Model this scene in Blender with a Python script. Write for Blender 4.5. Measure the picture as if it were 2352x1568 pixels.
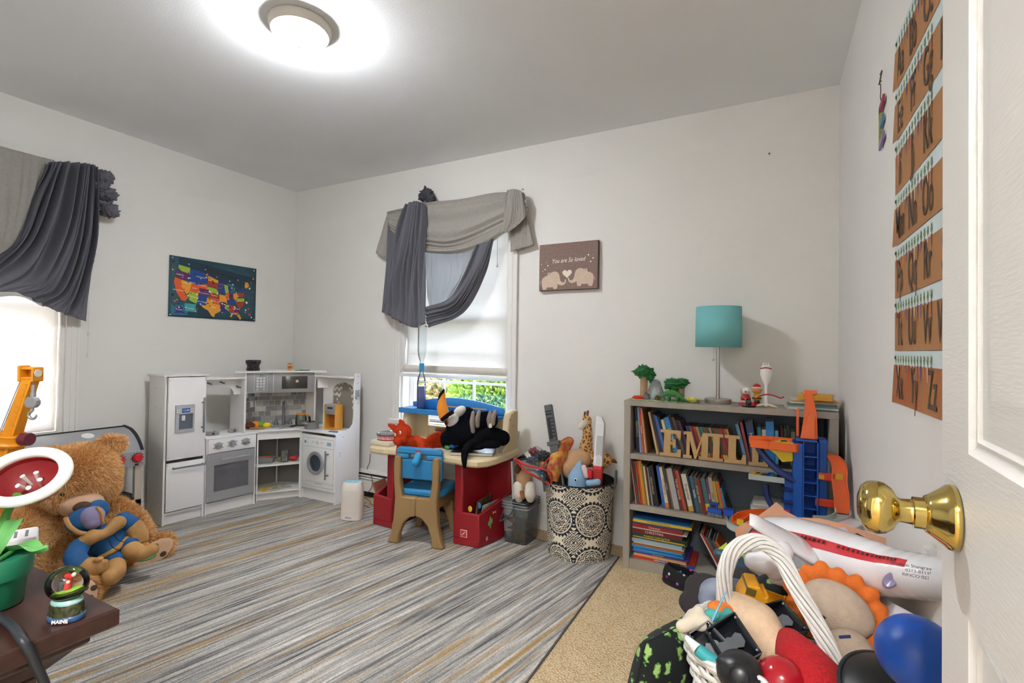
import bpy, bmesh, math, random
import numpy as np
from math import sin, cos, pi, radians, sqrt, atan2
from mathutils import Matrix, Vector, Euler, noise as mnoise

random.seed(7); np.random.seed(7)
SC = bpy.context.scene
for o in list(bpy.data.objects): bpy.data.objects.remove(o, do_unlink=True)
COL = SC.collection

# ------------------------------------------------------------------ camera
cam_d = bpy.data.cameras.new('camera'); CAM = bpy.data.objects.new('camera', cam_d); COL.objects.link(CAM)
cam_d.sensor_width = 36; cam_d.sensor_fit = 'HORIZONTAL'; cam_d.lens = 36*1127.9/2352; cam_d.clip_start = .02; cam_d.clip_end = 200
def cam_axes(yaw, p, r):
    f = Vector((-sin(yaw)*cos(p), cos(yaw)*cos(p), sin(p))); r0 = Vector((cos(yaw), sin(yaw), 0)); u0 = r0.cross(f)
    return r0*cos(r)+u0*sin(r), -r0*sin(r)+u0*cos(r), f
_r, _u, _f = cam_axes(.4825, .0154, .0150)
CAM.matrix_world = Matrix(((_r.x,_u.x,-_f.x,0),(_r.y,_u.y,-_f.y,0),(_r.z,_u.z,-_f.z,1.1262),(0,0,0,1)))
SC.camera = CAM

# ------------------------------------------------------------------ world, exposure
W = bpy.data.worlds.new('world'); SC.world = W; W.use_nodes = True
wn = W.node_tree.nodes; wl = W.node_tree.links
bg = wn['Background']
sky = wn.new('ShaderNodeTexSky'); sky.sky_type = 'NISHITA'; sky.sun_disc = False; sky.sun_elevation = radians(38); sky.sun_rotation = radians(200); sky.air_density = 1.0; sky.dust_density = 2.0
wmx = wn.new('ShaderNodeMix'); wmx.data_type = 'RGBA'; wmx.inputs[0].default_value = .75; wmx.inputs[7].default_value = (1.0,.99,.98,1); wl.new(sky.outputs[0], wmx.inputs[6]); wl.new(wmx.outputs[2], bg.inputs[0]); bg.inputs[1].default_value = SKY_STRENGTH = 6.5
SC.view_settings.view_transform = 'Standard'; SC.view_settings.look = 'None'; SC.view_settings.gamma = 1; SC.view_settings.use_curve_mapping = False
SC.view_settings.exposure = 0.34
LAMP_E = 245.0       # ceiling lamp glass emission
HALL_W = 62.0
SC.cycles.max_bounces = 10; SC.cycles.diffuse_bounces = 6; SC.cycles.transparent_max_bounces = 16; SC.cycles.caustics_reflective = False; SC.cycles.caustics_refractive = False

# ------------------------------------------------------------------ materials
def lin(c):
    if isinstance(c, str):
        c = c.lstrip('#'); c = [int(c[i:i+2], 16)/255 for i in (0, 2, 4)]
    return tuple(((x+.055)/1.055)**2.4 if x > .04045 else x/12.92 for x in c)
MATS = {}
def mt(col, rough=.5, metal=0, var=0, scale=30, bump=0, bscale=None, emit=0, trans=0, alpha=1, transl=0, spec=.5, coat=0, sheen=0, col2=None, coords='Object', detail=3, ior=1.45, stretch=None):
    k = (str(col), rough, metal, var, scale, bump, bscale, emit, trans, alpha, transl, spec, coat, sheen, str(col2), coords, detail, stretch)
    if k in MATS: return MATS[k]
    m = bpy.data.materials.new('mat_%d' % len(MATS)); m.use_nodes = True; MATS[k] = m
    n = m.node_tree.nodes; l = m.node_tree.links; b = n['Principled BSDF']
    c = lin(col)
    b.inputs['Base Color'].default_value = (*c, 1); b.inputs['Roughness'].default_value = rough; b.inputs['Metallic'].default_value = metal
    b.inputs['Specular IOR Level'].default_value = spec; b.inputs['Coat Weight'].default_value = coat; b.inputs['Sheen Weight'].default_value = sheen
    b.inputs['Transmission Weight'].default_value = trans; b.inputs['Alpha'].default_value = alpha; b.inputs['IOR'].default_value = ior
    if emit: b.inputs['Emission Color'].default_value = (*c, 1); b.inputs['Emission Strength'].default_value = emit
    if var or bump:
        tc = n.new('ShaderNodeTexCoord'); src = tc.outputs[coords]
        if stretch:
            mp = n.new('ShaderNodeMapping'); mp.inputs['Scale'].default_value = stretch; l.new(src, mp.inputs[0]); src = mp.outputs[0]
        if var:
            t = n.new('ShaderNodeTexNoise'); t.inputs['Scale'].default_value = scale; t.inputs['Detail'].default_value = detail; l.new(src, t.inputs[0])
            r = n.new('ShaderNodeValToRGB'); c2 = lin(col2) if col2 else tuple(x*(1-var) for x in c)
            r.color_ramp.elements[0].position = .32; r.color_ramp.elements[1].position = .68
            r.color_ramp.elements[0].color = (*c2, 1); r.color_ramp.elements[1].color = (*c, 1)
            l.new(t.outputs[0], r.inputs[0]); l.new(r.outputs[0], b.inputs['Base Color'])
        if bump:
            t2 = n.new('ShaderNodeTexNoise'); t2.inputs['Scale'].default_value = bscale or scale; t2.inputs['Detail'].default_value = 2; l.new(src, t2.inputs[0])
            bp = n.new('ShaderNodeBump'); bp.inputs['Strength'].default_value = bump; bp.inputs['Distance'].default_value = .01
            l.new(t2.outputs[0], bp.inputs['Height']); l.new(bp.outputs[0], b.inputs['Normal'])
    if transl:
        tr = n.new('ShaderNodeBsdfTranslucent'); tr.inputs[0].default_value = (*c, 1); mx = n.new('ShaderNodeMixShader'); mx.inputs[0].default_value = transl
        l.new(b.outputs[0], mx.inputs[1]); l.new(tr.outputs[0], mx.inputs[2]); l.new(mx.outputs[0], n['Material Output'].inputs[0])
    return m
def glass(tint='#ffffff', body=.0, rough=.02, ior=1.45):
    """thin clear wall: see-through, with fresnel reflection and an optional milky share"""
    k = ('glass', tint, body, rough, ior)
    if k in MATS: return MATS[k]
    m = bpy.data.materials.new('mat_%d' % len(MATS)); m.use_nodes = True; MATS[k] = m; n = m.node_tree.nodes; l = m.node_tree.links
    t = n.new('ShaderNodeBsdfTransparent'); t.inputs[0].default_value = (*lin(tint),1); g = n.new('ShaderNodeBsdfGlossy'); g.inputs['Roughness'].default_value = rough; f = n.new('ShaderNodeFresnel'); f.inputs[0].default_value = ior
    d = n.new('ShaderNodeBsdfDiffuse'); d.inputs[0].default_value = (*lin(tint),1); x0 = n.new('ShaderNodeMixShader'); x0.inputs[0].default_value = body; l.new(t.outputs[0],x0.inputs[1]); l.new(d.outputs[0],x0.inputs[2])
    x = n.new('ShaderNodeMixShader'); l.new(f.outputs[0],x.inputs[0]); l.new(x0.outputs[0],x.inputs[1]); l.new(g.outputs[0],x.inputs[2]); l.new(x.outputs[0],n['Material Output'].inputs[0]); return m
def vcol(rough=.6, bump=0, bscale=200, spec=.4):
    k = ('vcol', rough, bump, bscale, spec)
    if k in MATS: return MATS[k]
    m = bpy.data.materials.new('mat_%d' % len(MATS)); m.use_nodes = True; MATS[k] = m
    n = m.node_tree.nodes; l = m.node_tree.links; b = n['Principled BSDF']; a = n.new('ShaderNodeVertexColor'); a.layer_name = 'col'
    l.new(a.outputs[0], b.inputs['Base Color']); b.inputs['Roughness'].default_value = rough; b.inputs['Specular IOR Level'].default_value = spec
    if bump:
        tc = n.new('ShaderNodeTexCoord'); t2 = n.new('ShaderNodeTexNoise'); t2.inputs['Scale'].default_value = bscale; l.new(tc.outputs['Object'], t2.inputs[0])
        bp = n.new('ShaderNodeBump'); bp.inputs['Strength'].default_value = bump; bp.inputs['Distance'].default_value = .01
        l.new(t2.outputs[0], bp.inputs['Height']); l.new(bp.outputs[0], b.inputs['Normal'])
    return m

# ------------------------------------------------------------------ mesh building
def TR(loc=(0,0,0), rot=(0,0,0), s=1):
    sc = (s,s,s) if isinstance(s,(int,float)) else s
    return Matrix.Translation(Vector(loc)) @ Euler([radians(a) for a in rot]).to_matrix().to_4x4() @ Matrix.Diagonal((*sc,1))
def frame(o, x, z=None, y=None):
    x = Vector(x).normalized()
    if z is not None: z = Vector(z); y = z.cross(x).normalized(); z = x.cross(y)
    else: y = Vector(y); z = x.cross(y).normalized(); y = z.cross(x)
    return Matrix(((x.x,y.x,z.x,o[0]),(x.y,y.y,z.y,o[1]),(x.z,y.z,z.z,o[2]),(0,0,0,1)))
def aim(p0, p1, up=(0,0,1)):
    z = (Vector(p1)-Vector(p0)).normalized(); u = Vector(up)
    if abs(z.dot(u)) > .98: u = Vector((1,0,0))
    x = u.cross(z).normalized(); y = z.cross(x)
    return Matrix(((x.x,y.x,z.x,p0[0]),(x.y,y.y,z.y,p0[1]),(x.z,y.z,z.z,p0[2]),(0,0,0,1)))
def catmull(P, n=6, closed=False):
    P = [Vector(p) for p in P]; out = []; N = len(P)
    for i in range(N if closed else N-1):
        a = P[(i-1) % N] if closed or i > 0 else P[0]*2-P[1]
        b = P[i]; c = P[(i+1) % N]; d = P[(i+2) % N] if closed or i+2 < N else P[-1]*2-P[-2]
        for k in range(n):
            t = k/n; out.append(.5*((2*b)+(c-a)*t+(2*a-5*b+4*c-d)*t*t+(3*b-a-3*c+d)*t**3))
    if not closed: out.append(P[-1])
    return out
class MB:
    def __init__(s, T=None): s.v = []; s.f = []; s.m = []; s.c = []; s.T = T or Matrix.Identity(4); s.mi = 0
    def at(s, T=None): s.T = T or Matrix.Identity(4); return s
    def mat(s, i): s.mi = i; return s
    def add(s, V, F, L=None):
        b = len(s.v); T = s.T @ L if L is not None else s.T
        s.v += [tuple(T @ Vector(p)) for p in V]; s.f += [tuple(b+i for i in q) for q in F]; s.m += [s.mi]*len(F); return s
    def box(s, x0, x1, y0, y1, z0, z1, L=None):
        return s.add([(x0,y0,z0),(x1,y0,z0),(x1,y1,z0),(x0,y1,z0),(x0,y0,z1),(x1,y0,z1),(x1,y1,z1),(x0,y1,z1)],
            [(3,2,1,0),(4,5,6,7),(0,1,5,4),(1,2,6,5),(2,3,7,6),(3,0,4,7)], L)
    def bx(s, c, d, L=None): return s.box(c[0]-d[0]/2,c[0]+d[0]/2,c[1]-d[1]/2,c[1]+d[1]/2,c[2]-d[2]/2,c[2]+d[2]/2, L)
    def rb(s, c, d, r=.01, seg=2, L=None):
        bm = bmesh.new(); bmesh.ops.create_cube(bm, size=1)
        for v in bm.verts: v.co = (v.co.x*d[0]+c[0], v.co.y*d[1]+c[1], v.co.z*d[2]+c[2])
        bmesh.ops.bevel(bm, geom=bm.edges[:], offset=min(r, min(d)*.49), segments=seg, profile=.5, affect='EDGES')
        bm.verts.index_update(); V = [v.co[:] for v in bm.verts]; F = [[v.index for v in f.verts] for f in bm.faces]; bm.free(); return s.add(V, F, L)
    def loft(s, rings, cap=True, closed=True, L=None, loop=False):
        n = len(rings[0]); V = [p for r in rings for p in r]; F = []; R = len(rings)
        for i in range(R if loop else R-1):
            a = i*n; b = ((i+1) % R)*n
            for j in range(n if closed else n-1):
                k = (j+1) % n; F.append((a+j, a+k, b+k, b+j))
        if cap and closed and not loop: F.append(tuple(range(n-1,-1,-1))); F.append(tuple(range((R-1)*n, R*n)))
        return s.add(V, F, L)
    def cyl(s, p0, p1, r0, r1=None, n=20, cap=True, L=None):
        r1 = r0 if r1 is None else r1; A = aim(p0, p1); h = (Vector(p1)-Vector(p0)).length
        rg = [[A @ Vector((r*cos(2*pi*i/n), r*sin(2*pi*i/n), z)) for i in range(n)] for r, z in ((r0,0),(r1,h))]
        return s.loft(rg, cap, L=L)
    def lathe(s, prof, n=28, L=None, cap=False):
        return s.loft([[(r*cos(2*pi*i/n), r*sin(2*pi*i/n), z) for i in range(n)] for r, z in prof], cap, L=L)
    def tube(s, P, r=.01, n=8, closed=False, cap=True, sy=1, L=None, sm=0, up=None):
        P = catmull(P, sm, closed) if sm else [Vector(p) for p in P]; N = len(P)
        if not isinstance(r,(list,tuple)): rs = [r]*N
        else: rs = [np.interp(i/(N-1), np.linspace(0,1,len(r)), r) for i in range(N)]
        rings = []; pn = Vector(up) if up else None
        for i in range(N):
            t = (P[(i+1) % N]-P[i-1]) if closed else (P[min(i+1,N-1)]-P[max(i-1,0)]); t = t.normalized() if t.length > 1e-9 else Vector((0,0,1))
            if pn is None: pn = Vector((0,0,1)) if abs(t.z) < .9 else Vector((1,0,0))
            pn = (pn-t*pn.dot(t)); pn = pn.normalized() if pn.length > 1e-6 else t.orthogonal().normalized(); q = t.cross(pn)
            rings.append([P[i]+(pn*cos(2*pi*k/n)*sy+q*sin(2*pi*k/n))*rs[i] for k in range(n)])
        return s.loft(rings, cap, L=L, loop=closed)
    def ell(s, c, r, rot=None, n=20, m=12, L=None):
        if isinstance(r,(int,float)): r = (r,r,r)
        Rm = Euler([radians(a) for a in rot]).to_matrix() if rot else Matrix.Identity(3); c = Vector(c)
        V = [c+Rm @ Vector((0,0,-r[2]))]; F = []
        for i in range(1, m):
            a = -pi/2+pi*i/m
            for j in range(n): V.append(c+Rm @ Vector((r[0]*cos(a)*cos(2*pi*j/n), r[1]*cos(a)*sin(2*pi*j/n), r[2]*sin(a))))
        V.append(c+Rm @ Vector((0,0,r[2]))); e = len(V)-1
        for j in range(n):
            k = (j+1) % n; F.append((0, 1+k, 1+j)); F.append((e, e-n+j, e-n+k))
            for i in range(m-2): a = 1+i*n; F.append((a+j, a+k, a+n+k, a+n+j))
        return s.add(V, F, L)
    def prism(s, P, z0, z1, L=None):
        n = len(P); V = [(p[0],p[1],z0) for p in P]+[(p[0],p[1],z1) for p in P]
        a = sum(P[i][0]*P[(i+1)%n][1]-P[(i+1)%n][0]*P[i][1] for i in range(n))
        if a < 0: V = [(p[0],p[1],z0) for p in P[::-1]]+[(p[0],p[1],z1) for p in P[::-1]]
        F = [tuple(range(n-1,-1,-1)), tuple(range(n,2*n))]+[(i,(i+1)%n,n+(i+1)%n,n+i) for i in range(n)]
        return s.add(V, F, L)
    def poly(s, P, z=0, L=None):
        n = len(P); a = sum(P[i][0]*P[(i+1)%n][1]-P[(i+1)%n][0]*P[i][1] for i in range(n))
        if a < 0: P = P[::-1]
        return s.add([(p[0],p[1],z) for p in P], [tuple(range(n))], L)
    def disc(s, c, r, n=20, z=0, L=None, ry=None): return s.poly([(c[0]+r*cos(2*pi*i/n), c[1]+(ry or r)*sin(2*pi*i/n)) for i in range(n)], z, L)
    def grid(s, fn, nu, nv, cu=False, L=None, thick=0):
        V = [fn(i/(nu if cu else nu-1), j/(nv-1)) for i in range(nu) for j in range(nv)]
        F = [(i*nv+j, ((i+1)%nu)*nv+j, ((i+1)%nu)*nv+j+1, i*nv+j+1) for i in range(nu if cu else nu-1) for j in range(nv-1)]
        return s.add(V, F, L)
    def mesh(s, name, mats, smooth=40):
        me = bpy.data.meshes.new(name); me.from_pydata(s.v, [], s.f)
        for m in (mats if isinstance(mats,(list,tuple)) else [mats]): me.materials.append(m)
        if any(s.m): me.polygons.foreach_set('material_index', s.m)
        if smooth:
            me.shade_smooth(); me.set_sharp_from_angle(angle=radians(smooth))
        me.update(); return me
    def o(s, name, mats, parent=None, smooth=40, bev=0, solid=0, sub=0, loc=None, label=None):
        ob = bpy.data.objects.new(name, s.mesh(name, mats, smooth)); COL.objects.link(ob)
        if parent is not None: ob.parent = parent
        if loc is not None: ob.location = loc
        if solid: md = ob.modifiers.new('solidify','SOLIDIFY'); md.thickness = solid; md.offset = 0
        if bev: md = ob.modifiers.new('bevel','BEVEL'); md.width = bev; md.segments = 2; md.limit_method = 'ANGLE'; md.angle_limit = radians(50)
        if sub: md = ob.modifiers.new('sub','SUBSURF'); md.levels = sub; md.render_levels = sub
        if label: ob['label'] = label
        return ob
def tag(o, label, cat, group=None):
    o['label'] = label; o['category'] = cat
    if group: o['group'] = group
    return o
def thing(name, label, cat, T=None, group=None):
    o = bpy.data.objects.new(name, None); COL.objects.link(o); o.empty_display_size = .05
    if T is not None: o.matrix_world = T if isinstance(T, Matrix) else Matrix.Translation(Vector(T))
    return tag(o, label, cat, group)
def st(o): o['kind'] = 'structure'; return o
def copy_tree(o, parent=None, mat=None):
    c = o.copy(); COL.objects.link(c)
    if parent is not None: c.parent = parent
    for ch in o.children: copy_tree(ch, c)
    if mat is not None: c.matrix_world = mat
    return c
TMP = bpy.data.scenes.new('workbench')
def evalmesh(ob):
    """mesh of an object with its modifiers, evaluated alone in a scratch scene"""
    TMP.collection.objects.link(ob); vl = TMP.view_layers[0]; vl.update(); dg = vl.depsgraph
    me = bpy.data.meshes.new_from_object(ob.evaluated_get(dg)); TMP.collection.objects.unlink(ob); return me
def blob(mb, name, mat, parent=None, vox=.008, smooth=6, deci=0, fn=None):
    """joined shapes fused into one continuous skin"""
    ob = mb.o(name, mat, None, 0); r = ob.modifiers.new('r','REMESH'); r.mode = 'VOXEL'; r.voxel_size = vox
    if smooth: s = ob.modifiers.new('s','SMOOTH'); s.iterations = smooth; s.factor = .5
    me = evalmesh(ob); me.materials.clear()
    for m in (mat if isinstance(mat,(list,tuple)) else [mat]): me.materials.append(m)
    me.shade_smooth(); ob.modifiers.clear(); ob.data = me
    if parent is not None: ob.parent = parent
    if fn: # per-face material by position
        co = np.zeros(len(me.vertices)*3); me.vertices.foreach_get('co', co); co = co.reshape(-1,3)
        for p in me.polygons: p.material_index = fn(p.center)
    return ob
def fur(src, name, mats, n, length, width=.0022, lean=(0,0,-.4), jit=.5, parent=None, keep=None, curl=.5, seed=1):
    """tapered strands standing on a mesh"""
    rng = np.random.default_rng(seed); me = src.data; me.calc_loop_triangles(); nt = len(me.loop_triangles)
    co = np.zeros(len(me.vertices)*3); me.vertices.foreach_get('co', co); co = co.reshape(-1,3)
    no = np.zeros(len(me.vertices)*3); me.vertices.foreach_get('normal', no); no = no.reshape(-1,3)
    ti = np.zeros(nt*3, dtype=np.int32); me.loop_triangles.foreach_get('vertices', ti); ti = ti.reshape(-1,3)
    A, B, C = co[ti[:,0]], co[ti[:,1]], co[ti[:,2]]; ar = np.linalg.norm(np.cross(B-A, C-A), axis=1); ar /= ar.sum()
    k = rng.choice(nt, n, p=ar); u = rng.random(n); w = rng.random(n); fl = u+w > 1; u[fl] = 1-u[fl]; w[fl] = 1-w[fl]
    P = A[k]+(B-A)[k]*u[:,None]+(C-A)[k]*w[:,None]; N = no[ti[k,0]]*(1-u-w)[:,None]+no[ti[k,1]]*u[:,None]+no[ti[k,2]]*w[:,None]
    N /= np.linalg.norm(N, axis=1)[:,None]+1e-9
    if keep is not None: ok = keep(P); P, N = P[ok], N[ok]; n = len(P)
    # clumped directions: low-frequency flow
    fl = np.stack([np.sin(P[:,1]*31+P[:,2]*23), np.sin(P[:,2]*29+P[:,0]*37+1), np.sin(P[:,0]*27+P[:,1]*33+2)], 1)
    d = N+np.array(lean)+fl*jit*.6+rng.normal(0, jit*.5, (n,3)); d -= N*np.minimum(0, (d*N).sum(1))[:,None]; d /= np.linalg.norm(d, axis=1)[:,None]
    L = length*rng.uniform(.6, 1.15, n)[:,None]; d2 = d+np.array(lean)*curl+rng.normal(0, .25, (n,3)); d2 /= np.linalg.norm(d2, axis=1)[:,None]
    sd = np.cross(d, rng.normal(0,1,(n,3))); sd /= np.linalg.norm(sd, axis=1)[:,None]+1e-9; sd *= width/2
    M1 = P+d*L*.55; E = M1+d2*L*.5; P = P-N*.001
    V = np.stack([P-sd, P+sd, M1+sd*.8, M1-sd*.8, E], 1).reshape(-1,3)
    b = np.arange(n)*5; F = []
    q = np.stack([b,b+1,b+2,b+3],1); t = np.stack([b+3,b+2,b+4],1)
    mesh = bpy.data.meshes.new(name); mesh.vertices.add(n*5); mesh.vertices.foreach_set('co', V.ravel())
    mesh.loops.add(n*7); lv = np.empty((n,7), dtype=np.int32); lv[:,:4] = q; lv[:,4:] = t; mesh.loops.foreach_set('vertex_index', lv.ravel())
    mesh.polygons.add(n*2); ls = np.empty((n,2), dtype=np.int32); ls[:,0] = np.arange(n)*7; ls[:,1] = np.arange(n)*7+4; mesh.polygons.foreach_set('loop_start', ls.ravel())
    mats = mats if isinstance(mats,(list,tuple)) else [mats]
    for m in mats: mesh.materials.append(m)
    if len(mats) > 1: mi = np.repeat(rng.integers(0, len(mats), n), 2); mesh.polygons.foreach_set('material_index', mi.astype(np.int32))
    mesh.update(calc_edges=True); mesh.shade_smooth()
    ob = bpy.data.objects.new(name, mesh); COL.objects.link(ob); ob['kind'] = 'stuff'
    if parent is not None: ob.parent = parent
    return ob
def txt(s, size, mat, parent, L, name='lettering', ext=.0004, align='CENTER', sx=1, shear=0, space=1, bold=0, valign='CENTER'):
    cu = bpy.data.curves.new(name, 'FONT'); cu.body = s; cu.size = size; cu.align_x = align; cu.align_y = valign; cu.extrude = ext; cu.shear = shear; cu.space_character = space; cu.offset = bold; cu.resolution_u = 3
    ob = bpy.data.objects.new(name, cu)
    me = evalmesh(ob); bpy.data.objects.remove(ob); bpy.data.curves.remove(cu)
    me.transform(Matrix(L) @ Matrix.Diagonal((sx,1,1,1))); me.materials.clear(); me.materials.append(mat)
    ob = bpy.data.objects.new(name, me); COL.objects.link(ob)
    if parent is not None: ob.parent = parent
    return ob
def add_v(ob, fn):
    """vertex colours from a function of the vertex position"""
    me = ob.data; a = me.color_attributes.new('col','FLOAT_COLOR','POINT')
    co = np.zeros(len(me.vertices)*3); me.vertices.foreach_get('co', co); c = fn(co.reshape(-1,3)); c = np.concatenate([c, np.ones((len(c),1))],1)
    a.data.foreach_set('color', c.ravel().astype(np.float32)); return ob
RUG_ROT = radians(-78)
D = 2.84; XL = -3.597; XR = .2965; H = 2.44; YN = -.10
WHITE = mt('#e9e7e4', .45); 
def at(x, y, X=None, Y=None, Z=None, d=None):
    """surveyed point: where a sight line meets the plane X, Y or Z, or lies d metres ahead"""
    r = _f+_r*(x-1176)/1127.9-_u*(y-784)/1127.9; o = Vector((0,0,1.1262))
    t = X/r.x if X is not None else Y/r.y if Y is not None else (Z-1.1262)/r.z if Z is not None else d
    return o+r*t
def drape(guides, nu, nv, amp, freq, name, mat, parent, out, solid=.0015, ph=0, ridge=True, taper=(.4,1)):
    """cloth lofted through guide curves (top to bottom), with pleats running along them"""
    G = [[Vector(p) for p in catmull(g, 8)] for g in guides]
    def samp(g, v): f = v*(len(g)-1); i = min(int(f), len(g)-2); return g[i].lerp(g[i+1], f-i)
    out = Vector(out)
    def fn(u, v):
        P = [samp(g, v) for g in G]; f = u*(len(P)-1); i = min(int(f), len(P)-2); t = f-i
        a = P[i-1] if i > 0 else P[0]*2-P[1]; b = P[i]; c = P[i+1]; d = P[i+2] if i+2 < len(P) else P[-1]*2-P[-2]
        p = .5*((2*b)+(c-a)*t+(2*a-5*b+4*c-d)*t*t+(3*b-a-3*c+d)*t**3)
        uu = u+.05*sin(u*9+ph)+.03*sin(v*4+ph+u*5); s = sin(freq*2*pi*uu+ph); s2 = sin(freq*5.3*pi*uu+ph*2+v*4+1.5*sin(u*7))
        w = (1-abs(s))*1.3-.5 if ridge else s
        return p+out*amp*(w+.45*s2)*(taper[0]+(taper[1]-taper[0])*sin(pi*min(1,v*1.1))**.7)
    return MB().grid(fn, nu, nv).o(name, mat, parent, 180, solid=solid)
def rosette(c, r, name, mat, parent, seed=0, sx=(1,1,1)):
    m = MB(); n, k = 44, 30
    V = []
    def fn(u, v):
        a = 2*pi*u; b = pi*(v-.5)*.998; p = Vector((cos(b)*cos(a), cos(b)*sin(a), sin(b)))
        q = p*2.6+Vector((seed*3.1,seed*1.7,0)); w = abs(mnoise.noise(q))*1.1+.5*abs(mnoise.noise(q*2.3)); w2 = .3*sin(a*5+b*6+seed)
        e = r*(.62+.62*w+.12*w2); return (c[0]+p.x*e*sx[0], c[1]+p.y*e*sx[1], c[2]+p.z*e*sx[2])
    return MB().grid(fn, n, k, cu=True).o(name, mat, parent, 180)
# ================================================================== the room
wallm = mt('#e6e4e0', .85, var=.025, scale=3, bump=.03, bscale=180)
ceilm = mt('#f2f4f6', .9, var=.03, scale=2, bump=.05, bscale=120)
trimm = mt('#e8e6e2', .4)
def carpet_mat():
    m = bpy.data.materials.new('carpet_loop'); m.use_nodes = True; n = m.node_tree.nodes; l = m.node_tree.links; b = n['Principled BSDF']
    tc = n.new('ShaderNodeTexCoord'); v = n.new('ShaderNodeTexVoronoi'); v.inputs['Scale'].default_value = 130; l.new(tc.outputs['Object'], v.inputs[0])
    ns = n.new('ShaderNodeTexNoise'); ns.inputs['Scale'].default_value = 14; l.new(tc.outputs['Object'], ns.inputs[0])
    r = n.new('ShaderNodeValToRGB'); r.color_ramp.elements[0].color = (*lin('#e6d5b2'),1); r.color_ramp.elements[1].color = (*lin('#c2a880'),1); r.color_ramp.elements[1].position = .75
    l.new(v.outputs['Distance'], r.inputs[0])
    mx = n.new('ShaderNodeMix'); mx.data_type = 'RGBA'; mx.blend_type = 'MULTIPLY'; mx.inputs[0].default_value = .25; l.new(r.outputs[0], mx.inputs[6]); l.new(ns.outputs[0], mx.inputs[7]); l.new(mx.outputs[2], b.inputs['Base Color'])
    bp = n.new('ShaderNodeBump'); bp.inputs['Strength'].default_value = .9; bp.inputs['Distance'].default_value = .004; bp.invert = True; l.new(v.outputs['Distance'], bp.inputs['Height']); l.new(bp.outputs[0], b.inputs['Normal'])
    b.inputs['Roughness'].default_value = .95; b.inputs['Specular IOR Level'].default_value = .1; return m
st(MB().box(XL-.15, XR+.15, YN-1.6, D+.15, -.1, 0).o('floor', carpet_mat(), smooth=0))
st(MB().box(XL-.15, XR+.15, YN-1.6, D+.15, H, H+.1).o('ceiling', ceilm, smooth=0))
# window openings: back wall X -2.406..-1.507, Z .60..2.06 ; left wall Y .41..1.311
BW = (-2.406, -1.507, .60, 2.06); LW = (.33, 1.311, .60, 2.06)
w = MB(); 
for b in ((XL-.15, BW[0], 0, H), (BW[1], XR+.15, 0, H), (BW[0], BW[1], 0, BW[2]), (BW[0], BW[1], BW[3], H)): w.box(b[0], b[1], D, D+.15, b[2], b[3])
st(w.o('wall_back', wallm, smooth=0))
w = MB()
for b in ((YN, LW[0], 0, H), (LW[1], D, 0, H), (LW[0], LW[1], 0, LW[2]), (LW[0], LW[1], LW[3], H)): w.box(XL-.15, XL, b[0], b[1], b[2], b[3])
st(w.o('wall_left', wallm, smooth=0))
st(MB().box(XR, XR+.15, YN-1.6, D, 0, H).o('wall_right', wallm, smooth=0))
# near wall with the doorway the camera stands in, and a short hall behind it
w = MB().box(XL, -.70, YN-.12, YN, 0, H).box(-.70, .17, YN-.12, YN, 2.05, H).box(.17, XR, YN-.12, YN, 0, H)
st(w.o('wall_front', wallm, smooth=0))
st(MB().box(-1.9, XR, YN-1.6, YN-1.5, 0, H).box(-2.0, -1.9, YN-1.6, YN-.12, 0, H).o('wall_hall', wallm, smooth=0))
hl = bpy.data.lights.new('hall_fill_light', 'AREA'); hl.shape = 'DISK'; hl.size = .35; hl.energy = HALL_W; hl.color = (1, .99, .98)  # unseen fill light, added in the hall to soften and brighten the room
ho = bpy.data.objects.new('hall_fill_light', hl); COL.objects.link(ho); ho.location = (.02, YN-.7, H-.02)
# baseboards
def base(name, x0, x1, y0, y1):
    m = MB().box(x0, x1, y0, y1, 0, .09)
    if x1-x0 > y1-y0: m.box(x0, x1, y0+.004, y1, .09, .105)
    else: m.box(x0 if x0 < -1 else x0+.004, x1-.004 if x0 < -1 else x1, y0, y1, .09, .105)
    st(m.o(name, trimm, smooth=0, bev=.002))
base('baseboard_back', -1.40, XR, D-.014, D); base('baseboard_left', XL, XL+.014, YN, D); base('baseboard_right', XR-.014, XR, .8, D)
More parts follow.
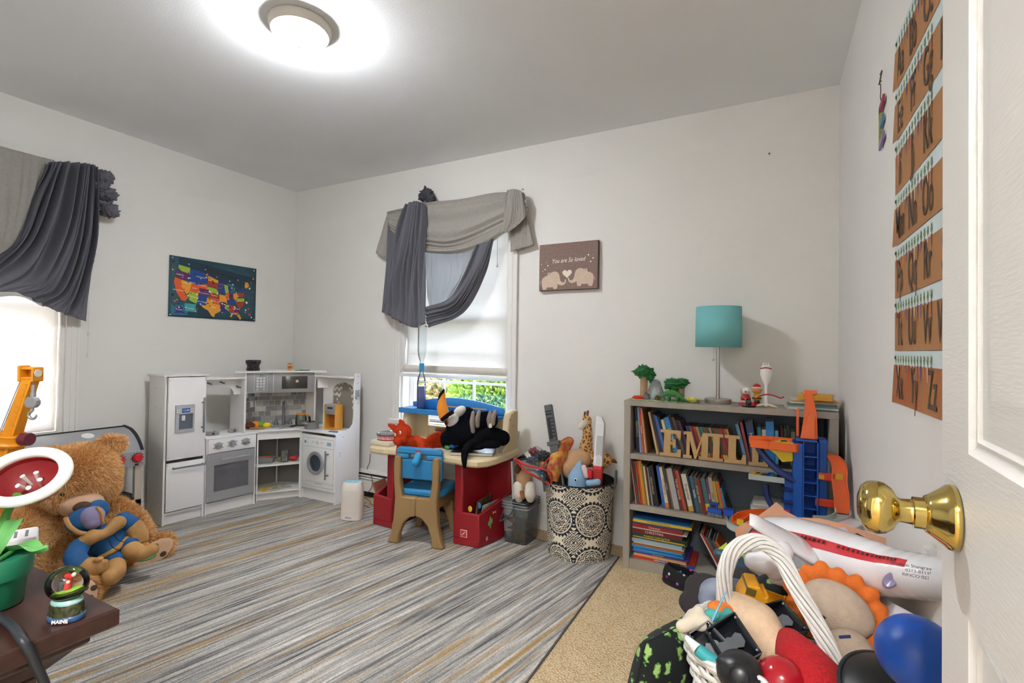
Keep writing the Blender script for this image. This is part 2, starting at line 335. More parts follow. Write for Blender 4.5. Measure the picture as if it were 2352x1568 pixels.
# ---- windows
glassm = bpy.data.materials.new('pane_glass'); glassm.use_nodes = True
_n = glassm.node_tree.nodes; _l = glassm.node_tree.links; _t = _n.new('ShaderNodeBsdfTransparent'); _g = _n.new('ShaderNodeBsdfGlossy'); _g.inputs[1].default_value = .02; _x = _n.new('ShaderNodeMixShader'); _x.inputs[0].default_value = .06
_l.new(_t.outputs[0], _x.inputs[1]); _l.new(_g.outputs[0], _x.inputs[2]); _l.new(_x.outputs[0], _n['Material Output'].inputs[0])
def window(name, T, w, z0, z1):
    # local frame: x along wall 0..w, y outwards (wall face y=0), z up
    root = thing(name, 'x y z w', 'window', T); del root['label']; del root['category']; st(root)
    tw = .062
    c = MB().box(-tw, 0, -.018, .005, z0-.03, z1+tw).box(w, w+tw, -.018, .005, z0-.03, z1+tw).box(0, w, -.018, .005, z1, z1+tw)
    for x in (-tw, w+tw-.012): c.box(x, x+.012, -.024, -.018, z0-.03, z1+tw)
    for x in (-tw*.45, w+tw*.45-.004): c.box(x, x+.004, -.021, -.018, z0-.03, z1+tw)
    c.o('window_casing', trimm, root, 0, bev=.002)
    MB().box(-tw-.02, w+tw+.02, -.045, .03, z0-.03, z0).box(-tw, w+tw, -.016, 0, z0-.09, z0-.03).o('window_sill', trimm, root, 0, bev=.003)
    MB().box(0, .018, 0, .15, z0, z1).box(w-.018, w, 0, .15, z0, z1).box(0, w, 0, .15, z1-.018, z1).box(0, w, .03, .15, z0, z0+.018).o('window_jamb', trimm, root, 0)
    zm = (z0+z1)/2
    for (a, b, y) in ((z0+.018, zm+.02, .075), (zm-.02, z1-.018, .105)):
        x0 = .018; x1 = w-.018; s = MB()
        s.box(x0, x0+.045, y, y+.028, a, b).box(x1-.045, x1, y, y+.028, a, b).box(x0+.045, x1-.045, y, y+.028, a, a+.05).box(x0+.045, x1-.045, y, y+.028, b-.04, b)
        so = s.o('sash', mt('#f2f2f2', .35), root, 0, bev=.003)
        px0, px1, pz0, pz1 = x0+.045, x1-.045, a+.05, b-.04; nx, nz = 3, 3
        mu = MB()
        for i in range(1, nx): xx = px0+(px1-px0)*i/nx; mu.box(xx-.008, xx+.008, y+.006, y+.022, pz0, pz1)
        for i in range(1, nz): zz = pz0+(pz1-pz0)*i/nz; mu.box(px0, px1, y+.007, y+.021, zz-.008, zz+.008)
        mu.o('muntin', mt('#f2f2f2', .35), so, 0)
        for i in range(nx):
            for j in range(nz):
                MB().box(px0+(px1-px0)*i/nx, px0+(px1-px0)*(i+1)/nx, y+.012, y+.016, pz0+(pz1-pz0)*j/nz, pz0+(pz1-pz0)*(j+1)/nz).o('pane', glassm, so, 0)
    return root
window('window_1', frame((BW[0], D, 0), (1,0,0), (0,0,1)), BW[1]-BW[0], BW[2], BW[3])
window('window_2', frame((XL, LW[0], 0), (0,1,0), (0,0,1)), LW[1]-LW[0], LW[2], LW[3])
# linen roman shades
shade_m = mt('#e4e2df', .9, var=.12, scale=60, transl=.45, stretch=(1,1,7), bump=.05, bscale=220)
def roman(name, label, T, w, z0, z1, wav=.004, band=True):
    r = thing(name, label, 'window shade', T)
    def f(u, v): return (.022+u*(w-.044)+(.006*sin(v*23)*(u<.03)), .03+wav*sin(u*9+v*4)+.003*sin(v*40), z1-v*(z1-z0))
    MB().grid(f, 40, 60).o('shade_panel', shade_m, r, 80, solid=.0015)
    if band:
        MB().grid(lambda u, v: (.012+u*(w-.024), .012-.018*sin(v*pi)+.002*sin(u*14), z0+.012-v*.055), 30, 8).o('folded_hem', mt('#cfcac2', .9, var=.06, scale=60), r, 80, solid=.004)
        MB().rb((w/2, -.012, z0-.058), (w-.004, .035, .026), .008).o('bottom_rail', mt('#eef0f4', .5), r)
    return r
roman('roman_shade', 'white linen roman shade half lowered in the window behind the desk', frame((BW[0], D, 0), (1,0,0), (0,0,1)), BW[1]-BW[0], .985, 2.05)
roman('roman_shade', 'white linen roman shade pulled down over the window behind the crane', frame((XL, LW[0], 0), (0,1,0), (0,0,1)), LW[1]-LW[0], .62, 2.05, band=False)
# baseboard heater along the back wall
h = thing('baseboard_heater', 'long white baseboard heater with dark slots on the floor below the window', 'heater', (0,0,0))
hx0, hx1 = -3.0, -1.52
MB().box(hx0, hx1, D-.012, D-.001, .02, .19).box(hx0, hx1, D-.07, D-.001, .182, .192).o('back_plate', trimm, h, 0)
MB().box(hx0, hx1, D-.068, D-.064, .045, .135).box(hx0, hx1, D-.068, D-.055, .128, .135).o('front_cover', trimm, h, 0, bev=.002)
MB().box(hx0, hx1, D-.062, D-.030, .136, .146).box(hx0, hx1, D-.066, D-.05, .155, .163).o('damper_blade', mt('#e6e4e0', .4), h, 0)
MB().box(hx0, hx1, D-.055, D-.02, .06, .120).box(hx0, hx1, D-.054, D-.014, .004, .05).box(hx0, hx1, D-.05, D-.014, .165, .18).o('fin_core', mt('#15171a', .6), h, 0)
for x in (hx0-.02, hx1): MB().box(x, x+.02, D-.072, D-.001, 0, .194).o('end_cap', trimm, h, 0, bev=.003)
# ---- ceiling lamp
LC = (-1.708, 1.352)
cl = thing('ceiling_light', 'round flush ceiling light with glowing white dome and pale rim', 'ceiling light', TR((LC[0], LC[1], H), s=.78))
MB().lathe([(.0,-.001),(.150,-.001),(.156,-.006),(.156,-.018),(.150,-.036),(.142,-.049),(.134,-.050),(.131,-.044),(.128,-.004),(.0,-.004)], 48).o('rim', mt('#cfc8bc', .35, metal=.15), cl)
dome_m = mt('#f8fbff', .3, emit=LAMP_E); _n = dome_m.node_tree.nodes; _l = dome_m.node_tree.links   # frosted glass: brightest where it faces the room below
_g = _n.new('ShaderNodeNewGeometry'); _s = _n.new('ShaderNodeSeparateXYZ'); _l.new(_g.outputs['Normal'], _s.inputs[0]); _m = _n.new('ShaderNodeMapRange'); _m.inputs['From Min'].default_value = .1; _m.inputs['From Max'].default_value = -1; _m.inputs['To Min'].default_value = LAMP_E*.85; _m.inputs['To Max'].default_value = LAMP_E*1.05
_l.new(_s.outputs[2], _m.inputs['Value']); _l.new(_m.outputs[0], _n['Principled BSDF'].inputs['Emission Strength'])
prof = [(.130*cos(a), -.046-.064*sin(a)) for a in np.linspace(0, pi/2, 14)]; prof[-1] = (.0005, prof[-1][1])
MB().lathe([(.131,-.042)]+prof, 48).o('glass_dome', dome_m, cl, 60)
MB().lathe([(.0,-.110),(.020,-.110),(.021,-.115),(.013,-.119),(.011,-.123),(.006,-.125),(.007,-.132),(.004,-.136),(.0,-.137)], 24).o('finial', mt('#c9c2b6', .3, metal=.3), cl)
# ---- open door with a brass knob
ang = radians(-3.0)
kn = Vector((.176, .68, .955)); dd = Vector((sin(radians(3.1)), cos(radians(3.1)), 0)); dn = Vector((-dd.y, dd.x, 0))   # dn points into the room
edge = kn+dd*.062; DT = frame((edge.x, edge.y, 0), -dd, (0,0,1))   # local x: from free edge to hinge, local y
dr = thing('door_1', 'x y z w', 'door', DT); del dr['label']; del dr['category']; st(dr)
# local y+ direction
_ly = Vector((0,0,1)).cross(-dd); sgn = 1 if _ly.dot(dn) > 0 else -1
dm = mt('#e4e2de', .42, bump=.05, bscale=40, stretch=(1,1,7)); dw = .76; dz1 = 2.03; th = .035
def fy(a): return sgn*a
b = MB(); panels = [(.106, .36, .25, .87), (.40, .654, .25, .87), (.106, .36, 1.03, 1.90), (.40, .654, 1.03, 1.90)]
xs = [0, .106, .36, .40, .654, dw]; zs = [.012, .25, .87, 1.03, 1.90, dz1]
for i in range(5):
    for j in range(5):
        if (i in (1,3)) and (j in (1,3)): continue
        b.box(xs[i], xs[i+1], min(fy(0),fy(-th)), max(fy(0),fy(-th)), zs[j], zs[j+1])
bm_ = b.o('door_slab', dm, dr, 0)
for (x0, x1, z0, z1) in panels:
    p = MB()
    def ring(d, y): return [(x0+d, fy(y), z0+d), (x1-d, fy(y), z0+d), (x1-d, fy(y), z1-d), (x0+d, fy(y), z1-d)]
    rg = [ring(*q) for q in ((0,0),(.004,-.0025),(.010,-.0055),(.014,-.0035),(.018,-.0065),(.030,-.0065),(.055,-.002),(.06,-.002))]
    p.loft(rg, cap=False); p.poly([(0,0),(1,0),(1,1)],0) if False else p.add(rg[-1],[(0,1,2,3)]); p.o('door_panel', dm, dr, 25)
MB().box(0, .0015, min(fy(-.005),fy(-.03)), max(fy(-.005),fy(-.03)), .92, .99).o('latch_plate', mt('#b89a4a', .25, metal=1), dr, 0)
brass = mt('#cfb66c', .10, metal=1)
K = frame((.062, 0, kn.z), (1,0,0), (0,0,1))
def lath_y(prof, n=40):
    m = MB(); m.loft([[(.062+r*cos(2*pi*i/n), fy(y), kn.z+r*sin(2*pi*i/n)) for i in range(n)] for r, y in prof], cap=False); return m
kb = lath_y([(.0,.001),(.0335,.001),(.0345,.004),(.033,.008),(.029,.012),(.0215,.022),(.019,.026),(.0165,.0265),(.0165,.036),(.0135,.037),(.0125,.047),(.014,.050),(.0225,.054),(.0275,.061),(.029,.068),(.0275,.076),(.022,.082),(.012,.0855),(.0,.0862)]).o('door_knob', brass, dr, 60)
# ================================================================== corner play kitchen
kw = mt('#f1f0ef', .4); kg = mt('#a2a3a5', .35, metal=.2); kd = mt('#7d7f83', .4, metal=.3); kdark = mt('#3a3b40', .3); kgrey = mt('#8b8886', .5)
kit = thing('play_kitchen', 'white and grey toy corner kitchen with fridge, oven, sink and washer', 'toy kitchen', (-3.286, 1.692, .0065))
KT0 = Matrix.Translation((3.286, -1.692, 0)); KI = Matrix.Translation((-3.286, 1.692, .0065))
KF = KT0 @ frame((-3.286, 1.692, 0), (.13,.991,0), (0,0,1)); KS = KT0 @ frame((-3.241, 2.28, 0), (.569,.822,0), (0,0,1)); KW_ = KT0 @ Matrix.Translation((-3.07, 2.515, 0))
def kp(T): return MB(T)
# fridge
f = kp(KF).box(0, .012, .006, .25, 0, .915).box(.224, .236, .006, .25, 0, .915).box(.012, .224, .238, .25, 0, .915).box(.012, .224, .006, .238, .06, .075).box(.012, .224, .03, .238, .39, .40).box(.012, .224, .02, .03, 0, .06)
f.o('fridge_body', kw, kit, 0, bev=.001)
kp(KF).box(-.012, .248, -.012, .255, .915, .926).o('fridge_top', kw, kit, 0, bev=.003)
d1 = kp(KF).rb((.118, .0, .655), (.208, .014, .512), .003).o('fridge_door', kw, kit); d2 = kp(KF).rb((.118, .0, .231), (.208, .014, .298), .003).o('freezer_door', kw, kit)
kp(KF).rb((.208, -.035, .665), (.012, .008, .225), .003).o('door_handle', kd, d1)
for z in (.585, .745): kp(KF).cyl((.208,-.006,z), (.208,-.033,z), .005, n=12).o('handle_post', kd, d1)
kp(KF).rb((.133, -.034, .35), (.196, .008, .010), .003).o('door_handle', kd, d2)
for s in (.05, .215): kp(KF).cyl((s,-.006,.35), (s,-.032,.35), .004, n=12).o('handle_post', kd, d2)
dp = kp(KF)
dp.box(.052, .161, -.018, -.007, .565, .585).box(.052, .161, -.018, -.007, .68, .737).box(.052, .073, -.018, -.007, .585, .68).box(.150, .161, -.018, -.007, .585, .68)
dpo = dp.o('water_dispenser', mt('#b4b6ba', .35), d1, 0, bev=.003)
kp(KF).box(.073, .150, -.0085, -.0072, .585, .68).o('dispenser_recess', mt('#5d6470', .4), d1, 0)
kp(KF).rb((.096, -.014, .655), (.022, .012, .035), .005).o('dispenser_spout', mt('#dadde2', .2), d1)
kp(KF).box(.088, .132, -.0195, -.018, .689, .716).o('clock_screen', mt('#2456a8', .3), d1, 0)
txt('12:00', .017, mt('#e9f1ff', .4), d1, KF @ TR((.110, -.0199, .7025), (90,0,0)), 'clock_digits')
for s in (.062, .072, .141, .150):
    for z in (.695, .708): kp(KF).rb((s, -.0185, z), (.006, .002, .006), .001).o('touch_button', mt('#f0f0f2', .4), d1)
for s, z in ((.02,.895),(.02,.415),(.02,.37),(.02,.095)): kp(KF).cyl((s,-.0068,z),(s,-.0085,z),.003,n=8).o('hinge_screw', kg, kit)
for z in (.84,.72,.34,.12):
    for t in (.06, .14): kp(KF).cyl((-.0002,t,z),(-.0015,t,z),.003,n=8).o('side_screw', kg, kit)
# oven
kp(KF).box(.240, .250, .0, .22, 0, .497).box(.556, .566, .0, .22, 0, .497).box(.25, .556, .208, .22, 0, .497).box(.25, .556, .012, .208, .065, .075).box(.25, .556, .02, .03, 0, .065).box(.25,.556,.03,.2,.23,.236).o('oven_body', kw, kit, 0, bev=.001)
kp(KF).rb((.403, .103, .503), (.340, .236, .013), .004).o('oven_countertop', kw, kit)
cp = kp(KF).rb((.403, -.004, .449), (.310, .012, .092), .002).o('control_panel', kw, kit)
for s, z in ((.311,.448),(.400,.450),(.490,.452)):
    k = kp(KF).cyl((s,-.010,z),(s,-.017,z),.024,.023,n=28).cyl((s,-.017,z),(s,-.032,z),.018,.016,n=28).o('oven_knob', kg, cp); kp(KF).rb((s,-.034,z),(.026,.006,.006),.002, L=None).o('knob_grip', mt('#8d9093',.3,metal=.3), cp)
    for a in (30,150,210,330): kp(KF).box(s+.031*cos(radians(a))-.006, s+.031*cos(radians(a))+.006, -.0108, -.0102, z+.026*sin(radians(a))-.0015, z+.026*sin(radians(a))+.0015).o('dial_mark', kdark, cp, 0)
od = kp(KF); x0,x1,z0,z1 = .243,.554,.084,.399; a0,a1,b0,b1 = .289,.513,.146,.320
od.box(x0,x1,-.008,.004,z0,b0).box(x0,x1,-.008,.004,b1,z1).box(x0,a0,-.008,.004,b0,b1).box(a1,x1,-.008,.004,b0,b1)
odo = od.o('oven_door', kg, kit, 0, bev=.001)
kp(KF).box(a0,a1,-.002,.001,b0,b1).o('oven_glass', glass('#b9bac0',.25,.05), odo, 0)
kp(KF).rb((.416,-.030,.359),(.19,.008,.009),.003).o('oven_handle', mt('#b9bbbe',.3,metal=.3), odo)
for s in (.33,.50): kp(KF).cyl((s,-.008,.359),(s,-.028,.359),.004,n=10).o('handle_post', kd, odo)
for s,z in ((.253,.385),(.253,.37),(.253,.115),(.253,.10)): kp(KF).cyl((s,-.0079,z),(s,-.0096,z),.0028,n=8).o('hinge_screw', WHITE, odo)
for s,t in ((.314,.085),(.463,.105)):
    b = kp(KF).lathe([(.040,0),(.042,.004),(.040,.006),(.030,.006)], 28, Matrix.Translation((s,t,.5095))).o('burner_ring', kg, kit)
    kp(KF).ell((s,t,.516),(.016,.016,.006)).o('burner_flame', mt('#7a3b22',.5,var=.4,scale=90,col2='#2a1a16'), b)
    for a in range(4): kp(KF).bx((.026,0,.0135),(.030,.005,.018), TR((s,t,.5095),(0,0,a*90+45))).o('burner_prong', mt('#b4b6b9',.35,metal=.3), b, 0)
# upper arch over the stove with pegs
kp(KF).rb((.362,.10,.891),(.262,.20,.012),.003).o('upper_shelf', kw, kit)
ar = [(.237,.885),(.485,.885),(.485,.775),(.434,.775)]+[(.335+.102*cos(a), .775+.072*sin(a)) for a in np.linspace(.25, pi-.25, 12)]+[(.237,.79)]
kp(KF @ Matrix(((1,0,0,0),(0,0,-1,.07),(0,1,0,0),(0,0,0,1)))).prism(ar, 0, .01).o('arch_apron', kw, kit, 30)
kp(KF).box(.478,.488,.0,.20,.505,.885).o('upper_side_panel', kw, kit, 0)
for s,z in ((.265,.862),(.345,.864),(.452,.83)):
    p = kp(KF).cyl((s,.058,z+.002),(s+.004,.022,z-.004),.0065,.004,n=12).ell((s+.005,.018,z-.004),.006,n=12,m=8).o('utensil_peg', kd, kit)
# sink corner
cpoly = [(-.006,-.012),(.298,-.012),(.48,.118),(.36,.30),(.05,.34),(-.11,.20)]
kp(KS).prism(cpoly, .497, .51).o('sink_countertop', kw, kit, 0, bev=.003)
kp(KS).box(0,.010,.002,.02,0,.497).box(.282,.292,.002,.02,0,.497).o('corner_stile', kw, kit, 0)
kp(KS).box(.010,.282,.008,.018,.440,.497).o('apron', kw, kit, 0)
for z in (.245,.052): kp(KS).prism([(.008,.003),(.285,.003),(.40,.11),(.30,.27),(.03,.29),(-.08,.17)], z, z+.011).o('corner_shelf', kw, kit, 0, bev=.001)
kp(KS).box(.010,.282,.03,.04,0,.052).o('toe_kick', kw, kit, 0)
kp(KS).prism([(.14,.29),(.15,.29),(.46,.13),(.46,.12)], 0, .497).prism([(.14,.29),(.14,.28),(-.10,.19),(-.10,.20)], 0, .497).o('back_panel', kgrey, kit, 0)
kp(KS).box(.137,.147,.25,.29,.06,.44).o('back_post', WHITE, kit, 0)
# sink
sk = kp(KS).box(.09,.255,.055,.062,.508,.516).box(.09,.255,.168,.175,.508,.516).box(.09,.097,.062,.168,.508,.516).box(.248,.255,.062,.168,.508,.516).box(.09,.255,.055,.175,.5085,.5105).o('sink_basin', kg, kit, 0, bev=.002)
fa = kp(KS).tube([(.178,.185,.51),(.178,.185,.66),(.178,.178,.682),(.183,.158,.692),(.188,.135,.684),(.189,.128,.645)], .0095, 12, sm=5).o('faucet', kd, kit); kp(KS).cyl((.178,.185,.509),(.178,.185,.517),.018).o('faucet_base', kd, kit)
for s in (.127,.226): kp(KS).lathe([(.0,.0),(.014,.0),(.015,.012),(.008,.032),(.007,.042),(.009,.046),(.0,.05)],16,Matrix.Translation((s,.185,.51))).o('tap_handle', kd, kit)
# backsplash with single tiles
bs = kp(KS).prism([(-.085,.10),(-.02,.205),(.335,.205),(.40,.11),(.405,.12),(.34,.215),(-.024,.215),(-.09,.105)], .51, .77).o('backsplash', mt('#d6d2cc',.6), kit, 0)
tcol = ['#8d8c8b','#7c7b7b','#9a9896','#6d6c6d','#b1ada8','#858382','#c2bdb6','#777575']; trnd = random.Random(3)
zr = [.515,.549,.586,.623,.660,.703,.736,.766]
def facet(P0, P1, off):
    P0 = Vector((*P0,0)); P1 = Vector((*P1,0)); Lx = (P1-P0).length; F = KS @ frame(P0, (P1-P0), (0,0,1))
    for j in range(7):
        w = .043 if j in (0,2,4,6) else .085; x = -off*(j % 3)/2-.01
        while x < Lx-.003:
            a = max(x, 0); b = min(x+w-.003, Lx)
            if b-a > .006: MB(F).box(a, b, -.0035, 0, zr[j]+.0015, zr[j+1]-.0015).o('tile', mt(trnd.choice(tcol), .35, var=.12, scale=40), bs, 0)
            x += w
facet((-.085,.10),(-.02,.205),.03); facet((-.02,.205),(.335,.205),.05)
# microwave
mw = kp(KS).box(-.075,.385,.105,.30,.768,.917).o('microwave_cabinet', kw, kit, 0)
kp(KS).rb((.012,.100,.845),(.172,.010,.144),.002).o('microwave_panel', kg, kit)
md = kp(KS).rb((.242,.098,.845),(.284,.012,.144),.002).o('microwave_door', kg, kit)
kp(KS).rb((.246,.0915,.843),(.178,.002,.094),.0009).o('microwave_window', mt('#3c3936',.12,spec=.7), md); kp(KS).cyl((.262,.0905,.852),(.262,.0895,.852),.011,n=20).o('window_sticker', mt('#d9d2c4',.6), md)
kp(KS).rb((.100,.074,.841),(.010,.008,.124),.003).o('microwave_handle', mt('#c6c8cb',.3,metal=.2), md)
for z in (.79,.892): kp(KS).cyl((.10,.092,z),(.10,.076,z),.004,n=10).o('handle_post', kd, md)
kb_ = kp(KS); kb_.box(-.027,.061,.0945,.0952,.782,.784).box(-.027,.061,.0945,.0952,.911,.913).box(-.027,-.025,.0945,.0952,.784,.911).box(.059,.061,.0945,.0952,.784,.911).o('keypad_frame', WHITE, kit, 0)
for i in range(3):
    for j in range(4): kp(KS).rb((-.004+i*.021,.0942,.876-j*.020),(.014,.002,.013),.003).o('keypad_button', mt('#e3e3e3',.4), kit)
for i in (0,2): kp(KS).rb((-.004+i*.021,.0942,.7965),(.014,.002,.008),.003).o('keypad_button', mt('#e3e3e3',.4), kit)
kp(KS).cyl((.018,.0952,.898),(.018,.0935,.898),.0105,n=20).o('keypad_badge', mt('#6aa3bf',.4), kit)
kp(KS).prism([(-.15,.065),(.470,.065),(.47,.15),(.36,.33),(.05,.36),(-.15,.17)], .918, .930).o('microwave_top', kw, kit, 0, bev=.002)
kp(KS).box(-.085,-.075,.09,.20,.505,.917).box(.385,.395,.09,.20,.505,.917).o('microwave_side', kw, kit, 0)
# washer side
kp(KW_).box(0,.010,0,.22,0,.492).box(.01,.355,.205,.22,0,.492).box(.010,.355,.02,.03,0,.07).box(.01,.355,.02,.2,.07,.08).o('washer_body', kw, kit, 0)
kp(KW_).rb((.178,.105,.498),(.372,.235,.012),.004).o('washer_countertop', kw, kit)
wf = kp(KW_).rb((.182,.004,.277),(.340,.012,.392),.003).o('washer_front', kw, kit)
ln = mt('#a9abb0',.5)
for n_, (x0,x1,z0,z1) in enumerate(((.022,.340,.450,.452),(.022,.340,.386,.388),(.022,.340,.102,.104),(.022,.024,.104,.45),(.338,.340,.104,.45),(.078,.080,.388,.45))): kp(KW_).box(x0,x1,-.0027,-.0021,z0,z1).o('printed_line', ln, wf, 0)
for n_, P in enumerate(([(.022,.132),(.09,.136),(.182,.139),(.27,.136),(.34,.132)],)):
    kp(KW_).tube([(x,-.0023,z) for x,z in P],.001,6,sm=4).o('printed_line', ln, wf)
kp(KW_).rb((.19,-.003,.128),(.07,.003,.014),.002).o('drawer_pull', mt('#cfd0d2',.4), wf)
kp(KW_).cyl((.05,-.002,.418),(.05,-.0035,.418),.011,n=20).o('washer_badge', mt('#6aa3bf',.4), wf); kp(KW_).box(.274,.312,-.0035,-.002,.408,.432).o('washer_display', mt('#86b9d6',.4), wf, 0)
kp(KW_).lathe([(.0,0),(.012,0),(.012,.006),(.0,.007)],20,TR((.178,-.002,.422),(90,0,0))).o('washer_dial', mt('#d5d2cc',.4), wf)
for x in (.13,.222): kp(KW_).rb((x,-.003,.424),(.026,.003,.010),.002).o('washer_button', mt('#d9d9d9',.4), wf)
wd = kp(KW_).lathe([(.058,0),(.083,0),(.085,.006),(.080,.012),(.066,.014),(.060,.010),(.058,0)],40,TR((.162,-.002,.272),(90,0,0))).o('porthole_ring', mt('#9c9fa4',.3,metal=.3), wf); kp(KW_).lathe([(.0,.009),(.03,.008),(.061,.002)],32,TR((.162,-.002,.272),(90,0,0))).o('porthole_glass', mt('#2a3542',.06,spec=.9), wd)
kp(KW_).rb((.288,-.030,.274),(.010,.008,.205),.003).o('washer_handle', kd, wf)
for z in (.20,.35): kp(KW_).cyl((.288,-.002,z),(.288,-.028,z),.005,n=10).o('handle_post', kd, wf)
# right upper: back panel with an arched chevron opening, shelf, end panel
chev = bpy.data.materials.new('chevron_print'); chev.use_nodes = True
_n = chev.node_tree.nodes; _l = chev.node_tree.links; _tc = _n.new('ShaderNodeTexCoord'); _sp = _n.new('ShaderNodeSeparateXYZ'); _l.new(_tc.outputs['Object'], _sp.inputs[0])
def mth(nt, op, a, b=None):
    m = nt.nodes.new('ShaderNodeMath'); m.operation = op
    for i, v in enumerate((a, b)):
        if v is None: continue
        if isinstance(v,(int,float)): m.inputs[i].default_value = v
        else: nt.links.new(v, m.inputs[i])
    return m.outputs[0]
_nt = chev.node_tree; _pp = mth(_nt,'PINGPONG',_sp.outputs[0],.022); _z = mth(_nt,'ADD',_sp.outputs[2],mth(_nt,'MULTIPLY',_pp,.9)); _q = mth(_nt,'GREATER_THAN',mth(_nt,'FRACT',mth(_nt,'MULTIPLY',_z,22.)),.5)
_mx = _n.new('ShaderNodeMix'); _mx.data_type = 'RGBA'; _mx.inputs[6].default_value = (*lin('#8d877e'),1); _mx.inputs[7].default_value = (*lin('#dcd9d3'),1); _l.new(_q, _mx.inputs[0]); _l.new(_mx.outputs[2], _n['Principled BSDF'].inputs['Base Color']); _n['Principled BSDF'].inputs['Roughness'].default_value = .6
bp_ = [(.0,.505),(.10,.505),(.10,.77)]+[(.215+.115*cos(a), .77+.078*sin(a)) for a in np.linspace(pi, 0, 14)]+[(.33,.505),(.356,.505),(.356,.885),(0,.885)]
kp(KW_ @ Matrix(((1,0,0,0),(0,0,-1,.205),(0,1,0,0),(0,0,0,1)))).prism(bp_, 0, .008).o('arch_back_panel', kw, kit, 30)
kp(KW_).box(.095,.335,.207,.211,.505,.86).o('window_picture', mt('#8d877e',.6), kit, 0)
for P in ([(.10,.75),(.105,.80),(.14,.835),(.20,.848),(.19,.79),(.165,.73),(.135,.70),(.13,.74)],[(.33,.60),(.33,.77),(.30,.83),(.24,.848),(.27,.79),(.295,.72),(.30,.64)],[(.135,.66),(.15,.70),(.17,.69),(.16,.655)]):
    kp(KW_ @ Matrix(((1,0,0,0),(0,0,-1,.2065),(0,1,0,0),(0,0,0,1)))).poly(P,.0).o('curtain_print', chev, kit, 0)
kp(KW_).box(-.02,.356,.12,.21,.885,.897).o('right_shelf', kw, kit, 0, bev=.002)
kp(KW_).prism([(.0,.14),(.0,.20),(.05,.20)],.80,.885).o('shelf_bracket', kw, kit, 0)
ep = [(-.006,0),(.220,0),(.220,.922),(.166,.922),(.160,.915),(.158,.60),(.150,.55),(.125,.525),(.085,.515),(.03,.512),(.006,.508),(-.006,.49)]
kp(KW_ @ Matrix(((0,0,1,.355),(1,0,0,0),(0,1,0,0),(0,0,0,1)))).prism(ep, 0, .011).o('end_panel', mt('#f0f1f4',.35), kit, 30, bev=.002)
ph = kp(KW_).rb((.371,.186,.765),(.010,.040,.066),.003).o('toy_phone_cradle', mt('#9aa0a6',.35,metal=.2), kit); kp(KW_).rb((.380,.190,.778),(.010,.016,.035),.004).o('toy_phone_handset', mt('#a9adb2',.3,metal=.2), kit)
kp(KW_).rb((.381,.184,.742),(.012,.03,.018),.003).o('toy_phone_keys', mt('#b9bdc2',.3), kit)
for y,z in ((.19,.90),(.19,.85),(.19,.70),(.06,.47),(.03,.36),(.03,.34)): kp(KW_).cyl((.366,y,z),(.3675,y,z),.003,n=8).o('side_screw', mt('#6a6c70',.4), kit)
# ---- loose things on the kitchen
def W2K(T, x, y, z): return (KI @ T @ Vector((x,y,z)))
def fruit(name, label, s, t, r, col, sq=(1,1,1), rot=(0,0,0), tip=None):
    p = W2K(KS, s, t, .511+r*sq[2]); m = MB().ell((0,0,0),(r*sq[0],r*sq[1],r*sq[2]),rot)
    if tip: m.ell((r*1.05,0,0),(r*.25,r*.22,r*.22),rot)
    o = m.o(name, mt(col,.4,bump=.05,bscale=300)); o.location = p; return tag(o, label, 'toy fruit', 'toy food on the sink counter')
fruit('toy_orange','orange play fruit by the toy sink',-.012,.115,.026,'#ef9526'); fruit('toy_lime','green play lime between the orange and the lemon',.032,.115,.023,'#7ca431',(1.2,1,1)); fruit('toy_lemon','yellow play lemon beside the toy sink',.063,.085,.021,'#f0d125',(1.25,1,1),(0,0,60),1)
br = MB().ell((0,0,0),(.045,.028,.024),(0,0,20)).o('toy_bread', mt('#5e2f1f',.6,var=.3,scale=30)); br.location = W2K(KS,-.052,.10,.535); tag(br,'dark brown toy bread slice lying at the sink corner','toy food','toy food on the sink counter')
bk = MB(KI @ KS @ TR((.0,.05,.513),(0,0,-28))).rb((0,0,.006),(.10,.03,.010),.003).o('wooden_block', mt('#b98d66',.6,var=.2,scale=30)); tag(bk,'small tan wooden stick in front of the toy fruit','toy food')
kn_ = thing('toy_knife','black handled toy knife lying across the toy sink','toy knife',KI @ KS @ TR((.24,.045,.5175),(0,-4,25)))
MB().rb((.0,0,.004),(.05,.012,.008),.003).o('knife_handle', mt('#17181a',.4), kn_); MB().prism([(-.025,-.006),(-.11,-.003),(-.115,.006),(-.025,.007)],.003,.005).o('knife_blade', mt('#b9bcc0',.2,metal=.8), kn_, 0)
jg = thing('toy_jug','clear plastic toy jug with an orange handle beside the toy faucet','jug',KI @ KS @ Matrix.Translation((.297,.115,.511)))
MB().lathe([(.0,.002),(.036,.002),(.041,.01),(.041,.06),(.036,.075),(.034,.085),(.032,.085),(.034,.074),(.039,.06),(.039,.01),(.0,.004)],28).o('jug_body', glass('#eef2ee',.08), jg)
MB().tube([(.03,-.02,.08),(.048,-.028,.082),(.056,-.032,.07),(.053,-.03,.02),(.042,-.024,.015)],.005,10,sm=4).o('jug_handle', mt('#e79a3c',.4), jg); MB().lathe([(.0,.084),(.035,.084),(.036,.09),(.02,.094),(.0,.094)],24).o('jug_lid', mt('#e79a3c',.4), jg)
pt = thing('toy_saucepan','grey toy cooking pot holding toy utensils on the washer counter','pot',(-3.07+.055,2.515+.045,.512))
MB().lathe([(.0,.001),(.048,.001),(.050,.008),(.052,.05),(.054,.052),(.052,.053),(.049,.05),(.047,.01),(.0,.008)],32).o('pot_body', mt('#8f9194',.4,metal=.2), pt)
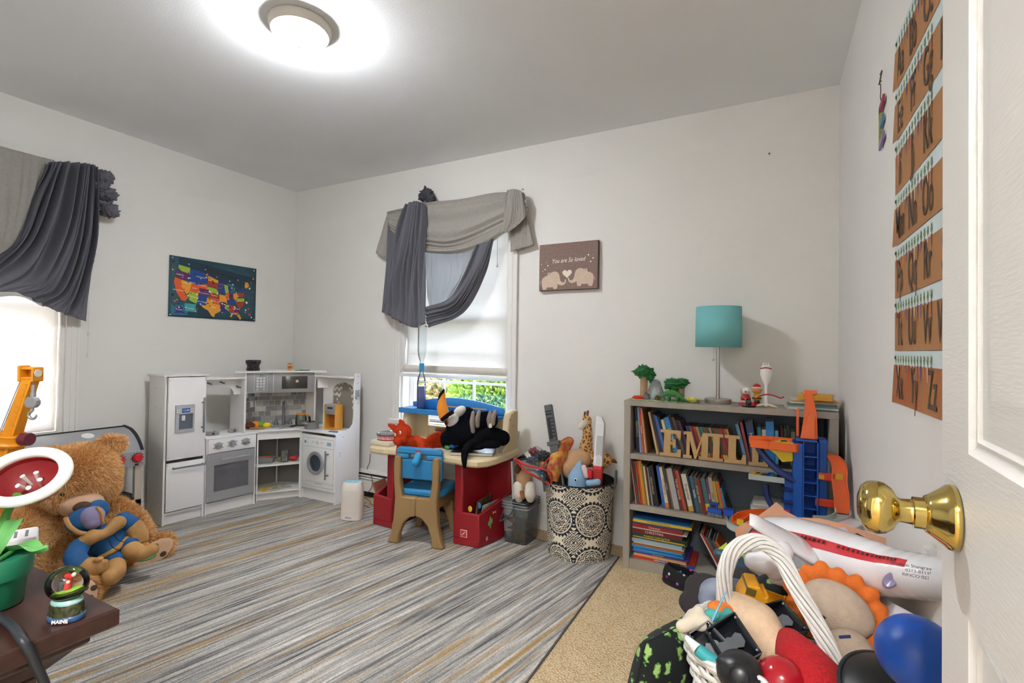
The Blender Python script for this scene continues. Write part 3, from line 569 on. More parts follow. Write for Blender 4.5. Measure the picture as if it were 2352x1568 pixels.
for a in (-100,80): MB().tube([(.05*cos(radians(a-22)),.05*sin(radians(a-22)),.044),(.068*cos(radians(a-14)),.068*sin(radians(a-14)),.048),(.068*cos(radians(a+14)),.068*sin(radians(a+14)),.048),(.05*cos(radians(a+22)),.05*sin(radians(a+22)),.044)],.005,8,sm=4).o('pot_handle', mt('#a4a6a9',.4,metal=.2), pt)
def inpot(name,label,m,col): o = m.o(name, mt(col,.5)); o.location = (-3.015,2.56,.512); tag(o,label,'toy food','toy food in the pot')
inpot('toy_spoon_handle','black toy utensil handle sticking up out of the grey pot',MB().tube([(-.01,.0,.02),(-.012,-.012,.085)],[.006,.009,.009],10).ell((-.012,-.012,.085),.009,n=10,m=6),'#15161a')
inpot('toy_broccoli','dark green toy vegetable in the grey pot',MB().ell((.028,-.008,.048),(.020,.018,.014)).ell((.018,.008,.046),(.014,.014,.014)),'#23512f'); inpot('toy_tomato','red toy vegetable in the grey pot',MB().ell((-.026,-.008,.046),(.013,.013,.012)),'#c0342c')
cf = thing('toy_coffee_maker','orange wooden toy coffee maker with grey front on the washer counter','toy coffee maker',(-3.07+.205,2.515+.075,.512) )
MB().box(-.055,.06,0,.075,.001,.012).box(-.055,.06,.055,.075,.012,.185).box(-.055,-.047,.0,.055,.012,.185).box(.052,.06,0,.055,.012,.185).o('coffee_body', mt('#d99a3d',.5,var=.1,scale=20), cf, 0, bev=.003)
MB().rb((.0025,.028,.149),(.099,.052,.072),.004).o('coffee_head', mt('#a7a9ac',.35,metal=.2), cf); MB().box(-.047,.052,.048,.0549,.012,.113).o('coffee_recess', mt('#9c5a22',.5), cf, 0)
MB().box(-.024,.03,.0012,.0022,.152,.168).o('coffee_display', kdark, cf, 0)
for i in range(4): MB().cyl((-.03+i*.021,.002,.13),(-.03+i*.021,-.0015,.13),.004,n=10).o('coffee_button', kd, cf)
pen = MB().cyl((-2.80,2.53,.5155),(-2.725,2.545,.5155),.004,n=10).o('blue_marker', mt('#2b5fc0',.4)); tag(pen,'blue marker at the front edge of the washer counter','marker')
# on top of the microwave
bp0 = W2K(KS,-.035,.17,.931)
bw = MB().lathe([(.0,.0),(.045,.0),(.046,.018),(.042,.022),(.044,.03),(.040,.034),(.046,.045),(.053,.062),(.052,.076),(.049,.078),(.046,.074),(.044,.05),(.0,.04)],36,Matrix.Translation(bp0)).o('black_bowl', mt('#0d0d0f',.12,spec=.7)); tag(bw,'glossy black footed bowl on top of the toy kitchen','bowl')
tgp = KI @ KS @ Matrix.Translation((.212,.13,.931))
tg = thing('block_figure','small orange striped block animal figure on top of the toy kitchen','toy figure',tgp)
MB().rb((0,0,.036),(.032,.026,.042),.003).o('head_block', mt('#e08a2e',.5,var=1,scale=55,col2='#7a4212'), tg); MB().rb((-.008,0,.006),(.012,.02,.012),.003).rb((.008,0,.006),(.012,.02,.012),.003).o('feet', mt('#e08a2e',.5), tg)
for x in (-.008,.008): e = MB().cyl((x,-.0128,.042),(x,-.0145,.042),.0055,n=14).o('eye', mt('#f6f6f6',.3), tg); MB().cyl((x,-.0145,.042),(x,-.0152,.042),.0028,n=10).o('pupil', mt('#111111',.3), tg)
def onmw(name,label,s,t,rz,d,col,cat='marker',r=None):
    m = MB(KI @ KS @ TR((s,t,.9305),(0,0,rz)))
    if r: m.cyl((-d/2,0,r),(d/2,0,r),r,n=10)
    else: m.box(-d[0]/2,d[0]/2,-d[1]/2,d[1]/2,0,d[2])
    tag(m.o(name, mt(col,.5)),label,cat)
onmw('green_marker','bright green marker lying on top of the toy kitchen',.272,.11,-6,.06,'#5aa62f',r=.004); onmw('dark_marker','dark green marker lying beside the bright green one',.315,.10,-4,.07,'#2f4a33',r=.0035); onmw('paper_card','white paper card lying on top of the toy kitchen corner',.375,.13,8,(.09,.05,.003),'#e8e6e2','paper')
# things inside the corner shelves
sb = W2K(KS,.055,.10,.257)
t1 = thing('toy_cash_box','grey toy cash box with an orange label on the middle corner shelf','toy',Matrix.Translation(sb) @ TR(rot=(0,0,40)))
MB().rb((0,0,.02),(.13,.085,.04),.008).o('box_body', mt('#7c7b7a',.5), t1); MB().box(-.01,.045,-.03,.02,.0402,.042).o('orange_label', mt('#e0672c',.6), t1, 0)
dz = W2K(KS,.14,.08,.257)
dn_ = MB(Matrix.Translation(dz+Vector((.02,.02,0))) @ TR(rot=(0,0,30))); dn_.tube([(-.06,0,.012),(-.03,0,.018),(0,0,.028),(.02,0,.04),(.03,.0,.062),(.045,0,.066)],[.003,.010,.016,.012,.008,.004],8,sm=3)
for x,y in ((-.01,.015),(.01,.015),(-.01,-.015),(.012,-.015)): dn_.cyl((x,y*.5,.022),(x,y*1.3,.001),.005,.004,n=8)
tag(blob(dn_,'toy_dinosaur',mt('#514a40',.5,var=.5,scale=60,col2='#b8a46a'),vox=.003,smooth=2),'dark toy dinosaur on the middle corner shelf of the toy kitchen','toy animal')
cpz = W2K(KS,.185,.06,.257)
cu = MB().lathe([(.0,.001),(.026,.001),(.031,.085),(.029,.085),(.024,.003),(.0,.003)],24,Matrix.Translation(cpz)).o('clear_cup', glass('#eef2f2',.12)); tag(cu,'clear plastic cup on the middle corner shelf','cup')
rz_ = W2K(KS,.245,.075,.257); rd = MB(Matrix.Translation(rz_)); rd.ell((0,0,.018),(.03,.02,.018)).ell((.02,.01,.03),(.015,.012,.012)).ell((-.025,-.005,.012),(.015,.012,.01)); tag(blob(rd,'red_toy',mt('#c92f2c',.5),vox=.003,smooth=2),'small red toy on the middle corner shelf','toy')
for i,(s,t,rz,c) in enumerate(((.09,.09,32,'#c9b74a'),(.15,.07,22,'#8a8f7c'))):
    m = MB(KI @ KS @ TR((s,t,.0635+.004*i),(0,0,rz))).box(-.075,.075,-.05,.05,0,.004)
    b_ = m.o('magazine', mt('#cfcabb',.6)); MB(KI @ KS @ TR((s,t,.0635+.004*i),(0,0,rz))).box(-.074,.074,-.049,.049,.004,.0045).o('magazine_cover', mt(c,.5,var=1,scale=35,col2=('#d8922f','#d9d4c6')[i]), b_, 0); tag(b_,('yellow covered magazine on the bottom corner shelf of the toy kitchen','grey magazine under the yellow one on the bottom shelf')[1-i],'magazine')
# air purifier
ap = thing('air_purifier','white table-top air purifier with blue top standing on the rug','air purifier',TR((-2.40,2.375,.0065),(0,0,20)))
def apr(z, e): return [( (.070+e)*(abs(cos(a))**.55)*(1 if cos(a)>0 else -1), (.048+e)*(abs(sin(a))**.8)*(1 if sin(a)>0 else -1), z) for a in np.linspace(0, 2*pi, 36, endpoint=False)]
MB().loft([apr(0,-.006),apr(.004,0),apr(.17,.0),apr(.20,-.002),apr(.236,-.010),apr(.240,-.012)]).o('purifier_body', mt('#e3dad1',.45), ap, 50)
MB().loft([apr(.2402,-.015),apr(.243,-.017)]).o('control_top', mt('#8cc3d6',.35), ap, 50); MB().cyl((0,0,.243),(0,0,.2445),.009).o('power_button', WHITE, ap)
hol = mt('#9d958d',.8); hm = MB()
for i in range(15):
    for j in range(26): hm.poly([(-.048+i*.0069+(j%2)*.0034+.0016*cos(a), .035+j*.0062+.0016*sin(a)) for a in (0,1.57,3.14,4.71)],0,L=Matrix(((1,0,0,0),(0,0,-1,-.0486),(0,1,0,0),(0,0,0,1))))
hm.o('grille_holes', hol, ap, 0)['kind'] = 'stuff'
txt('Afloia', .018, mt('#2a2a2c',.5), ap, TR((-.005,-.0492,.021),(90,0,0)), 'brand_lettering')
# ================================================================== left side of the room
sheer = mt('#84848e', .8, var=.10, scale=120, transl=.34, alpha=.88, spec=.1)
linen = mt('#a9a59e', .9, var=.10, scale=70, bump=.35, bscale=90, spec=.1, transl=.10)
# ---- window scarf on the left window
lc = thing('window_scarf', 'light grey linen and dark grey sheer scarf draped over the left window', 'curtain', (XL+.05, .9, 1.9))
_o = Matrix.Translation((-(XL+.05), -.9, -1.9))
def lv(x, y, X=XL+.07): p = at(x, y, X=X); return _o @ p
g = [[(-80,312),(-90,420),(-95,560),(-100,640)],[(-20,330),(-25,430),(-30,560),(-35,650)],[(40,346),(30,430),(20,520),(5,600)],[(85,358),(80,420),(70,480),(50,545)],[(125,368),(122,400),(112,440),(95,480)]]
drape([[lv(x,y,XL+.05) for x,y in q] for q in g], 46, 40, .006, 4, 'linen_panel', linen, lc, (1,0,0))
g = [[(110,372),(85,440),(45,545),(-30,600)],[(140,371),(110,455),(60,560),(-30,640)],[(165,372),(125,500),(60,610),(-30,668)],[(185,374),(150,520),(95,640),(40,672)],[(205,376),(180,540),(140,660),(98,700)],[(216,380),(205,540),(175,670),(150,722)],[(222,384),(219,540),(207,650),(198,738)]]
drape([[lv(x,y,XL+.09) for x,y in q] for q in g], 190, 46, .050, 4.6, 'sheer_panel', sheer, lc, (1,0,0))
drape([[lv(x,y,XL+.035) for x,y in q] for q in [[(-60,420),(-60,560),(-60,690)],[(60,400),(50,560),(40,680)],[(150,420),(140,600),(100,705)]]], 30, 24, .008, 5, 'back_panel', mt('#c9c7c4',.9,alpha=.55,transl=.4,spec=.1), lc, (1,0,0))
for i,(x,y,r) in enumerate(((240,408,.050),(246,446,.050),(252,484,.048),(228,430,.05))):
    c = lv(x,y,XL+.075); rosette(c, r, 'rosette_fold', sheer, lc, i, (1,1.1,.95))
# blind pull cord
pc = thing('blind_cord', 'white blind pull cord hanging beside the left window', 'cord', (XL+.03, 1.43, 1.2))
a, b, c_ = [at(x,y,X=XL+.03)-Vector((XL+.03,1.43,1.2)) for x,y in ((205,690),(203,765),(201,815))]
MB().tube([a,b,c_],.0012,6).o('cord', mt('#d8d5cc',.8), pc)
for p in (b, c_): MB().lathe([(.0,.012),(.003,.01),(.006,-.010),(.005,-.012),(.0,-.012)],14,Matrix.Translation(p)).o('cord_tassel', mt('#dcd8cd',.5), pc)
# ---- map poster
mp = thing('map_poster', 'colourful illustrated map of the United States on the left wall', 'poster', frame((XL+.003, 1.853, 1.313), (0,1,0), (1,0,0)))
# local: x 0..0.632 right, y up 0..0.415, z out of the wall
PW, PH = .632, .415
def curl(x, y): return .002+.004*(x/PW)**3
MB().grid(lambda u,v: (u*PW, v*PH, curl(u*PW,0)), 14, 6).o('poster_sheet', mt('#2d5360',.55,var=.25,scale=9,col2='#27444f'), mp, 60, solid=.0008)
def up(P): return [(x/1000*PW, (1-y/1000)*PH) for x,y in P]
def pz(m, P, lvl): m.add([(x,y,curl(x,y)+.0006+.00035*lvl) for x,y in P],[tuple(range(len(P)))])
def ccw(P): return P if sum(P[i][0]*P[(i+1)%len(P)][1]-P[(i+1)%len(P)][0]*P[i][1] for i in range(len(P)))>0 else P[::-1]
MC = {'o':'#dd5b2a','y':'#e29a32','g':'#9bb83b','b':'#22438a','p':'#5d2a63','r':'#9c3a26','d':'#1d3644','t':'#3f9aa3','i':'#2e2c78','w':'#e8e4da','k':'#22201f','s':'#28697c','R':'#b8363a'}
states = [('d',[(95,20),(990,190),(930,260),(880,330),(800,420),(700,350),(640,350),(590,400),(410,330),(95,180)]),('d',[(290,745),(560,760),(520,880),(480,960),(330,990),(270,830),(230,760)]),
('g',[(95,135),(215,165),(210,270),(120,235),(92,190)]),('p',[(85,205),(120,240),(210,275),(190,385),(60,350)]),('b',[(220,180),(410,215),(405,400),(285,445),(195,390)]),('o',[(60,350),(125,380),(120,480),(195,680),(170,730),(130,720),(80,600),(50,430)]),
('y',[(125,380),(235,415),(215,560),(185,620),(120,480)]),('o',[(235,415),(295,425),(290,465),(320,475),(310,580),(215,560)]),('o',[(295,390),(405,410),(400,515),(290,470)]),('y',[(415,245),(530,275),(528,365),(410,340)]),('r',[(410,345),(528,370),(530,460),(405,440)]),('g',[(400,445),(525,470),(535,550),(430,545),(400,500)]),('p',[(320,480),(430,500),(425,610),(310,590)]),('g',[(215,560),(310,580),(290,760),(180,690),(195,640)]),('b',[(310,600),(405,615),(395,770),(290,765)]),('r',[(430,545),(545,560),(545,645),(425,625)]),('o',[(410,625),(545,645),(550,745),(480,730),(470,660),(410,650)]),
('y',[(405,640),(465,655),(470,730),(555,745),(560,860),(500,910),(490,970),(460,950),(420,860),(380,830),(330,770),(395,775)]),('b',[(530,380),(600,380),(620,540),(540,530)]),('o',[(530,290),(585,300),(600,450),(535,455)]),('i',[(530,275),(620,290),(590,370),(530,370)]),('g',[(595,370),(650,390),(660,470),(650,520),(610,520)]),('o',[(620,520),(660,510),(665,620),(640,680),(610,620)]),('y',[(545,560),(615,570),(650,690),(550,685)]),('p',[(550,685),(640,690),(610,790),(560,780)]),('i',[(560,785),(610,795),(660,830),(600,880),(565,860)]),('g',[(615,730),(665,735),(660,850),(610,800)]),('R',[(670,735),(720,740),(730,860),(665,850)]),('p',[(720,730),(770,750),(800,860),(730,860)]),('o',[(770,740),(840,690),(860,650),(740,670)]),('r',[(740,670),(865,640),(840,720),(800,790),(770,750)]),
('b',[(640,650),(760,640),(740,690),(650,720),(625,720)]),('p',[(660,530),(710,530),(715,620),(660,640)]),('y',[(710,520),(760,500),(765,600),(740,640),(715,600)]),('r',[(760,500),(850,480),(850,560),(765,580)]),('g',[(765,600),(850,580),(850,650),(745,660)]),('b',[(770,470),(840,400),(870,420),(860,490)]),('i',[(640,400),(700,400),(690,490),(660,500)]),('y',[(860,290),(890,280),(910,350),(870,400),(850,360)]),('y',[(670,870),(780,860),(820,960),(800,985),(760,900),(680,880)]),
('t',[(165,765),(310,770),(310,905),(165,895)]),('s',[(25,800),(165,800),(200,830),(200,965),(25,975)]),('i',[(70,835),(120,820),(145,840),(145,900),(185,950),(130,930),(50,950),(80,920),(60,880)]),
('R',[(345,140),(420,115),(560,130),(680,165),(770,215),(780,290),(745,270),(640,215),(520,185),(400,180),(350,195)]),
('s',[(600,340),(680,330),(720,400),(690,420),(650,370)]),('s',[(690,430),(740,470),(680,520),(670,470)])]
pm = {}
for k, P in states: pm.setdefault(k, MB()); pz(pm[k], ccw(up(P)), 1 if k in 'dst' else 2)
rr = random.Random(5)
for i in range(150):
    x = rr.uniform(60,900); y = rr.uniform(200,900); k = rr.choice('wwkkyodb'); s = rr.uniform(5,13); pm.setdefault(k, MB()); pz(pm[k], ccw(up([(x-s*rr.uniform(.6,1.6),y),(x,y-s*1.4),(x+s*rr.uniform(.6,1.6),y+2),(x+2,y+s*1.2)])), 3)
for x,y,s,k in ((40,100,22,'k'),(35,230,14,'g'),(40,640,22,'k'),(690,930,20,'y'),(700,900,14,'w'),(880,660,20,'w'),(870,800,16,'w'),(905,770,14,'o'),(925,880,26,'R'),(915,390,16,'w'),(880,320,14,'o'),(940,280,16,'R'),(960,200,16,'y'),(820,200,18,'r'),(960,450,14,'R'),(960,560,16,'R'),(380,150,14,'w'),(765,260,14,'w'),(945,930,12,'w'),(200,105,10,'w')):
    pm.setdefault(k, MB()); pz(pm[k], ccw(up([(x+s*.7*cos(a), y+s*1.05*sin(a)) for a in np.linspace(0,2*pi,9)[:-1]])), 3)
for k, m in pm.items(): m.o('printed_shapes', mt(MC[k],.55), mp, 0)['kind'] = 'stuff'
txt('UNITED STATES OF AMERICA', .026, mt('#3a1d22',.6), mp, TR((.40*.9,.335,.0062),(0,0,-11)), 'printed_title', sx=.78)
for s_,x,y in (('CALIFORNIA',95,560),('OREGON',110,300),('IDAHO',240,410),('MONTANA',330,300),('NEVADA',180,430),('UTAH',265,500),('WYOMING',345,440),('COLORADO',370,570),('ARIZONA',240,650),('NEW MEXICO',350,720),('TEXAS',480,800),('KANSAS',485,590),('ALASKA',110,880),('HAWAII',230,850),('OKLAHOMA',510,690),('GEORGIA',755,790)):
    x_, y_ = up([(x,y)])[0]; txt(s_, .012, mt('#ece8dc',.6), mp, TR((x_,y_,curl(x_,0)+.0022),(0,0,-5)), 'printed_name', ext=0)
for x,y in ((.018,.4),(.61,.397),(.012,.012),(.62,.015)): MB().ell((x,y,curl(x,y)+.003),(.005,.005,.002),n=10,m=6).o('push_pin', mt('#d6d3cc',.3), mp)
# ---- toy barbecue
gr = thing('toy_barbecue', 'grey and black toy barbecue with red knobs against the left wall', 'toy grill', (-3.405, 1.30, 0))
gw = mt('#cdbfae',.6,var=.12,scale=18,stretch=(1,1,.1)); gg = mt('#a0a2a4',.45,var=.06,scale=8,metal=.1); gb = mt('#1b1e24',.45)
lp = [(-.155,.61)]+[(-.155+.25*sin(a), .36+.25*cos(a)) for a in np.linspace(.30,1.12,10)]
Y0, Y1 = -.37, .305
def lring(off): return [(x+off*.3*(i>0), z+off) for i,(x,z) in enumerate(lp)]
m = MB()
prof = lp+[(lp[-1][0]-.002,lp[-1][1]-.02),(-.155,.47)]
XZ = Matrix(((1,0,0,0),(0,0,1,0),(0,1,0,0),(0,0,0,1)))
MB(XZ).prism(prof, Y0+.012, Y1-.012).o('lid', gg, gr, 30)
for y in (Y0, Y1-.012):
    MB(XZ).prism([(x+.006*(i>0),z+.008) for i,(x,z) in enumerate(lp)]+[(lp[-1][0]+.012,lp[-1][1]-.05),(lp[-1][0]-.02,lp[-1][1]-.05),(lp[-1][0]-.03,lp[-1][1]-.005),(-.02,.57),(-.155,.595)], y, y+.014).o('lid_side_rim', gb, gr, 30)
MB().box(.055,.082,Y0+.012,Y1-.012,.455,.478).o('lid_handle_bar', gb, gr, 0, bev=.004); MB().box(-.155,-.145,Y0,Y1,.60,.615).o('lid_back_rim', gb, gr, 0)
MB().box(-.15,.075,Y0+.015,Y1-.015,.40,.452).o('fire_box', mt('#141518',.6), gr, 0)
fp = MB().box(.095,.105,Y0+.005,Y1-.005,.405,.492).o('knob_panel', mt('#9fa0a2',.45,metal=.2), gr, 0, bev=.002)
for y in (.165,.255):
    k = MB().lathe([(.0,0),(.026,0),(.026,.004),(.022,.006),(.021,.022),(.018,.025),(.0,.026)],26,TR((.105,y,.452),(0,90,0))).o('red_knob', mt('#c8242c',.35), fp)
    MB().lathe([(.0,.0),(.028,.0),(.028,.003),(.0,.003)],26,TR((.105,y,.452),(0,90,0))).o('knob_collar', mt('#1c1c20',.5), fp)
    MB().box(.1052,.1056,y-.012,y+.008,.408,.418).o('printed_icon', gb, fp, 0)
    for a in range(0,181,30): MB().box(.1052,.1056,y+.033*cos(radians(a))-.001,y+.033*cos(radians(a))+.001,.452+.033*sin(radians(a))-.004,.452+.033*sin(radians(a))+.004).o('dial_tick', gb, fp, 0)
for z in (.475,.425): MB().ell((.106,Y1-.02,z),(.002,.005,.005),n=10,m=6).o('screw', mt('#c9c9c9',.3,metal=.8), fp)
MB().ell((-.06,.08,.592),(.028,.03,.002),(0,25,0)).o('temperature_dial', mt('#e9e7e2',.5), gr)
for x in (.06,-.13):
    for y in (Y1-.05, Y0+.02): MB().box(x,x+.025,y,y+.038,.002,.41).o('leg', gw, gr, 0, bev=.002)
MB().box(-.13,.085,Y0+.02,Y1-.012,.10,.20).o('lower_shelf', mt('#d5c7a8',.6), gr, 0); MB().box(-.128,.083,Y0+.022,Y1-.014,.2005,.215).o('shelf_mat', mt('#2b2f36',.7), gr, 0)
MB().tube([(.03,.12,.41),(.03,.121,.30)],.0012,6).ell((.03,.121,.29),.008,n=10,m=6).o('hanging_cord', mt('#9a8a70',.7), gr)
# ---- giant teddy bear
furm = [mt('#efbe80',.85,spec=.15), mt('#dfa968',.85,spec=.15), mt('#f8d29c',.85,spec=.15)]
BO = Vector((-3.0, 1.24, .0065))
bear = thing('teddy_bear', 'giant brown teddy bear sitting on the rug by the toy barbecue', 'teddy bear', BO)
def bp3(x,y,X): return at(x,y,X=X)-BO
hd = bp3(180,1092,-2.98); ndir = Vector((.72,-.30,-.62)).normalized()
b = MB(); RH = .148
b.ell(hd,(RH*1.02,RH*1.1,RH*.98)); b.ell(hd+Vector((.04,.075,-.06)),.075); b.ell(hd+Vector((.04,-.085,-.06)),.075)
tr = bp3(160,1245,-3.02); b.ell(tr,(.16,.20,.21)); b.ell(tr+Vector((.02,-.01,-.06)),(.19,.22,.15)); b.ell(Vector((-.02,.0,.13)),(.17,.22,.13))
def capsule(b, P, r, n=14, sm=4): b.tube(P, r, n, sm=sm); b.ell(P[0], r[0], n=n, m=8); b.ell(P[-1], r[-1], n=n, m=8)
# arms
capsule(b,[bp3(255,1175,-3.02),bp3(310,1215,-2.95),bp3(330,1262,-2.88)],[.075,.07,.05]); capsule(b,[bp3(70,1200,-3.0),bp3(30,1260,-2.9),bp3(70,1330,-2.85)],[.08,.085,.06])
# legs and feet
FR = at(352,1268,X=-2.83)-BO; FL = at(188,1366,Z=.065)-BO
capsule(b,[Vector((-.02,.14,.09)),FR*.55+Vector((0,0,.04)),FR+Vector((-.06,-.01,0))],[.10,.085,.075]); capsule(b,[Vector((0,-.14,.09)),FL*.6+Vector((0,0,.02)),FL+Vector((-.05,0,0))],[.10,.075,.06])
nR = Vector((.86,-.35,.10)).normalized(); nL = Vector((.95,-.05,.25)).normalized()
for c, n_ in ((FR,nR),(FL,nL)):
    A = aim(c, c+n_); q = A.to_3x3()
    b.add(*(lambda mm: (mm.v, mm.f))(MB(A).ell((0,0,-.02),(.062 if n_ is nR else .06,.105 if n_ is nR else .07,.05)))) if n_ is not nR else b.add(*(lambda mm: (mm.v, mm.f))(MB(A @ TR(rot=(0,0,-58))).ell((0,0,-.02),(.062,.108,.055))))
eR = bp3(255,1022,-3.02); b.ell(eR,(.04,.065,.05),(20,0,-35)); eL = bp3(118,1048,-3.06); b.ell(eL,(.035,.05,.04))
bear_b = blob(b,'bear_body',mt('#cf9558',.9,spec=.1),bear,vox=.014,smooth=5)
muz = hd+ndir*.135+Vector((.02,.01,-.03))
def keep(P):
    m_ = np.array(muz+ndir*.05); dd_ = np.linalg.norm((P-m_)*np.array([1,1,1.1]),axis=1) > .092
    for c, n_ in ((FR,nR),(FL,nL)): dd_ &= ~(((P-np.array(c))@np.array(n_) > .008)&(np.linalg.norm(P-np.array(c),axis=1) < .12))
    return dd_
fur(bear_b,'bear_fur',furm,120000,.027,.0026,(.12,-.05,-.45),.6,bear,keep)
mz = MB(aim(muz, muz+ndir)); mz.ell((0,0,0),(.085,.062,.055)); mo = mz.o('muzzle', mt('#d3ad8e',.9,var=.08,scale=60), bear, 180)
nd2 = Vector((.88,-.36,-.02)).normalized(); MB(aim(muz+nd2*.062+Vector((0,.006,.004)), muz+nd2*.2)).ell((0,0,0),(.036,.026,.018)).o('nose', mt('#4a3020',.6), bear)
MB().tube([muz+nd2*.072+Vector((.0,.008,-.02)),muz+nd2*.062+Vector((.0,.01,-.045))],.0015,6).o('mouth_stitch', mt('#3a2a20',.7), bear)
for s in (-1,1): MB().ell(muz+ndir*.02+Vector((-.02,.075*s+.012,.068-.01*s)),.012).o('eye', mt('#120d0a',.15), bear)
for c, n_, rz, sc_ in ((FR,nR,-58,1),(FL,nL,0,.85)):
    A = aim(c+n_*.026, c+n_*.1) @ TR(rot=(0,0,rz)); pd = MB(A); pd.ell((0,0,0),(.053*sc_,.094*(sc_ if rz else .65),.010)); po = pd.o('foot_pad', mt('#d5b08f',.9,var=.06,scale=50), bear)
    dk = mt('#4b3324',.8)
    for (x,y,rx,ry) in ((0,-.042,.030,.034),(-.028,.022,.013,.016),(.0,.045,.014,.017),(.030,.028,.012,.015)):
        if not rz: y *= .6; ry *= .75
        MB(A).ell((x,y,.0085-.004*(abs(y)>.03)),(rx,ry,.003),n=18,m=8).o('paw_print', dk, po)
# ---- soft doll in a blue and tan suit, lying on the bear
DO = at(240,1240,X=-2.74); doll = thing('soft_doll','stuffed doll in a blue and tan suit lying against the teddy bear','doll',DO)
def dp_(x,y,X=-2.74): return at(x,y,X=X)-DO
db = mt('#1f5b93',.75,var=.25,scale=25,bump=.05); dt = mt('#bd8f56',.7,var=.22,scale=22)
def part(name,mat_,fn,v=.006): mm = MB(); fn(mm); return blob(mm,name,mat_,doll,vox=v,smooth=4)
part('head',mt('#8f86ab',.8,var=.1,scale=20),lambda m: (m.ell(dp_(211,1186,-2.755),(.045,.05,.046)),m.ell(dp_(214,1200,-2.735),(.03,.036,.028))),.005)
part('hood',db,lambda m: (m.ell(dp_(196,1193,-2.785),(.05,.075,.058)),m.ell(dp_(222,1172,-2.80),(.04,.05,.05))))
part('hood_trim',dt,lambda m: m.tube([dp_(150,1188,-2.74),dp_(160,1208,-2.71),dp_(180,1222,-2.70),dp_(200,1226,-2.70)],.010,10,sm=4),.004)
part('hood_trim',dt,lambda m: m.tube([dp_(222,1163,-2.73),dp_(233,1178,-2.715),dp_(235,1200,-2.71)],.008,10,sm=4),.004)
part('torso',db,lambda m: (m.ell(dp_(243,1240,-2.745),(.06,.085,.075)),m.ell(dp_(262,1264,-2.72),(.055,.062,.055))))
part('shoulder_armour',dt,lambda m: (capsule(m,[dp_(182,1252,-2.715),dp_(212,1232,-2.69)],[.030,.032]),capsule(m,[dp_(212,1232,-2.69),dp_(242,1224,-2.685),dp_(272,1200,-2.70)],[.030,.022,.032])))
part('belt',dt,lambda m: m.tube([dp_(228,1282,-2.70),dp_(252,1270,-2.672),dp_(276,1253,-2.672),dp_(294,1234,-2.69)],.013,10,sm=4),.004)
part('arm',db,lambda m: capsule(m,[dp_(182,1256,-2.71),dp_(172,1278,-2.67),dp_(182,1296,-2.64)],[.040,.041,.040])); part('arm',db,lambda m: capsule(m,[dp_(283,1196,-2.735),dp_(303,1206,-2.73)],[.042,.040]))
part('glove',dt,lambda m: (capsule(m,[dp_(195,1303,-2.625),dp_(216,1302,-2.61)],[.042,.040]),[m.ell(dp_(238,1290+7*i,-2.59),(.016,.018,.011)) for i in range(4)],m.ell(dp_(226,1284,-2.58),(.014,.02,.011))),.005)
part('gauntlet',dt,lambda m: (capsule(m,[dp_(308,1212,-2.72),dp_(320,1230,-2.70)],[.043,.040]),[m.ell(dp_(316+7*i,1244-2*i,-2.675),(.012,.012,.011)) for i in range(4)],m.ell(dp_(306,1236,-2.68),(.012,.014,.01))),.005)
part('leg',db,lambda m: capsule(m,[dp_(262,1278,-2.705),dp_(262,1296,-2.65)],[.042,.042])); part('leg',db,lambda m: capsule(m,[dp_(280,1254,-2.71),dp_(298,1254,-2.67)],[.040,.040]))
part('boot',dt,lambda m: (capsule(m,[dp_(264,1302,-2.63),dp_(262,1316,-2.59),dp_(252,1326,-2.57)],[.043,.043,.036]))); part('boot',dt,lambda m: capsule(m,[dp_(302,1262,-2.65),dp_(325,1272,-2.61),dp_(350,1262,-2.59)],[.041,.037,.028]))
part('boot_sole',mt('#4f9a63',.8),lambda m: m.tube([dp_(318,1284,-2.595),dp_(338,1283,-2.58),dp_(358,1272,-2.575)],.009,8,sm=4),.004)
for P in ([(198,1270),(215,1262),(232,1240)],[(250,1240),(258,1256),(270,1262)],[(262,1228),(272,1240),(284,1244)]): MB().tube([dp_(x,y,-2.655) for x,y in P],.0016,6,sm=4).o('printed_seam', mt('#17202c',.8), doll)
# ================================================================== dresser in the left foreground and the things on it
wood = mt('#3b231b',.38,var=.35,scale=9,stretch=(1,7,7),col2='#2a1611',bump=.03,coat=.15)
DX, DY, DZ = -.817, .368, .75
ds = thing('dresser','dark brown wooden dresser with moulded edge in the left foreground','dresser',(DX,DY,0))
def dring(i, z): return [(-1.05,-.465,z),(-i,-.465,z),(-i,-i,z),(-1.05,-i,z)]
MB().loft([dring(*q) for q in ((.003,.724),(0,.727),(0,.747),(.003,.75))]).o('top', wood, ds, 20)
MB().loft([dring(*q) for q in ((.10,.655),(.068,.655),(.066,.657),(.066,.668),(.068,.670),(.062,.674),(.052,.684),(.036,.700),(.026,.706),(.024,.709),(.024,.7235))]).o('moulding', wood, ds, 20)
MB().box(-1.02,-.10,-.46,-.10,.03,.654).o('carcass', wood, ds, 0)
for y in (-.462,-.16): MB().box(-.10,-.088,y,y+.062,.03,.654).o('side_stile', wood, ds, 0, bev=.003)
for z in (.03,.59): MB().box(-.10,-.089,-.40,-.16,z,z+.064).o('side_rail', wood, ds, 0, bev=.003)
for z in (.05,.25,.45): d_ = MB().box(-1.0,-.12,-.10,-.082,z,z+.185).o('drawer', wood, ds, 0, bev=.004); MB().ell((-.55,-.075,z+.09),(.012,.012,.012)).o('knob', mt('#2a2420',.4,metal=.6), d_)
for x in (-1.0,-.15):
    for y in (-.45,-.15): MB().box(x,x+.05,y,y+.05,.0065,.03).o('foot', wood, ds, 0)
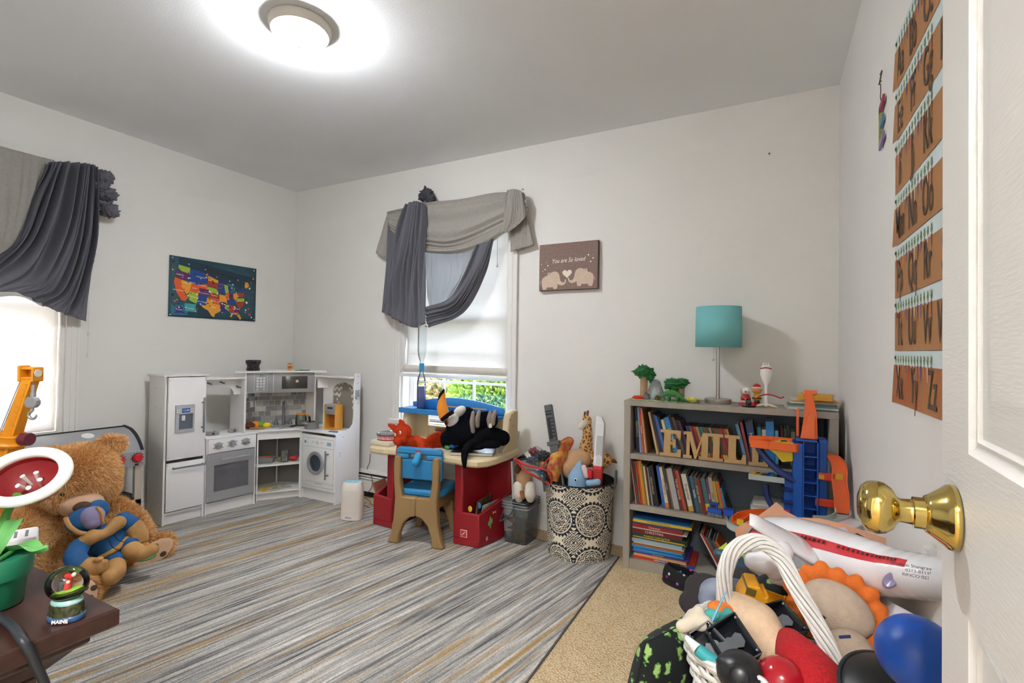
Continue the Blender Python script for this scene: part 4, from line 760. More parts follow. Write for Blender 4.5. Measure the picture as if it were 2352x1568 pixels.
# ---- flower-pot toy: green pot, leaves, red and white bud (plain)
pp = at(-14,1390,Z=DZ+.001); PS = (.50,.50,.60)
pl = thing('potted_toy_flower','toy plant with a red and white bell flower in a glossy green pot','toy plant',pp)
pg = mt('#1f6e50',.35)
MB(TR(s=PS)).lathe([(.0,0),(.058,0),(.061,.003),(.069,.066),(.0705,.068),(.078,.068),(.080,.072),(.082,.112),(.080,.116),(.075,.116),(.073,.104),(.0,.102)],48).o('pot', pg, pl)
MB(TR(s=PS)).lathe([(.0,.1025),(.073,.1025)],32).o('soil', mt('#3a332c',.9,var=.4,scale=60), pl)
s0 = Vector((.0,.0,.06)); hp = at(62,1098,d=.77)-pp
s1 = at(4,1230,d=.76)-pp; s2 = at(16,1178,d=.77)-pp
MB().tube([s0,s1*.5+s0*.5,s1,s2,hp+Vector((-.014,-.006,-.026))],.0058,12,sm=6).o('stem', mt('#4f9240',.45), pl)
def leaf(P, w, th=.004):
    P = catmull(P, 8); n = len(P); m = MB(); rings = []
    for i, p in enumerate(P):
        t = i/(n-1); ww = w*(sin(pi*min(1,t*.9+.10))**.8)+.001; tn = (P[min(i+1,n-1)]-P[max(i-1,0)]).normalized(); sd = tn.cross(Vector((0,0,1))).normalized(); up_ = sd.cross(tn)
        rings.append([p-sd*ww+up_*.006*(1-abs(2*t-1)), p-sd*ww*.5-up_*.001, p+up_*-.004, p+sd*ww*.5-up_*.001, p+sd*ww+up_*.006*(1-abs(2*t-1)), p+sd*ww*.5+up_*th, p+up_*th*.4, p-sd*ww*.5+up_*th])
    return m.loft(rings)
lm = mt('#5c9a55',.4)
L1 = [at(x,y,d=d_)-pp for x,y,d_ in ((10,1278,.74),(32,1258,.72),(62,1254,.71),(86,1266,.70),(110,1256,.695))]
leaf(L1,.010).o('leaf', lm, pl); leaf([Vector((.0,.0,.07)),Vector((-.02,.02,.095)),Vector((-.045,.035,.10)),Vector((-.065,.045,.09))],.009).o('leaf', lm, pl)
MB().cyl((.006,-.006,.060),L1[1]*.95,.004,.003,n=10).o('leaf_stalk', mt('#2f7038',.45), pl)
# plain bell flower: red cup, thick white rim, dark red throat, pale stamens
bax = (-_f*.62+_u*.62+_r*.18).normalized(); BA = aim(hp, hp+bax, up=tuple(_u))
MB(BA).lathe([(.0,-.040),(.020,-.037),(.034,-.026),(.043,-.010),(.046,.004),(.044,.006),(.040,-.008),(.030,-.022),(.016,-.030),(.0,-.031)],40,L=TR(s=(1.12,.95,1))).o('bell_cup', mt('#a81d22',.35), pl)
MB(BA).lathe([(.0,-.0285),(.015,-.028),(.029,-.020),(.038,-.006)],40,L=TR(s=(1.12,.95,1))).o('bell_throat', mt('#7d1a1e',.5), pl)
MB(BA).lathe([(.0455+.0085*cos(a), .006+.0085*sin(a)) for a in np.linspace(0,2*pi,16)],40,L=TR(s=(1.12,.95,1))).o('bell_rim', mt('#e8e6e2',.35), pl)
for k in range(5): MB(BA).tube([(.008*cos(k*1.26),.008*sin(k*1.26),-.028),(.014*cos(k*1.26),.014*sin(k*1.26),-.006)],[.002,.0035],8).o('stamen', mt('#e2ddd4',.5), pl)
# ---- snow globe
gp = at(153,1417,Z=DZ+.001)
sg = thing('snow_globe','tilted glass snow globe with a decorated base on the dresser corner','snow globe',Matrix.Translation(gp) @ TR(rot=(0,0,20),s=.76))
def oval(rx, ry, z, n=40): return [(rx*cos(2*pi*i/n), ry*sin(2*pi*i/n), z) for i in range(n)]
MB().loft([oval(.0305,.022,0),oval(.031,.0225,.001),oval(.031,.0225,.007),oval(.029,.021,.009)]).o('base_plate', mt('#33527c',.4), sg)
mm = MB()
def bf(u, v): a = 2*pi*u; r = 1+.10*mnoise.noise((cos(a)*6,sin(a)*6,v*3)); return (.029*r*cos(a)*(1-.12*v), .0215*r*sin(a)*(1-.12*v), .009+.020*v)
MB().grid(bf, 60, 8, cu=True).o('scenic_base', mt('#3d4420',.5,var=1,scale=130,col2='#1a120c',detail=2), sg, 60)
MB().loft([oval(.0255,.019,.028),oval(.026,.0195,.031),oval(.021,.0175,.036),oval(.014,.012,.036)]).o('collar', mt('#8fb5b0',.3), sg)
txt('MAINE', .0085, mt('#e9e7e0',.4), sg, TR((.012,-.0222,.0042),(90,0,18)), 'base_lettering', ext=.0005, bold=.0002)
gl = glass('#ffffff',.0,.01,1.5)
GC = Vector((.0,0,.061)); MB().ell(GC,(.0325,.030,.029),(0,14,0),40,24).o('glass_ball', gl, sg, 180)
MB().ell(GC+Vector((0,0,-.0145)),(.024,.022,.004),(0,-10,0)).o('grass_mound', mt('#7fae2f',.8,var=.4,scale=200), sg)
MB().cyl(GC+Vector((-.010,-.002,-.013)),GC+Vector((-.009,-.002,.004)),.0065,.004,n=14).ell(GC+Vector((-.009,-.002,.006)),.004,n=12,m=8).o('dark_figurine', mt('#1d2027',.5), sg)
MB().cyl(GC+Vector((.001,-.001,-.010)),GC+Vector((.004,.0,.008)),.006,.005,n=12).rb(GC+Vector((.004,0,.013)),(.016,.007,.007),.002).o('red_figurine', mt('#b3221f',.5), sg); MB().ell(GC+Vector((.013,0,.016)),.004,n=10,m=6).ell(GC+Vector((.006,-.004,.004)),.003,n=10,m=6).o('cream_trim', mt('#d8cfae',.5), sg)
# ---- black cable over the dresser edge
P = [at(-40,1395,Z=DZ+.005),at(0,1418,Z=DZ+.0075),at(30,1440,Z=DZ+.0075),at(48,1466,Z=DZ+.009),at(66,1492,X=DX+.008),at(84,1530,X=DX+.009),at(104,1575,X=DX+.009),at(118,1640,X=DX+.010)]
tag(MB().tube(P,.0052,12,sm=8).o('power_cable', mt('#23262b',.45)),'thick black power cable hanging over the dresser edge','cable')
# ---- white slotted box behind the pot
wp = at(46,1272,Z=DZ+.001); wb = thing('slotted_box','small white plastic box with two slots behind the green pot','box',Matrix.Translation(wp) @ TR(rot=(0,0,-20)))
MB().rb((0,0,.018),(.066,.045,.036),.004).o('box_body', mt('#e6e6e8',.4), wb)
for y in (-.006,.008): MB().box(-.014,.022,y-.002,y+.002,.0355,.0367).o('slot', mt('#6b6d72',.5), wb, 0)
# ---- toy crane
co = mt('#d98f1e',.42); 
c0 = at(-110,1330,d=.86); c0.z = DZ+.001
cr = thing('toy_crane','yellow toy crane with a hook hanging from its raised boom','toy crane',c0)
A0 = at(-30,1240,d=.86)-c0; A1 = at(22,1008,d=.86)-c0; A2 = at(72,868,d=.86)-c0
side = Vector((.886,.464,0)); dv = (A1-A0).normalized(); nrm = dv.cross(side).normalized()
def boom(name, a, b, w0, w1, mat_, par):
    dv = (b-a).normalized(); nr = dv.cross(side).normalized(); sd = nr.cross(dv)
    m = MB(); m.loft([[p+sd*w*x+nr*w*y for x,y in ((-.5,-.5),(.5,-.5),(.5,.5),(-.5,.5))] for p,w in ((a,w0),(b,w1))]); o_ = m.o(name, mat_, par, 0, bev=.001)
    L = (b-a).length; rg = MB(); k = 0; t = .006
    while t < L-.006:
        p = a+dv*t; w = w0+(w1-w0)*t/L
        rg.add([p+sd*w*x+nr*(-w*.5+z)+dv*y for x,y,z in ((-.1,-.0011,-.001),(.3,-.0011,-.001),(.3,.0011,-.001),(-.1,.0011,-.001),(-.1,-.0011,.001),(.3,-.0011,.001),(.3,.0011,.001),(-.1,.0011,.001))],[(0,1,2,3),(0,1,5,4),(1,2,6,5),(2,3,7,6),(3,0,4,7)]); t += .0042
    rg.o('boom_ribs', mat_, o_, 0)['kind'] = 'stuff'; return o_
boom('lower_boom',A0,A1,.036,.030,co,cr); boom('upper_boom',A1-dv*.02,A2,.020,.017,co,cr)
MB(aim(A1-dv*.006,A1+dv*.1)).lathe([(.0,-.004),(.024,-.004),(.026,0),(.024,.004),(.022,.004),(.022,.012),(.023,.014),(.021,.016),(.0,.016)],28).o('collar', co, cr)
MB().cyl(A1+side*.022-nrm*0,A1+side*.036,.011,n=20).o('side_wheel', mt('#5c2030',.4), cr)
hd_ = aim(A2, A2+dv)
m = MB(frame(A2, side, dv) @ TR(s=.74))
m.box(-.016,.016,-.012,.012,-.004,.003).box(-.019,-.013,-.016,.012,-.008,.030).box(.013,.019,-.016,.012,-.008,.026).box(-.013,.013,-.014,.012,.020,.026).box(-.012,.012,.004,.012,.002,.02); m.o('boom_head', co, cr, 0, bev=.002)
for s in (-1,1): MB(frame(A2, side, dv) @ TR(s=.74)).cyl((s*.0185,-.004,.012),(s*.0205,-.004,.012),.009,n=16).o('pulley', mt('#d9d6ce',.5), cr)
hk = at(76,905,d=.845)-c0; ht = A2+dv*.010+Vector((.008,-.010,0)); hx = Vector((hk.x,hk.y,0))
cab = mt('#6e7074',.4,metal=.4)
MB().cyl(Vector((hk.x,hk.y,ht.z)),Vector((hk.x,hk.y,hk.z+.012)),.0007,n=6).o('hoist_cable', cab, cr)
for o_ in (-.014,-.017,-.020): MB().cyl(A1+side*o_+dv*.014,A2+side*(o_+.002)-dv*.004,.0006,n=6).o('boom_cable', cab, cr)
hm_ = mt('#9b9ca0',.35,metal=.5); T = Matrix.Translation(hk) @ frame((0,0,0), side, (0,0,1)) @ TR(s=.8)
MB(T).cyl((0,0,.002),(0,0,.020),.0034,n=12).cyl((0,0,-.006),(0,0,.004),.005,n=12).o('cable_socket', hm_, cr)
MB(T @ Matrix(((1,0,0,0),(0,0,1,0),(0,1,0,0),(0,0,0,1)))).prism([(-.008,-.006),(.006,-.006),(.012,-.014),(.012,-.022),(.006,-.029),(-.008,-.029),(-.013,-.022),(-.013,-.014)],-.006,.006).o('hook_block', hm_, cr, 0, bev=.001)
MB(T).tube([(0,0,-.028),(0,0,-.035),(-.006,0,-.040),(-.008,0,-.046),(-.003,0,-.052),(.004,0,-.052),(.008,0,-.047),(.008,0,-.043)],[.0025,.0025,.003,.003,.003,.0025,.002,.0012],10,sm=4).o('hook', hm_, cr)
MB().box(-.07,.05,-.05,.05,0,.03).o('crane_base', mt('#5a5f66',.5), cr, 0, bev=.004); MB().rb((-.01,0,.05),(.08,.07,.05),.008).o('crane_cab', co, cr); MB().cyl((0,0,.06),A0,.018,n=14).o('boom_foot', co, cr)
# ================================================================== scarf on the back window
bc_ = thing('window_scarf', 'light grey linen swag and dark sheer scarf over the window behind the desk', 'curtain', (-1.95, D-.06, 1.8))
_b = Vector((-1.95, D-.06, 1.8))
def bv(P, dy): return [at(x,y,Y=D-dy)-_b for x,y in P]
drape([bv(P,.085) for P in ([(890,487),(930,478),(975,466),(1060,457),(1140,443),(1203,442)],[(889,498),(930,505),(975,515),(1060,510),(1140,485),(1209,458)],[(892,512),(930,535),(975,550),(1040,556),(1130,522),(1212,478)],[(897,528),(935,560),(975,578),(1045,581),(1115,563),(1209,497)])], 60, 60, .016, 2.6, 'linen_swag', linen, bc_, (0,-1,0))
drape([bv(P,.10) for P in ([(1165,437),(1160,470),(1155,505),(1150,535)],[(1180,434),(1182,470),(1180,505),(1172,530)],[(1198,438),(1204,465),(1207,485),(1205,502)])], 40, 24, .012, 3, 'gathered_end', linen, bc_, (0,-1,0), ph=1)
drape([bv(P,.05) for P in ([(1176,470),(1174,520),(1173,578)],[(1192,455),(1196,520),(1195,572)],[(1206,450),(1214,510),(1226,562)])], 30, 24, .012, 2, 'linen_tail', linen, bc_, (0,-1,0))
drape([bv(P,.05) for P in ([(891,489),(876,540),(863,580)],[(896,495),(888,545),(876,590)],[(902,505),(897,550),(888,592)])], 24, 24, .010, 2, 'linen_tail', linen, bc_, (0,-1,0))
drape([bv(P,.12) for P in ([(934,470),(912,530),(898,620),(880,716)],[(942,464),(928,560),(908,650),(905,732)],[(955,462),(946,560),(932,650),(932,746)],[(968,465),(962,560),(956,650),(955,752)],[(977,470),(976,560),(975,650),(978,744)])], 100, 44, .042, 3.6, 'sheer_fall', sheer, bc_, (0,-1,0), ph=.7)
drape([bv(P,.07) for P in ([(893,500),(888,600),(877,717)],[(915,530),(905,620),(915,728)],[(935,560),(935,640),(940,735)])], 40, 30, .010, 3, 'sheer_back_layer', sheer, bc_, (0,-1,0), ph=2)
drape([bv(P,.10) for P in ([(1096,562),(1070,625),(1030,685),(975,705)],[(1115,556),(1090,625),(1045,700),(978,725)],[(1128,550),(1104,628),(1055,712),(980,740)],[(1137,545),(1112,628),(1062,718),(985,752)])], 60, 40, .024, 3.0, 'sheer_swoop', sheer, bc_, (0,-1,0), ph=1.3)
drape([bv(P,.055) for P in ([(975,575),(978,640),(988,715)],[(1010,580),(1008,640),(1005,712)],[(1060,580),(1050,640),(1025,690)],[(1108,560),(1085,620),(1040,690)])], 60, 30, .012, 4, 'sheer_veil', mt('#6d7484',.8,alpha=.42,transl=.4,spec=.1), bc_, (0,-1,0), solid=0)
for i,(x,y,r) in enumerate(((980,446,.050),(990,456,.035),(970,452,.035))): rosette(at(x,y,Y=D-.06)-_b, r, 'rosette_fold', mt('#4d4d55',.85,var=.1,scale=90,spec=.1), bc_, i+5, (1,.8,1))
ct = thing('blind_cord','white pull cord with tassel hanging in front of the back window shade','cord',at(1142,600,Y=D-.03))
q0 = at(1142,600,Y=D-.03); MB().cyl(at(1143,540,Y=D-.03)-q0,at(1142,604,Y=D-.03)-q0,.0012,n=6).o('cord', mt('#a5a29b',.8), ct); MB().lathe([(.0,.012),(.004,.01),(.008,-.014),(.006,-.017),(.0,-.017)],14,Matrix.Translation((0,0,-.02))).o('cord_tassel', mt('#cdc8bb',.5), ct)
# ================================================================== art desk
cream = mt('#d9c8a2',.5,var=.05,scale=8); red = mt('#8e1a22',.42); dblue = mt('#2f7fc0',.4)
dk = thing('art_desk','plastic child art desk with cream top, red legs and blue shelf below the window','desk',(-1.80,2.53,0)); dT = Matrix.Translation((1.80,-2.53,0))
top = [(-2.215,2.36),(-2.205,2.315),(-2.17,2.30),(-2.075,2.298),(-2.055,2.312),(-2.03,2.318),(-1.56,2.318),(-1.52,2.308),(-1.47,2.300),(-1.415,2.312),(-1.375,2.36),(-1.36,2.44),(-1.355,2.60),(-1.365,2.74),(-2.215,2.74)]
MB(dT).prism(top,.468,.512).o('desk_top', cream, dk, 30, bev=.012)
def leg(sx, name='leg'):
    X = lambda x: x if sx > 0 else -3.655-x
    r = MB(dT)
    def pr(P,z0,z1): r.prism([(X(x),y) for x,y in P],z0,z1)
    pr([(-1.60,2.365),(-1.545,2.37),(-1.545,2.70),(-1.60,2.70)],.0065,.468); pr([(-1.60,2.655),(-1.39,2.655),(-1.39,2.70),(-1.60,2.70)],.0065,.468)
    o_ = r.o(name, red, dk, 30, bev=.010)
    pk = MB(dT); F = [(-1.60,2.36),(-1.435,2.372),(-1.395,2.555),(-1.39,2.70)]; G = [(-1.585,2.385),(-1.452,2.395),(-1.42,2.56),(-1.415,2.70)]
    hz = [.19,.192,.235,.27]
    V = []; 
    for (x,y),z in zip(F,hz): V += [(X(x),y,.045),(X(x),y,z)]
    for (x,y),z in zip(G,hz): V += [(X(x),y,.045),(X(x),y,z)]
    Q = []
    for i in range(3): a=2*i; Q += [(a,a+2,a+3,a+1),(8+a,8+a+1,8+a+3,8+a+2),(a+1,a+3,8+a+3,8+a+1)]
    Q += [(0,1,9,8)]
    if sx < 0: Q = [q[::-1] for q in Q]
    pk.add(V,Q); po = pk.o('pocket', red, dk, 30, bev=.006)
    MB(dT).prism([(X(x),y) for x,y in F]+[(X(-1.60),2.70)],.0065,.045).o('leg_base', red, dk, 30, bev=.006); MB(dT).prism([(X(x),y) for x,y in G]+[(X(-1.585),2.70)],.045,.06).o('pocket_floor', red, dk, 0)
    return po
pR = leg(1); leg(-1)
# hutch: two cream uprights, back panel with an opening, blue tray on top
MB(dT @ Matrix(((0,0,1,-1.425),(1,0,0,0),(0,1,0,0),(0,0,0,1)))).prism([(2.56,.505),(2.735,.505),(2.735,.752),(2.68,.752),(2.63,.735),(2.61,.70),(2.60,.60),(2.585,.545),(2.55,.525)],0,.045).o('upright', cream, dk, 30, bev=.010)
MB(dT @ Matrix(((0,0,1,-2.205),(1,0,0,0),(0,1,0,0),(0,0,0,1)))).prism([(2.60,.505),(2.735,.505),(2.735,.715),(2.66,.715),(2.63,.69)],0,.045).o('upright', cream, dk, 30, bev=.008)
bkp = MB(dT); bkp.box(-2.16,-2.06,2.715,2.735,.505,.70).box(-1.55,-1.425,2.715,2.735,.505,.70).box(-2.06,-1.55,2.715,2.735,.505,.60).box(-2.06,-1.55,2.715,2.735,.672,.70).o('back_panel', cream, dk, 0, bev=.004)
tr_ = MB(dT)
def tray(u, v): # back rim arch
    x = -2.20+u*.72; return (x, 2.735-.006*v, .70+v*(.05+.045*sin(pi*u)))
MB(dT).box(-2.215,-1.475,2.60,2.735,.690,.702).o('tray_floor', dblue, dk, 0, bev=.003)
MB(dT).box(-2.215,-1.475,2.592,2.602,.688,.722).o('tray_front_lip', dblue, dk, 0, bev=.003); MB(dT).grid(tray,24,4).o('tray_back_rim', dblue, dk, 60, solid=.010)
MB(dT).prism([(-2.215,2.60),(-2.10,2.60),(-2.10,2.735),(-2.215,2.735)],.702,.722).o('tray_end_block', dblue, dk, 0, bev=.004)
MB(dT).cyl((-1.62,2.665,.702),(-1.62,2.665,.715),.075,.07,n=28).o('tray_cup_holder', dblue, dk)
MB(dT).box(-1.95,-1.60,2.705,2.715,.733,.741).o('pencil_ledge', mt('#c79a62',.6), dk, 0, bev=.002)
MB(dT).cyl((-1.38,2.625,.70),(-1.3785,2.625,.70),.006,n=12).o('screw', mt('#777777',.4,metal=.7), dk); MB(dT @ TR((-1.3795,2.665,.66),(0,90,0))).rb((0,0,.0006),(.012,.005,.001),.0005).ell((.007,.003,.0006),(.003,.003,.0006),n=8,m=4).ell((.007,-.003,.0006),(.003,.003,.0006),n=8,m=4).ell((-.007,.003,.0006),(.003,.003,.0006),n=8,m=4).ell((-.007,-.003,.0006),(.003,.003,.0006),n=8,m=4).o('bone_sticker', mt('#c9a03c',.5), dk)
# stickers on the right pocket
lsk = MB(dT @ frame((-1.53,2.3655,.075), (1,.07,0), y=(0,0,1))); lsk.rb((0,0,.0008),(.042,.042,.0016),.0006); so = lsk.o('maker_badge', mt('#e8e2dc',.5), dk); MB(dT @ frame((-1.53,2.3645,.075), (1,.07,0), y=(0,0,1))).rb((0,0,.0010),(.036,.036,.0016),.0006).o('badge_face', mt('#c0302c',.5), dk); txt('STEP2',.012,mt('#f0ece6',.5),dk,dT @ frame((-1.53,2.3622,.075),(1,.07,0),y=(0,0,1)) @ TR(rot=(0,0,45)),'badge_lettering',ext=.0002)
stm = dT @ frame((-1.4125,2.46,.13),(.213,.977,0),y=(0,0,1))
MB(stm).ell((0,0,.001),(.008,.036,.0015),n=14,m=8).ell((.014,.006,.001),(.005,.016,.0015),n=10,m=6).ell((-.014,-.002,.001),(.005,.014,.0015),n=10,m=6).rb((.008,-.006,.001),(.014,.007,.002),.001).rb((-.008,-.012,.001),(.014,.007,.002),.001).o('cactus_sticker', mt('#7fae62',.5), dk)
MB(stm).rb((.035,.05,.001),(.02,.006,.002),.001).ell((.046,.054,.001),(.004,.004,.001),n=8,m=4).ell((.046,.046,.001),(.004,.004,.001),n=8,m=4).ell((.024,.054,.001),(.004,.004,.001),n=8,m=4).ell((.024,.046,.001),(.004,.004,.001),n=8,m=4).o('bone_sticker', mt('#c9b06a',.5), dk)
MB(stm).ell((-.026,-.085,.001),(.010,.013,.0015),n=10,m=6).o('rabbit_sticker', mt('#c9c2a2',.5,var=.5,scale=150), dk)
# book and papers in the pocket
bq = MB(TR((-1.505,2.42,.062),(0,8,6))).box(0,.008,0,.19,0,.19).o('picture_book', mt('#77634a',.6,var=1,scale=22,col2='#3d3226')); tag(bq,'brown picture book standing in the red desk pocket','book')
for c,(x,y,z) in (('#d8b13a',(-1.515,2.405,.205)),('#3f86c4',(-1.47,2.43,.225))): tag(MB().ell((x,y,z),(.014,.004,.018),n=14,m=8).o('cutout_figure', mt(c,.6)),('yellow' if c=='#d8b13a' else 'blue')+' paper cut-out figure stuck in the red desk pocket','paper')
tag(MB(TR((-1.475,2.43,.062),(0,10,-6))).box(0,.004,0,.18,0,.17).o('magazine', mt('#d9d4cc',.5,var=.5,scale=30,col2='#8c9c94')),'pale magazine leaning in the red desk pocket','magazine')
tag(MB(TR((-2.19,2.42,.062),(0,-24,8))).box(0,.008,0,.14,0,.20).o('drawing_pad', mt('#a86a4e',.6)),'brown drawing pad leaning in the left desk pocket','book')
# ---- things on the desk
wb_ = tag(MB().rb((-2.14,2.42,.5285),(.155,.17,.030),.004).o('cream_box', mt('#e3dcc8',.5)),'flat cream box at the left end of the desk','box')
tn = thing('cookie_tin','round red and grey cookie tin on a flat cream box','tin',(-2.135,2.42,.544))
MB().lathe([(.0,0),(.078,0),(.080,.002),(.080,.030)],48).o('tin_side', mt('#b11f28',.3), tn, 30); MB().lathe([(.080,.030),(.082,.030),(.082,.037),(.079,.040),(.076,.040),(.074,.037),(.0,.038)],48).o('tin_lid', mt('#8d8d90',.25,metal=.5), tn, 30)
for a in range(-150,-20,22):
    for t_,z in (('STAR',.021),('WARS',.011)): txt(t_,.0115,mt('#f2efe8',.5),tn,TR((.0806*cos(radians(a)),.0806*sin(radians(a)),z),(90,0,a+90)),'tin_lettering',ext=.0003,bold=.0003)
txt('STAR WARS',.022,mt('#d9d7d2',.5),tn,TR((-.01,-.01,.0384),(0,0,20)),'lid_lettering')
pad = MB(TR((-1.93,2.56,.513),(0,0,6))).box(-.09,.16,-.06,.09,0,.004).o('paper_sheets', mt('#cfd3d8',.6,var=.4,scale=40,col2='#8a98a4')); tag(pad,'printed paper sheets lying on the desk behind the fox toy','paper')
# fox plush
FX = Vector((-1.945,2.33,.512)); fx = thing('fox_plush','red plush fox with blue paws leaning over the chair back','plush toy',FX)
fr = mt('#cf4a28',.9,spec=.1); furR = [mt('#d9512c',.9,spec=.1),mt('#c23f20',.9,spec=.1)]
def fp_(x,y,Y): X_,Y_ = 820+x/3.92,720+y/3.92; return at(X_,Y_,Y=Y)-FX
m = MB(); hc = fp_(415,1060,2.325)
m.ell(hc,(.052,.045,.042)); m.ell(fp_(375,1145,2.29),(.030,.03,.024)); m.ell(fp_(410,1120,2.30),(.032,.03,.03)); capsule(m,[fp_(450,1140,2.335),fp_(520,1165,2.37),fp_(590,1195,2.42),fp_(620,1215,2.46)],[.030,.038,.045,.04])
capsule(m,[fp_(540,1130,2.33),fp_(585,1190,2.30),fp_(555,1265,2.25)],[.020,.020,.017]); capsule(m,[fp_(410,1175,2.33),fp_(385,1215,2.29),fp_(380,1270,2.25)],[.020,.018,.016]); capsule(m,[fp_(640,1200,2.45),fp_(650,1235,2.40)],[.03,.02])
ear = [fp_(395,1015,2.335),fp_(405,985,2.33),fp_(385,957,2.33)]; capsule(m,ear,[.020,.016,.006]); capsule(m,[fp_(350,1040,2.335),fp_(315,1015,2.33),fp_(282,997,2.33)],[.018,.013,.006])
bo = blob(m,'fox_body',fr,fx,vox=.006,smooth=3); fur(bo,'fox_fur',furR,22000,.007,.0014,(0,0,-.2),.5,fx)
for P in ([fp_(380,1280,2.245),fp_(372,1345,2.225)],[fp_(552,1275,2.245),fp_(528,1340,2.225)]): mm=MB(); capsule(mm,P,[.020,.022]); blob(mm,'blue_paw',mt('#2f8fc4',.85),fx,vox=.005,smooth=3)
tl = MB(); capsule(tl,[fp_(640,1200,2.47),fp_(690,1170,2.48),fp_(740,1130,2.49)],[.022,.034,.028]); to_ = blob(tl,'tail',fr,fx,vox=.007,smooth=3); fur(to_,'tail_fur',furR,7000,.030,.0022,(0,0,.1),.7,fx,seed=3)
for (x,y) in ((388,1070),(342,1090)):
    c = fp_(x,y,2.277); MB().ell(c,(.008,.004,.010),n=14,m=8).o('eye', mt('#ece7da',.3), fx); MB().ell(c+Vector((-.001,-.004,0)),(.003,.001,.004),n=10,m=6).o('pupil', mt('#141414',.2), fx)
# toucan plush
TU = Vector((-1.66,2.52,.513)); tu = thing('toucan_plush','black and white plush toucan with a big orange beak lying on the desk','plush toy',TU)
def tp(x,y,Y): X_,Y_ = 820+x/3.92,720+y/3.92; return at(X_,Y_,Y=Y)-TU
bl = mt('#13161c',.9,spec=.1)
m = MB(); m.ell(tp(930,1030,2.53),(.085,.08,.085)); capsule(m,[tp(845,1130,2.50),tp(960,1090,2.50),tp(1100,1000,2.53),tp(1190,960,2.55)],[.06,.075,.07,.05]); m.ell(tp(860,1140,2.48),(.05,.045,.04)); m.ell(tp(990,920,2.55),(.05,.05,.05))
tb = blob(m,'toucan_body',bl,tu,vox=.008,smooth=4); fur(tb,'toucan_fur',[bl,mt('#1d222b',.9,spec=.1)],16000,.010,.002,(.1,0,-.2),.5,tu)
m = MB(); m.ell(tp(860,965,2.475),(.046,.034,.040),(0,-35,0)); m.ell(tp(925,880,2.50),(.045,.035,.030),(0,-40,0)); blob(m,'white_bib',mt('#dedbd6',.9),tu,vox=.006,smooth=3)
m = MB(); capsule(m,[tp(790,925,2.455),tp(768,850,2.455),tp(768,770,2.455),tp(783,700,2.455)],[.036,.034,.022,.008]); blob(m,'beak',mt('#e08a26',.8,var=.1,scale=20),tu,vox=.005,smooth=3)
m = MB(); capsule(m,[tp(745,800,2.450),tp(752,740,2.447),tp(782,688,2.447)],[.012,.013,.008]); blob(m,'beak_tip',bl,tu,vox=.004,smooth=2)
MB().tube([tp(765,955,2.425),tp(815,915,2.42),tp(868,880,2.44)],.010,10,sm=4,sy=1.3).o('beak_band', bl, tu); ec = tp(803,983,2.428); MB().ell(ec,(.012,.006,.015),n=16,m=10).o('eye', mt('#5a1420',.15), tu); MB().ell(ec+Vector((-.001,-.004,0)),(.007,.004,.009),n=12,m=8).o('pupil', mt('#0b0708',.1), tu)
gy = mt('#8a8078',.9)
for (a,b_) in (((1045,1060),(1045,890)),((1085,1010),(1100,880)),((1195,1010),(1200,890)),((1225,990),(1245,880))): m=MB(); capsule(m,[tp(a[0],a[1],2.45),tp((a[0]+b_[0])/2-8,(a[1]+b_[1])/2,2.445),tp(b_[0],b_[1],2.45)],[.013,.016,.011]); blob(m,'toe',gy,tu,vox=.004,smooth=2)
MB(frame(tp(1200,1008,2.437),(1,0,.3),y=(0,0,1))).box(-.010,.010,-.012,.012,0,.001).o('care_label', mt('#e8e6de',.6), tu, 0); m=MB(); capsule(m,[tp(715,1040,2.50),tp(800,1045,2.50)],[.012,.013]); blob(m,'brown_paw',mt('#6e4a2c',.9),tu,vox=.004,smooth=2)
# black cloth, comics book, figurine
bk1 = thing('comic_book','large black covered paperback lying on the right side of the desk','book',TR((-1.53,2.46,.513),(0,0,22)))
MB().box(-.12,.12,-.075,.075,.0015,.016).o('pages', mt('#d7d3ca',.8), bk1, 0); MB().box(-.122,.122,-.077,.077,0,.0015).box(-.122,.122,-.077,.077,.016,.018).o('cover', mt('#121316',.3), bk1, 0); MB().box(.0,.07,-.06,-.01,.0181,.0185).o('cover_picture', mt('#d98c34',.4,var=.6,scale=60,col2='#7a2c1c'), bk1, 0)
cl_ = mt('#0e0f12',.95,spec=.05)
m = MB(); q = lambda x,y,Y: at(820+x/3.92,720+y/3.92,Y=Y)
capsule(m,[q(1310,1120,2.52),q(1200,1090,2.50),q(1100,1110,2.46)],[.045,.05,.03]); capsule(m,[q(1090,1150,2.43),q(1010,1190,2.38),q(975,1240,2.32),q(965,1300,2.295),q(968,1375,2.29)],[.032,.026,.022,.018,.012]); m.ell(q(1180,1180,2.46),(.08,.06,.018)); m.ell(q(1080,1200,2.43),(.05,.05,.016))
co_ = blob(m,'black_cloth',cl_,None,vox=.006,smooth=4); tag(co_,'crumpled black cloth hanging over the front edge of the desk','cloth')
fg = thing('small_figurine','small green and blue toy figurine lying beside the black cloth','toy figure',q(830,1210,2.45)); f0 = q(830,1210,2.45)
MB().ell(q(812,1202,2.45)-f0,(.018,.014,.014)).o('green_head', mt('#3c8c3a',.5), fg); MB().ell(q(860,1192,2.45)-f0,(.020,.013,.014)).ell(q(900,1182,2.455)-f0,(.016,.012,.012)).o('blue_body', mt('#274f9c',.5), fg)
tag(MB(TR((-1.745,2.47,.513),(0,0,12))).box(-.06,.10,-.05,.05,0,.003).o('paper_sheet', mt('#cfc9bd',.6)),'loose paper sheet beside the green figurine','paper')
